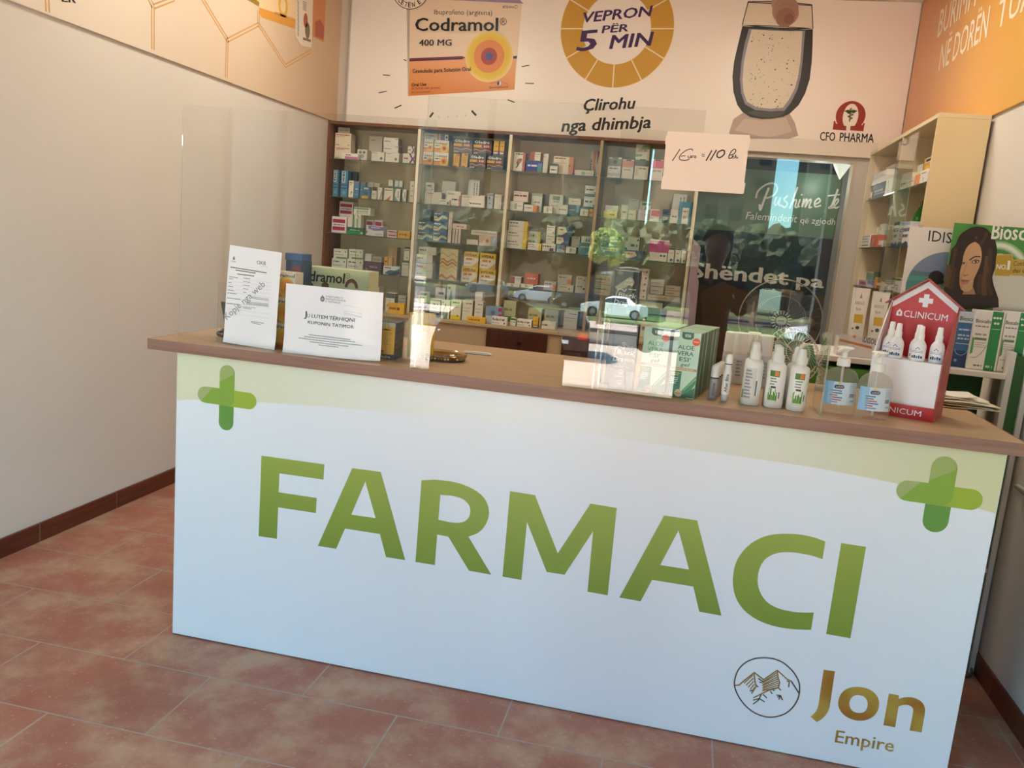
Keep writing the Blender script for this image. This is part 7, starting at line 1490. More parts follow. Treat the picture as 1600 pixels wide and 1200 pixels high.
S('milk', 'e2dcda', 'c4bebc', ('r', 0, .86, 1, 1, '3a4a6a'), ('l', .05, .95, .60, .74, '3a3a6a'), ('r', .02, .26, .1, .48, '2c2c3a'), ('l', .3, .8, .36, .48, '6a6a7a'), ('p', [(0, 0), (0, .12), (.3, .18), (.5, .08), (.8, .2), (1, .12), (1, 0)], '33406e')); S('milk2', 'e2dcda', 'c4bebc', ('r', 0, .86, 1, 1, 'a9b9d0'), ('l', .05, .95, .60, .74, '3a3a6a'), ('t', '2', .06, .3, .26, .24, 'b03a4a', .02), ('l', .4, .9, .36, .48, '6a6a7a'), ('p', [(0, 0), (0, .12), (.3, .2), (.5, .1), (.8, .2), (1, .12), (1, 0)], '33406e'))
S('greengl', '7a9a84', '5f7f6a', ('v', .5, .54, .05, .95, '5a7a68'), ('r', 0, .9, 1, 1, 'c4ccb8')); S('lilac', 'c9a8b4', 'a98a98', ('l', .2, .9, .3, .7, '8a4a60')); S('orslim', 'c98a3c', 'a8702c', ('c', .5, .5, .2, 'e0b060')); S('grtop', 'd0c4c4', 'b4a8a8', ('r', 0, .82, 1, 1, '5a7a2c'), ('l', .2, .8, .45, .52, 'a09494'), ('c', .7, .25, .12, '4f8a94'))
g = rbox(1352, 1363, 302, 0, 'redbase', 'white carton with red base stripe on the top shelf of the right cabinet, far end')
g = rbox(1364, 1382.5, 287, 0, 'blackred', 'black carton with red line on the top shelf of the right cabinet')
g2 = rbox(1357, 1383, 279, 0, 'plain', 'white carton lying on the black carton in the right cabinet', z0=g)
g2 = rbox(1359, 1384, 270.5, 0, 'linesr', 'lined white carton lying above the black carton in the right cabinet', z0=g2)
rbox(1384, 1396, 279, 0, 'palegr', 'pale green-white carton right of the black carton in the right cabinet')
g3 = rbox(1372, 1396, 268, 0, 'plain', 'plain white carton at the back of the top shelf, right cabinet', dx=.075, dep=.05); rbox(1374, 1397, 261, 0, 'plain', 'topmost plain white carton at the back of the right cabinet', z0=g3, dx=.075, dep=.05)
rbox(1402.5, 1418, 272.5, 0, 'joint', 'white carton with round navy mark beside the partition of the right cabinet'); rbox(1418.5, 1436.5, 275, 0, 'orband', 'white carton with orange end on the top shelf of the right cabinet'); g = rbox(1437, 1449, 266, 0, 'oval', 'white carton with grey oval at the near end of the top shelf')
rbox(1430, 1442, 258, 0, 'kru', 'grey carton with dark capitals behind the orange-ended carton', dx=.07, dep=.05); rbox(1443, 1456, 246, 0, 'yelring', 'orange-yellow carton with white top behind the oval-marked carton', dx=.07, dep=.05)
rbox(1336.5, 1359, 367, 1, 'linesr', 'white carton with four grey text lines on the middle shelf of the right cabinet'); rbox(1360, 1371, 367, 1, 'redpic', 'reddish picture carton beside the lined white carton'); rbox(1371.5, 1378, 376, 1, 'redbase', 'small red and white carton by the reddish picture carton')
rbox(1353, 1371, 356, 1, 'plain', 'plain white carton behind the lined one on the middle shelf', dx=.075, dep=.05); rbox(1374, 1380, 350, 1, 'palegr', 'tall pale carton with green mark behind the reddish one', dx=.075, dep=.05)
rbox(1388.5, 1405, 347.5, 1, 'milk', 'white milk tin carton with navy band, left of its twin in the right cabinet', dep=.05); rbox(1406, 1422, 347, 1, 'milk2', 'white milk tin carton with red numeral two in the right cabinet', dep=.05)
rbox(1344, 1353, 423, 2, 'greengl', 'greenish pack on the lower shelf of the right cabinet, left of two', dx=.06, dep=.05); rbox(1354.5, 1364, 424, 2, 'greengl', 'greenish pack on the lower shelf of the right cabinet, right of two', dx=.06, dep=.05)
rbox(1329, 1340, 437, 2, 'linesr', 'white carton at the far left end of the lower shelf, right cabinet'); rbox(1340.5, 1353, 437, 2, 'lilac', 'lilac carton on the lower shelf of the right cabinet'); rbox(1354, 1364, 438, 2, 'bluegrey', 'blue-grey carton next to the lilac one in the right cabinet'); rbox(1366.5, 1374, 433, 2, 'orslim', 'slim orange carton on the lower shelf of the right cabinet')
rbox(1375.5, 1390, 437, 2, 'linesr', 'white carton right of the slim orange one in the right cabinet'); rbox(1393, 1407, 434, 2, 'grtop', 'carton with green top on the lower shelf of the right cabinet')
# green glass bottles
M_BOT, n, l, bb = nodemat('green_bottle_glass'); bb.inputs['Base Color'].default_value = rgb('1f7a2a'); bb.inputs['Roughness'].default_value = .08; bb.inputs['Transmission Weight'].default_value = .35; bb.inputs['IOR'].default_value = 1.45
for i, (pxm, w_) in enumerate([(1414, .05), (1442, .05)]):
    x = RX0 + .125; yy = U(pxm, 340, 0, x).y; z0 = RS[1] + .0006; zt_ = U(pxm, 311, 0, x).z; h = zt_ - z0; r = .052
    t = thing('green_bottle', ['green glass bottle behind the milk cartons in the right cabinet', 'green glass bottle at the near end of the right cabinet, partly hidden by its side'][i], 'bottle', (x, yy, z0), 0, 'green bottles in the right cabinet')
    b = MB(); b.lathe([(r * .9, 0), (r, .006), (r, h * .52), (r * .86, h * .66), (r * .5, h * .80), (r * .28, h * .86)], M_BOT, 28); b.build('body', t)
    b = MB(); b.lathe([(r * .30, h * .8605), (r * .30, h * .93), (r * .24, h * .96), (0, h * .96)], M('16501c', .4), 20); b.build('cap', t)
    b = MB(); b.lathe([(r + .0006, h * .12), (r + .0006, h * .40)], M('d6d6b4', .45), 28, cap=False); b.build('label', t)

# ------------------------------------------------------------------ doorway: poster, wall lamp, lilac sheet
y = YB + .414; pl = Plane((0, y, 0), (1, 0, 0), (0, 0, 1), .0006); g5 = lambda p: cr(p, 1070, 200, 5.0); g6 = lambda p: cr(p, 1060, 380, 5.0)
xL = U(1060, 300, 1, y).x; A = U(1317, 274, 1, y); xR = (A.x + U(1288, 464, 1, y).x) / 2
t = thing('poster', 'dark green and navy poster with white greeting script in the back doorway', 'poster', ((xL + xR) / 2, y, .3))
b = MB(); b.box(xL, xR, y, y + .006, .30, A.z + .16, M('1a1d18', .4)); b.build('panel', t, world=True)
b = MB(); zt_ = A.z; zm = (U(1086, 358, 1, y).z + U(1300, 372, 1, y).z) / 2; zl = (U(1090, 444, 1, y).z + U(1288, 464, 1, y).z) / 2
rect(b, pl, xL + .001, zm, xR - .001, zt_, M('5f7a62', .4), 1); rect(b, pl, xL + .001, zl, xR - .001, zm, M('25303f', .4), 1); rect(b, pl, xL + .001, .302, xR - .001, zl, M('4a3a2c', .5), 1)
fill(b, pl, [tuple(pl.px(*p)) for p in [(1095, 455), (1130, 440), (1175, 462), (1230, 450), (1280, 475), (1270, 560), (1100, 560)]], M('5c4634', .5), 2); fill(b, pl, [tuple(pl.px(*p)) for p in [(1165, 470), (1200, 452), (1230, 470), (1215, 520), (1170, 540)]], M('6f5a48', .5), 3)
fill(b, pl, [tuple(pl.px(*p)) for p in [(1225, 470), (1262, 462), (1284, 480), (1280, 540), (1235, 540)]], M('33281f', .5), 3)
PW = M('ece8e0', .4)
sc_ = lambda pts, w: stroke(b, pl, [pl.px(*p) for p in g5(bez(pts, 5))], w, PW, 4)
# "Pushime të" in brush script
sc_([(555, 545), (575, 490), (640, 440), (700, 435), (722, 470), (700, 520), (650, 545), (620, 545)], .013); sc_([(655, 470), (620, 560), (590, 640), (585, 600)], .015)
sc_([(715, 540), (700, 590), (715, 600), (745, 545), (735, 600), (750, 605)], .012); sc_([(800, 530), (775, 560), (800, 590), (780, 620), (755, 605)], .011); sc_([(880, 465), (845, 560), (820, 625), (850, 570), (872, 565), (862, 615), (880, 618)], .012)
sc_([(900, 560), (885, 605), (895, 615)], .011); sc_([(912, 520), (914, 524)], .012); sc_([(930, 555), (915, 615), (945, 560), (955, 565), (940, 618), (975, 560), (985, 570), (970, 620), (990, 618)], .011); sc_([(1010, 600), (1055, 575), (1045, 550), (1015, 580), (1020, 615), (1062, 605)], .011)
sc_([(1195, 480), (1150, 600), (1125, 625), (1165, 620)], .013); sc_([(1120, 530), (1210, 520)], .010); sc_([(1165, 615), (1200, 570), (1190, 555), (1165, 590), (1175, 625), (1205, 615)], .011); sc_([(1188, 520), (1189, 524)], .010); sc_([(1206, 520), (1207, 524)], .010)
textpx(b, pl, 'Faleminderit që zgjodhët', *[g5([p])[0] for p in [(475, 712), (1225, 752), (487, 655)]], PW, 4) if False else textpx(b, pl, 'Faleminderit', *[g5([p])[0] for p in [(475, 712), (872, 738), (490, 655)]], PW, 4)
textpx(b, pl, 'që', *[g5([p])[0] for p in [(900, 742), (965, 746), (908, 696)]], PW, 4); textpx(b, pl, 'zgjodh', *[g5([p])[0] for p in [(988, 747), (1172, 756), (998, 700)]], PW, 4)
textpx(b, pl, 'Shëndet', *[g6([p])[0] for p in [(95, 262), (855, 325), (108, 150)]], PW, 4, .035); textpx(b, pl, 'pa', *[g6([p])[0] for p in [(918, 330), (1135, 350), (925, 235)]], PW, 4, .035)
b.build('print', t, world=True)
# lamp in the doorway
y = 3.66; c = U(1316, 254, 1, y); t = thing('wall_lamp', 'small white cone lamp glowing at the top right of the back doorway', 'lamp', (c.x, y, c.z))
apex = U(1322, 281, 1, y); h = c.z - apex.z; m, n, l, bb = nodemat('lamp_glass_glow'); bb.inputs['Base Color'].default_value = rgb('eef2ec'); bb.inputs['Emission Color'].default_value = rgb('e4f0e4'); bb.inputs['Emission Strength'].default_value = 0.22
b = MB(); b.lathe([(.003, -h), (.012, -h * .85), (.035, -h * .5), (.055, -h * .15), (.058, 0)], m, 24); b.build('shade', t)
b = MB(); b.lathe([(.05, .001), (.04, .012), (.02, .022), (0, .022)], M('3a3a3a', .4), 20); b.box(.02, .075, -.012, .012, .004, .018, M('3a3a3a', .4), .002); b.build('bracket', t)
ld = bpy.data.lights.new('lamp_light', 'POINT'); lo = bpy.data.objects.new('lamp_light', ld); COL.objects.link(lo); lo.location = (c.x - .12, y + .1, c.z - h - .03); ld.energy = 0.45; ld.color = (.9, 1, .92); ld.shadow_soft_size = .05
# lilac card standing by the wall cabinet
y = 3.20; t = thing('lilac_sheet', 'tall folded lilac sheet standing against the right end of the wall cabinet', 'sheet', (1.66, y, 0)); P = [U(*p, 1, y) for p in [(1082, 373), (1095, 386), (1092, 414), (1089, 430), (1092, 440), (1087, 546), (1066, 546)]]
lo_ = [(p.x, p.z) for p in P]; b = MB(); lo_[-2] = (lo_[-2][0], .0006); lo_[-1] = (1.625, .0006); lo_[0] = (max(lo_[0][0], 1.612), lo_[0][1]); b.prism([(max(p[0], 1.6125), p[1]) for p in lo_], 1, y, y + .012, M('a08c94', .5)); b.build('sheet', t, world=True)

# ------------------------------------------------------------------ fans
y = 2.0; c = U(1219, 500, 1, y); rad = .205
t = thing('pedestal_fan', 'grey pedestal fan with round cage behind the right half of the counter', 'fan', (c.x, y + .05, 0))
b = MB(); ringp = lambda r, yy, n=48: [(c.x + r * math.cos(2 * math.pi * i / n), yy, c.z + r * math.sin(2 * math.pi * i / n)) for i in range(n)]
WIRE = M('9a948c', .35, .4); b.tube(ringp(rad, y), .004, WIRE, 6, True); b.tube(ringp(rad * .6, y - .028), .0014, WIRE, 5, True)
for i in range(32):
    a = 2 * math.pi * i / 32; b.tube([(c.x + .05 * math.cos(a), y - .045, c.z + .05 * math.sin(a)), (c.x + rad * .6 * math.cos(a), y - .03, c.z + rad * .6 * math.sin(a)), (c.x + rad * math.cos(a), y, c.z + rad * math.sin(a))], .0009, M('4a4540', .4), 4)
b.build('front_cage', t, world=True)
b = MB(); b.tube(ringp(rad * .6, y + .07), .0014, WIRE, 5, True)
for i in range(16):
    a = 2 * math.pi * i / 16; b.tube([(c.x + rad * math.cos(a), y + .004, c.z + rad * math.sin(a)), (c.x + rad * .6 * math.cos(a), y + .07, c.z + rad * .6 * math.sin(a)), (c.x + .05 * math.cos(a), y + .08, c.z + .05 * math.sin(a))], .0009, M('4a4540', .4), 4)
b.build('rear_cage', t, world=True)
b = MB(); mx = Matrix.Rotation(R(90), 4, 'X')
b.lathe([(.052, -.004), (.052, .004), (.040, .010), (0, .010)], M('2a2826', .35), 32, c=(c.x, y - .046, c.z), mx=mx); pl = Plane((c.x, y - .0565, c.z), (1, 0, 0), (0, 0, 1), .0004); disc(b, pl, 0, 0, .026, M('a9a6a4', .4), 1, 24)
for i in range(18): a = R(20 * i); stroke(b, pl, [(math.cos(a) * .033, math.sin(a) * .033), (math.cos(a) * .049, math.sin(a) * .049)], .006, M('c9c6c2', .4), 1)
dashes(b, pl, -.015, .015, -.003, .004, M('55524f', .4), 2); b.build('hub_badge', t, world=True)
for k in range(3):
    b = MB(); a0 = R(90 + 120 * k); n = 8; vs = []
    for i in range(n + 1):
        r = .03 + (rad * .88 - .03) * i / n; sp = R(16 + 26 * math.sin(math.pi * i / n * .8))
        for s, yy in ((-1, y + .008), (1, y + .034)): vs.append((c.x + r * math.cos(a0 + s * sp), yy, c.z + r * math.sin(a0 + s * sp)))
    b.faces(vs, [(2 * i, 2 * i + 2, 2 * i + 3, 2 * i + 1) for i in range(n)], M('5a4a42', .35), True); o = b.build('blade', t, world=True); md = o.modifiers.new('thickness', 'SOLIDIFY'); md.thickness = .002
b = MB(); b.lathe([(.045, .0), (.05, .03), (.045, .09), (.02, .11)], M('2e2a28', .4), 24, c=(c.x, y + .082, c.z), mx=Matrix.Rotation(R(-90), 4, 'X')); b.build('motor', t, world=True)
b = MB(); b.tube([(c.x, y + .13, c.z - .03), (c.x, y + .13, .04)], .014, M('2e2a28', .4), 14); b.build('pole', t, world=True)
b = MB(); b.lathe([(.20, 0), (.20, .012), (.16, .03), (.03, .04), (.016, .05)], M('2e2a28', .4), 36, c=(c.x, y + .13, .0006)); b.build('base', t, world=True)
# small desk fan with green blades on the counter
cx, cy, cz = 2.005, .555, ZC0 + .115; t = thing('desk_fan', 'small desk fan with white wire cage and green blades behind the spray bottles', 'fan', (cx, cy, ZC0)); rad = .098; ax = Vector((.35, -.85, .38)).normalized(); uu = ax.cross(Vector((0, 0, 1))).normalized(); vv = uu.cross(ax); C0 = Vector((cx, cy, cz))
pt = lambda r, a, d: C0 + (uu * math.cos(a) + vv * math.sin(a)) * r + ax * d
WW = M('d3d2c6', .3, .2); b = MB()
for r, d in ((rad, 0), (rad * .82, .017), (rad * .45, .03)): b.tube([pt(r, 2 * math.pi * i / 40, d) for i in range(40)], .0016, WW, 5, True)
for i in range(36):
    a = 2 * math.pi * i / 36; b.tube([pt(.018, a, .034), pt(rad * .5, a + .25, .03), pt(rad * .82, a + .45, .017), pt(rad, a + .55, 0)], .0010, WW, 4)
b.build('front_cage', t, world=True)
b = MB()
for i in range(20):
    a = 2 * math.pi * i / 20; b.tube([pt(rad, a, 0), pt(rad * .8, a, -.02), pt(.02, a, -.034)], .0010, WW, 4)
b.build('rear_cage', t, world=True)
b = MB(); b.tube([pt(0, 0, .028), pt(0, 0, .037)], .017, M('cfd4c8', .35), 16); b.build('hub', t, world=True)
for k in range(4):
    b = MB(); a0 = 2 * math.pi * k / 4; vs = []; n = 6
    for i in range(n + 1):
        r = .012 + (rad * .84 - .012) * i / n
        for s, d in ((-1, .002), (1, .018)): vs.append(pt(r, a0 + s * (.25 + .4 * math.sin(math.pi * i / n * .8)), d))
    b.faces(vs, [(2 * i, 2 * i + 2, 2 * i + 3, 2 * i + 1) for i in range(n)], M('3f8a5c', .3), True); o = b.build('blade', t, world=True); md = o.modifiers.new('thickness', 'SOLIDIFY'); md.thickness = .0015
b = MB(); b.tube([pt(0, 0, -.034), pt(0, 0, -.065)], .026, M('8a9a8a', .4), 18); b.build('motor', t, world=True)
q = pt(0, 0, -.05); b = MB(); b.tube([(q.x, q.y, q.z - .02), (q.x, q.y, ZC0 + .010)], .009, M('8a9a8a', .4), 12); b.build('stem', t, world=True)
b = MB(); b.lathe([(.05, 0), (.05, .006), (.03, .014), (.01, .018)], M('8a9a8a', .4), 28, c=(q.x, q.y, ZC0)); b.build('base', t, world=True)
# ------------------------------------------------------------------ the street in front of the shop (mirrored in the clear screens, and the source of the daylight)
SZ = -1.2
def ground(name, col, c2, scale, rough=.8):
    m, n, l, bb = nodemat(name); tc = n.new('ShaderNodeTexCoord'); no = n.new('ShaderNodeTexNoise'); no.inputs['Scale'].default_value = scale; no.inputs['Detail'].default_value = 6; rp = n.new('ShaderNodeValToRGB')
    rp.color_ramp.elements[0].position = .35; rp.color_ramp.elements[1].position = .65; rp.color_ramp.elements[0].color = rgb(col); rp.color_ramp.elements[1].color = rgb(c2)
    l.new(tc.outputs['Object'], no.inputs['Vector']); l.new(no.outputs[0], rp.inputs[0]); l.new(rp.outputs[0], bb.inputs['Base Color']); bb.inputs['Roughness'].default_value = rough; return m
M_PAVE = ground('pavement_stone', 'c4ab98', 'd0baa8', 3); M_ROAD = ground('road_asphalt', '55524c', '605c55', 2); M_GRASS = ground('verge_grass', '44562a', '5a6a34', 8); M_KERB = M('b9ab98', .7); M_KERBS = M('55504a', .8)
def slab(name, y0, y1, z, m, x0=-90, x1=60, th=.1):
    b = MB(); b.box(x0, x1, y0, y1, z - th, z, m); return struct(b, name)
slab('ground_pavement', -8.2, YF, -.02, ground('porch_stone_shaded', '94806a', '9e8a74', 3), -30, 30, 1.3)  # shade put into a darker stone colour to dim the porch's reflection
slab('ground_forecourt', -30.0, -8.2, SZ, M_PAVE)
slab('ground_road', -37.5, -30.0, SZ - .02, M_ROAD)
slab('ground_far_pavement', -46.5, -37.5, SZ + .02, M_PAVE)
slab('ground_verge', -60.0, -46.5, SZ + .06, M_GRASS)
slab('ground_far_road', -84.0, -60.0, SZ - .03, ground('far_asphalt_shaded', '3c3b38', '464540', 2))  # tree shade on the far road put into the darker asphalt colour
b = MB(); b.box(-90, 60, -37.7, -37.5, SZ - .1, SZ + .16, M_KERBS, .02); struct(b, 'trim_5'); b = MB(); b.box(-90, 60, -30.15, -29.95, SZ - .1, SZ + .10, M_KERBS, .02); struct(b, 'trim_6')
slab('ground_far', -130, -84, SZ, M_GRASS)

def car(name, label, loc, rot, col, L=4.1, Wd=1.72, H=1.48, hatch=True):
    t = thing(name, label, 'car', loc, R(rot)); P_ = M(col, .22, .15, .6); GL = M('1c2226', .08, 0, .6); b = MB(); x = L / 2
    prof = [(-x, .32), (-x, .72), (-x * .96, .92), (-x * .86, 1.0), (-x * .78, H - .12), (-x * .60, H), (x * .02, H - .01), (x * .22, H - .12), (x * .50, .98), (x * .86, .84), (x, .62), (x, .30), (x * .8, .22), (-x * .8, .22)]
    if not hatch: prof = [(-x, .32), (-x, .80), (-x * .94, .95), (-x * .62, 1.0), (-x * .42, H - .06), (-x * .2, H), (x * .08, H - .02), (x * .24, H - .14), (x * .48, .98), (x * .88, .84), (x, .62), (x, .30), (x * .8, .22), (-x * .8, .22)]
    def wdt(z): return Wd / 2 * (1 if z < .95 else 1 - .22 * (z - .95) / (H - .95))
    n = len(prof); vs = [(p[0], s * wdt(p[1]), p[1]) for s in (-1, 1) for p in prof]
    b.faces(vs, [(i, (i + 1) % n, n + (i + 1) % n, n + i) for i in range(n)], P_, False)
    tri = tessellate_polygon([[Vector((p[0], p[1], 0)) for p in prof]])
    b.faces(vs[:n], [tuple(q) for q in tri], P_); b.faces(vs[n:], [tuple(q)[::-1] for q in tri], P_); b.build('body', t)
    b = MB(); top = H - .10; rx = -x * .70 if hatch else -x * .36
    for s in (-1, 1):
        q = [(rx - .06, .99), (rx + .06, top), (x * .06, top), (x * .20, top - .06), (x * .44, .99)]
        b.poly([(p[0], s * (wdt(p[1]) + .008), p[1]) for p in (q if s < 0 else q[::-1])], GL)
    b.poly([(x * .255, -wdt(top) * .92, top - .03), (x * .255, wdt(top) * .92, top - .03), (x * .51, wdt(1.0) * .92, .995), (x * .51, -wdt(1.0) * .92, .995)], GL)
    r0 = (-x * .865, -x * .785) if hatch else (-x * .60, -x * .435)
    b.poly([(r0[0] - .012, wdt(1.02) * .9, 1.02), (r0[1] - .012, wdt(top) * .9, top), (r0[1] - .012, -wdt(top) * .9, top), (r0[0] - .012, -wdt(1.02) * .9, 1.02)], GL); b.build('windows', t)
    for sx in (-.62, .64):
        for s in (-1, 1):
            b = MB(); mx = Matrix.Rotation(R(90), 4, 'X'); b.lathe([(.32, -.10), (.33, -.08), (.33, .08), (.32, .10)], M('1a1a1a', .7), 24, c=(sx * x, s * (Wd / 2 - .08), .33), mx=mx); b.lathe([(.19, -.105), (.20, .105)], M('9a9a9a', .3, .7), 16, c=(sx * x, s * (Wd / 2 - .08), .33), mx=mx); b.build('wheel', t)
    for s in (-1, 1):
        b = MB(); b.box(-x - .012, -x + .02, s * Wd * .40 - .14, s * Wd * .40 + .14, .66, .86, M('c22a22', .2, emit=.6), .01); b.build('tail_light', t)
        b = MB(); b.box(x * .90, x + .006, s * Wd * .38 - .18, s * Wd * .38 + .18, .60, .74, M('e8e8e4', .1), .02); b.build('head_light', t)
    b = MB(); b.box(-x - .014, -x + .01, -.26, .26, .50, .61, M('e9e9e4', .4)); b.build('number_plate', t)
    return t
def mir(px_, py_, tilt_=1.0, zg=SZ, y0=YBS, dist=None):
    """where on the street the thing mirrored at this pixel stands"""
    d = RM @ Vector(((px_ - 800) / FPX, -(py_ - 600) / FPX, -1.0)); d.normalize(); a = R(tilt_); n_ = Vector((0, -math.cos(a), math.sin(a))); P0 = Vector((0, y0, ZT)); s = (P0 - CAM).dot(n_) / d.dot(n_); H = CAM + d * s; r = d - 2 * d.dot(n_) * n_
    k = (zg - H.z) / r.z if dist is None else dist / math.hypot(r.x, r.y); return H + r * k
p = mir(842, 472); car('silver_hatchback', 'silver hatchback parked across the street, mirrored in the middle screen', (p.x, p.y, SZ - .03), 0 + 183, 'c4c8cc')
p = mir(862, 560); car('dark_hatchback', 'dark car with red tail light near the shop, mirrored beside the hatch', (p.x, p.y - 1.9, SZ), 264, '2c2420', 4.0, 1.7, 1.42)
p = mir(958, 498); car('white_saloon', 'white car parked on the verge, mirrored left of the aloe cartons', (p.x, p.y, SZ + .06), 176, 'f2f0ea', 4.3, 1.75, 1.42, False)
p = mir(880, 486); car('black_saloon', 'long dark car parked behind the white one, mirrored in the middle screen', (p.x + 1, p.y - 4, SZ + .0), 178, '23262a', 4.6, 1.8, 1.45, False)
p = mir(590, 474); car('pale_car', 'pale car mirrored above the landscape notice', (p.x, p.y, SZ), 186, 'd8dad8', 4.2, 1.74, 1.46)
p = mir(760, 458); car('red_lit_car', 'light grey car mirrored over the yellow cartons', (p.x, p.y, SZ - .03), 165, 'b4b8ba', 4.2, 1.74, 1.46)
p = mir(1296, 500, dist=46); car('light_van_car', 'bright silver car mirrored beside the fan', (p.x, p.y, SZ), 184, 'dfe2e4', 4.3, 1.76, 1.46)

def tree(label, loc, h, r, seed, dark, light):
    t = thing('street_tree', label, 'tree', loc, 0, 'trees across the street'); rd = random.Random(seed); b = MB()
    b.tube([(0, 0, 0), (.05, .02, h * .3), (-.04, .05, h * .55)], [.22, .17, .12], M('5a4a3a', .9), 10); b.build('trunk', t)
    m = ground('leaf_%d' % seed, dark, light, 3.5); b = MB()
    for i in range(16):
        bm = bmesh.new(); bmesh.ops.create_icosphere(bm, subdivisions=3, radius=1.0); rr = r * rd.uniform(.35, .6); a = rd.uniform(0, 6.28); q = r * rd.uniform(0, .75)
        c = Vector((q * math.cos(a), q * math.sin(a), h * .62 + rd.uniform(-.35, .5) * r))
        for v in bm.verts: v.co = c + v.co * rr * rd.uniform(.72, 1.14)
        b.bm(bm, m, False); bm.free()
    b.build('foliage', t)
for i, (px_, D, h, r, dk, lt, w_) in enumerate([(600, 60, 7.2, 2.6, '232a18', '3a4624', 'broad tree at the left'), (690, 66, 7.0, 2.6, '242b19', '3e4828', 'tall tree'), (775, 76, 8.0, 3.2, '212818', '384222', 'big dark tree'), (868, 68, 8.0, 3.0, '262d1b', '404a28', 'dense tree'), (945, 44, 6.6, 1.15, '5c6a2c', '8a944a', 'sunlit young tree'), (1000, 66, 8.0, 2.9, '2c331c', '485030', 'wide tree'), (1090, 72, 8.4, 3.2, '232a18', '384222', 'large tree'), (1185, 64, 7.6, 2.8, '242b19', '3e4826', 'shady tree'), (1280, 70, 8.2, 3.0, '232a18', '3a4424', 'tall shady tree'), (1370, 62, 7.6, 2.7, '242b19', '3e4826', 'tree at the right')]):
    p = mir(px_, 430, dist=D); tree('leafy street tree mirrored in the screens, %s, %s from the left' % (w_, ordw(i)), (p.x, p.y, SZ), h, r, 20 + i, dk, lt)
def house(label, x0, x1, y, h, col, d=10):
    t = thing('street_house', label, 'house', ((x0 + x1) / 2, y, SZ), 0, 'houses across the street'); b = MB(); b.box(x0, x1, y - d, y, SZ, SZ + h, M(col, .8)); b.build('walls', t, world=True)
    b = MB(); b.box(x0 - .4, x1 + .4, y - d - .4, y + .5, SZ + h, SZ + h + .4, M('7a5a48', .8)); b.build('roof', t, world=True)
    k = 0; z = SZ + 1.2
    while z < SZ + h - 1.8 and k < 60:
        x = x0 + 1.2
        while x < x1 - 1.6 and k < 60:
            b = MB(); b.box(x, x + 1.2, y + .005, y + .05, z, z + 1.4, M('1e2226', .2)); b.build('window', t, world=True); x += 2.6; k += 1
        z += 3.1
HP = [mir(q, 430, dist=102).x for q in (330, 560, 757, 757.5, 1000, 1190, 1226, 1420)]
for i, (a, c, h, col) in enumerate([(0, 1, 33, '4c443a'), (1, 2, 36, '554c40'), (3, 4, 34, '4a4438'), (4, 5, 38, '524a3e'), (6, 7, 34, '4a443a')]):
    x1, x0 = HP[a], HP[c]
    if x0 > x1: x0, x1 = x1, x0
    house('block of flats across the street mirrored in the screens, %s from the left' % ordw(i), x0 + .4, x1 - .4, -96, h, col)

# ------------------------------------------------------------------ the person taking the photograph, mirrored in the right screen
hd = mir(1121, 384, y0=YC, dist=2.92)
t = thing('person', 'person in a dark shirt holding up a phone, mirrored in the right screen', 'person', (hd.x, hd.y, 0))
hx, hy, hz = hd.x, hd.y, hd.z
PHN = Vector((CAM.x + .012, CAM.y - .035, CAM.z - .01)); S_ = hz / 1.62
J = {}; E = []; RAD = []; V = []
def node(n, p, r, parent=None, ry=None):
    J[n] = len(V); V.append(Vector(p)); RAD.append((r, ry or r))
    if parent is not None: E.append((J[parent], J[n]))
node('pelvis', (hx, hy - .03, .93 * S_), .135, None, .10); node('waist', (hx, hy - .03, 1.06 * S_), .125, 'pelvis', .095); node('chest', (hx, hy - .04, 1.26 * S_), .15, 'waist', .105); node('upper', (hx, hy - .04, 1.385 * S_), .12, 'chest', .08)
node('neck', (hx, hy - .02, 1.47 * S_), .052, 'upper'); node('jaw', (hx, hy + .01, hz - .075), .058, 'neck'); node('face', (hx, hy + .012, hz), .078, 'jaw', .09); node('crown', (hx, hy - .012, hz + .075), .066, 'face', .075); node('nose', (hx, hy + .105, hz - .02), .011, 'face')
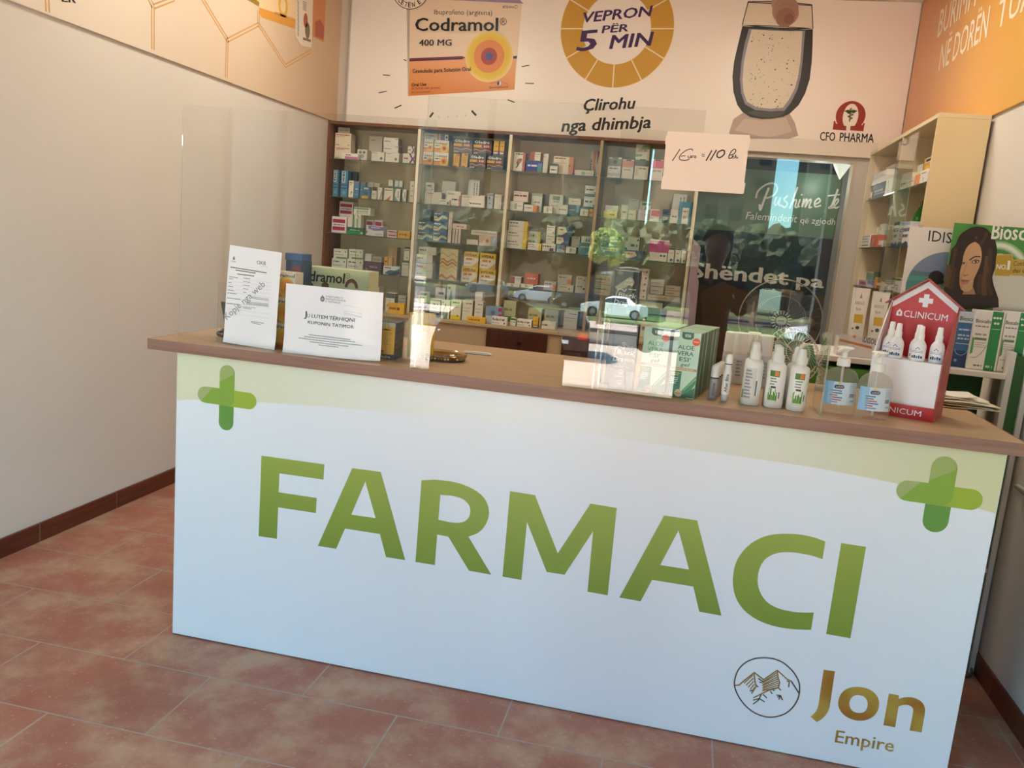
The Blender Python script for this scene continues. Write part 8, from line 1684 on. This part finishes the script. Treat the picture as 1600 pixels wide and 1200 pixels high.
for s, n in ((-1, 'l'), (1, 'r')):
    node('ear' + n, (hx + s * .082, hy, hz - .01), .014, 'face')
    node('hip' + n, (hx + s * .09, hy - .03, .86 * S_), .088, 'pelvis'); node('knee' + n, (hx + s * .11, hy + .0, .48 * S_), .058, 'hip' + n); node('calf' + n, (hx + s * .115, hy - .03, .32 * S_), .054, 'knee' + n); node('ankle' + n, (hx + s * .12, hy - .04, .085), .038, 'calf' + n); node('heel' + n, (hx + s * .12, hy - .05, .045), .040, 'ankle' + n); node('toe' + n, (hx + s * .14, hy + .15, .033), .032, 'ankle' + n)
    sh = Vector((hx + s * .185, hy - .04, 1.39 * S_)); w_ = PHN + Vector((s * .112, -.034, -.045)); el = (sh + w_) / 2 + Vector((s * .10, -.02, -.17))
    node('sh' + n, sh, .058, 'upper'); node('arm' + n, (sh + el) / 2, .046, 'sh' + n); node('el' + n, el, .038, 'arm' + n); node('fore' + n, (el + w_) / 2, .035, 'el' + n); node('wr' + n, w_, .025, 'fore' + n); pm = w_ + (PHN + Vector((s * .120, -.018, -.01)) - w_) * .7; node('palm' + n, pm, .026, 'wr' + n, .02)
    for k in range(4):
        a = PHN + Vector((s * .088, .006 - .004 * (k % 2), .026 - .020 * k)); b_ = a + Vector((-s * .014, .016 - .001 * k, .002)); c_ = b_ + Vector((-s * (.018 - .003 * (k == 3)), .002, 0)); node('f%d1' % k + n, a, .0088, 'palm' + n); node('f%d2' % k + n, b_, .0082, 'f%d1' % k + n); node('f%d3' % k + n, c_, .0075, 'f%d2' % k + n)
    a = pm + Vector((-s * .022, -.014, .012)); node('t1' + n, a, .0098, 'palm' + n); node('t2' + n, a + Vector((-s * .022, -.004, .014)), .0088, 't1' + n)
me = bpy.data.meshes.new('body_frame'); me.from_pydata([tuple(v - Vector((hx, hy, 0))) for v in V], E, []); ob = bpy.data.objects.new('body', me); COL.objects.link(ob); ob.parent = t
md = ob.modifiers.new('skin', 'SKIN'); md.use_smooth_shade = True
for i, (a, b_) in enumerate(RAD): me.skin_vertices[0].data[i].radius = (a, b_); me.skin_vertices[0].data[i].use_root = (i == 0)
m2 = ob.modifiers.new('smooth', 'SUBSURF'); m2.levels = 1; m2.render_levels = 1
bpy.context.view_layer.update(); dg = bpy.context.evaluated_depsgraph_get(); me2 = bpy.data.meshes.new_from_object(ob.evaluated_get(dg)); ob.modifiers.clear(); ob.data = me2; bpy.data.meshes.remove(me)
for mt in (M('b98a6c', .5), M('24262c', .8), M('2c3240', .8), M('1a1a1a', .6)): me2.materials.append(mt)
phl = PHN - Vector((hx, hy, 0))
for p in me2.polygons:
    c = p.center; hand = (c - phl).length < .125
    p.use_smooth = True; p.material_index = 0 if (c.z > 1.475 * S_ and c.z < 1.9 and c.y < .2 and not hand) or hand else (3 if c.z < .09 else (2 if c.z < .95 * S_ else 1))
b = MB(); bm = bmesh.new(); bmesh.ops.create_uvsphere(bm, u_segments=28, v_segments=18, radius=1.0)
bmesh.ops.delete(bm, geom=[v for v in bm.verts if v.co.z < -.1 + .75 * max(0, v.co.y)], context='VERTS')
for v in bm.verts: v.co = Vector((v.co.x * .094, v.co.y * .112 - .008, hz + .022 + v.co.z * .112))
b.bm(bm, M('1c1613', .7), True); bm.free(); o = b.build('hair', t); md = o.modifiers.new('thickness', 'SOLIDIFY'); md.thickness = .008
ph = MB(); ph.box(PHN.x - .074, PHN.x + .074, PHN.y - .004, PHN.y + .004, PHN.z - .036, PHN.z + .036, M('1b1c1f', .3), .003)
for dx in (.050, .064): ph.lathe([(.0075, .0), (.0075, .0016), (.004, .002), (0, .002)], M('08080a', .1), 14, c=(PHN.x + dx, PHN.y + .0042, PHN.z + .018), mx=Matrix.Rotation(R(-90), 4, 'X'))
tag(ph.build('phone', loc=tuple(PHN)), 'black phone held up in both hands by the mirrored person', 'phone')
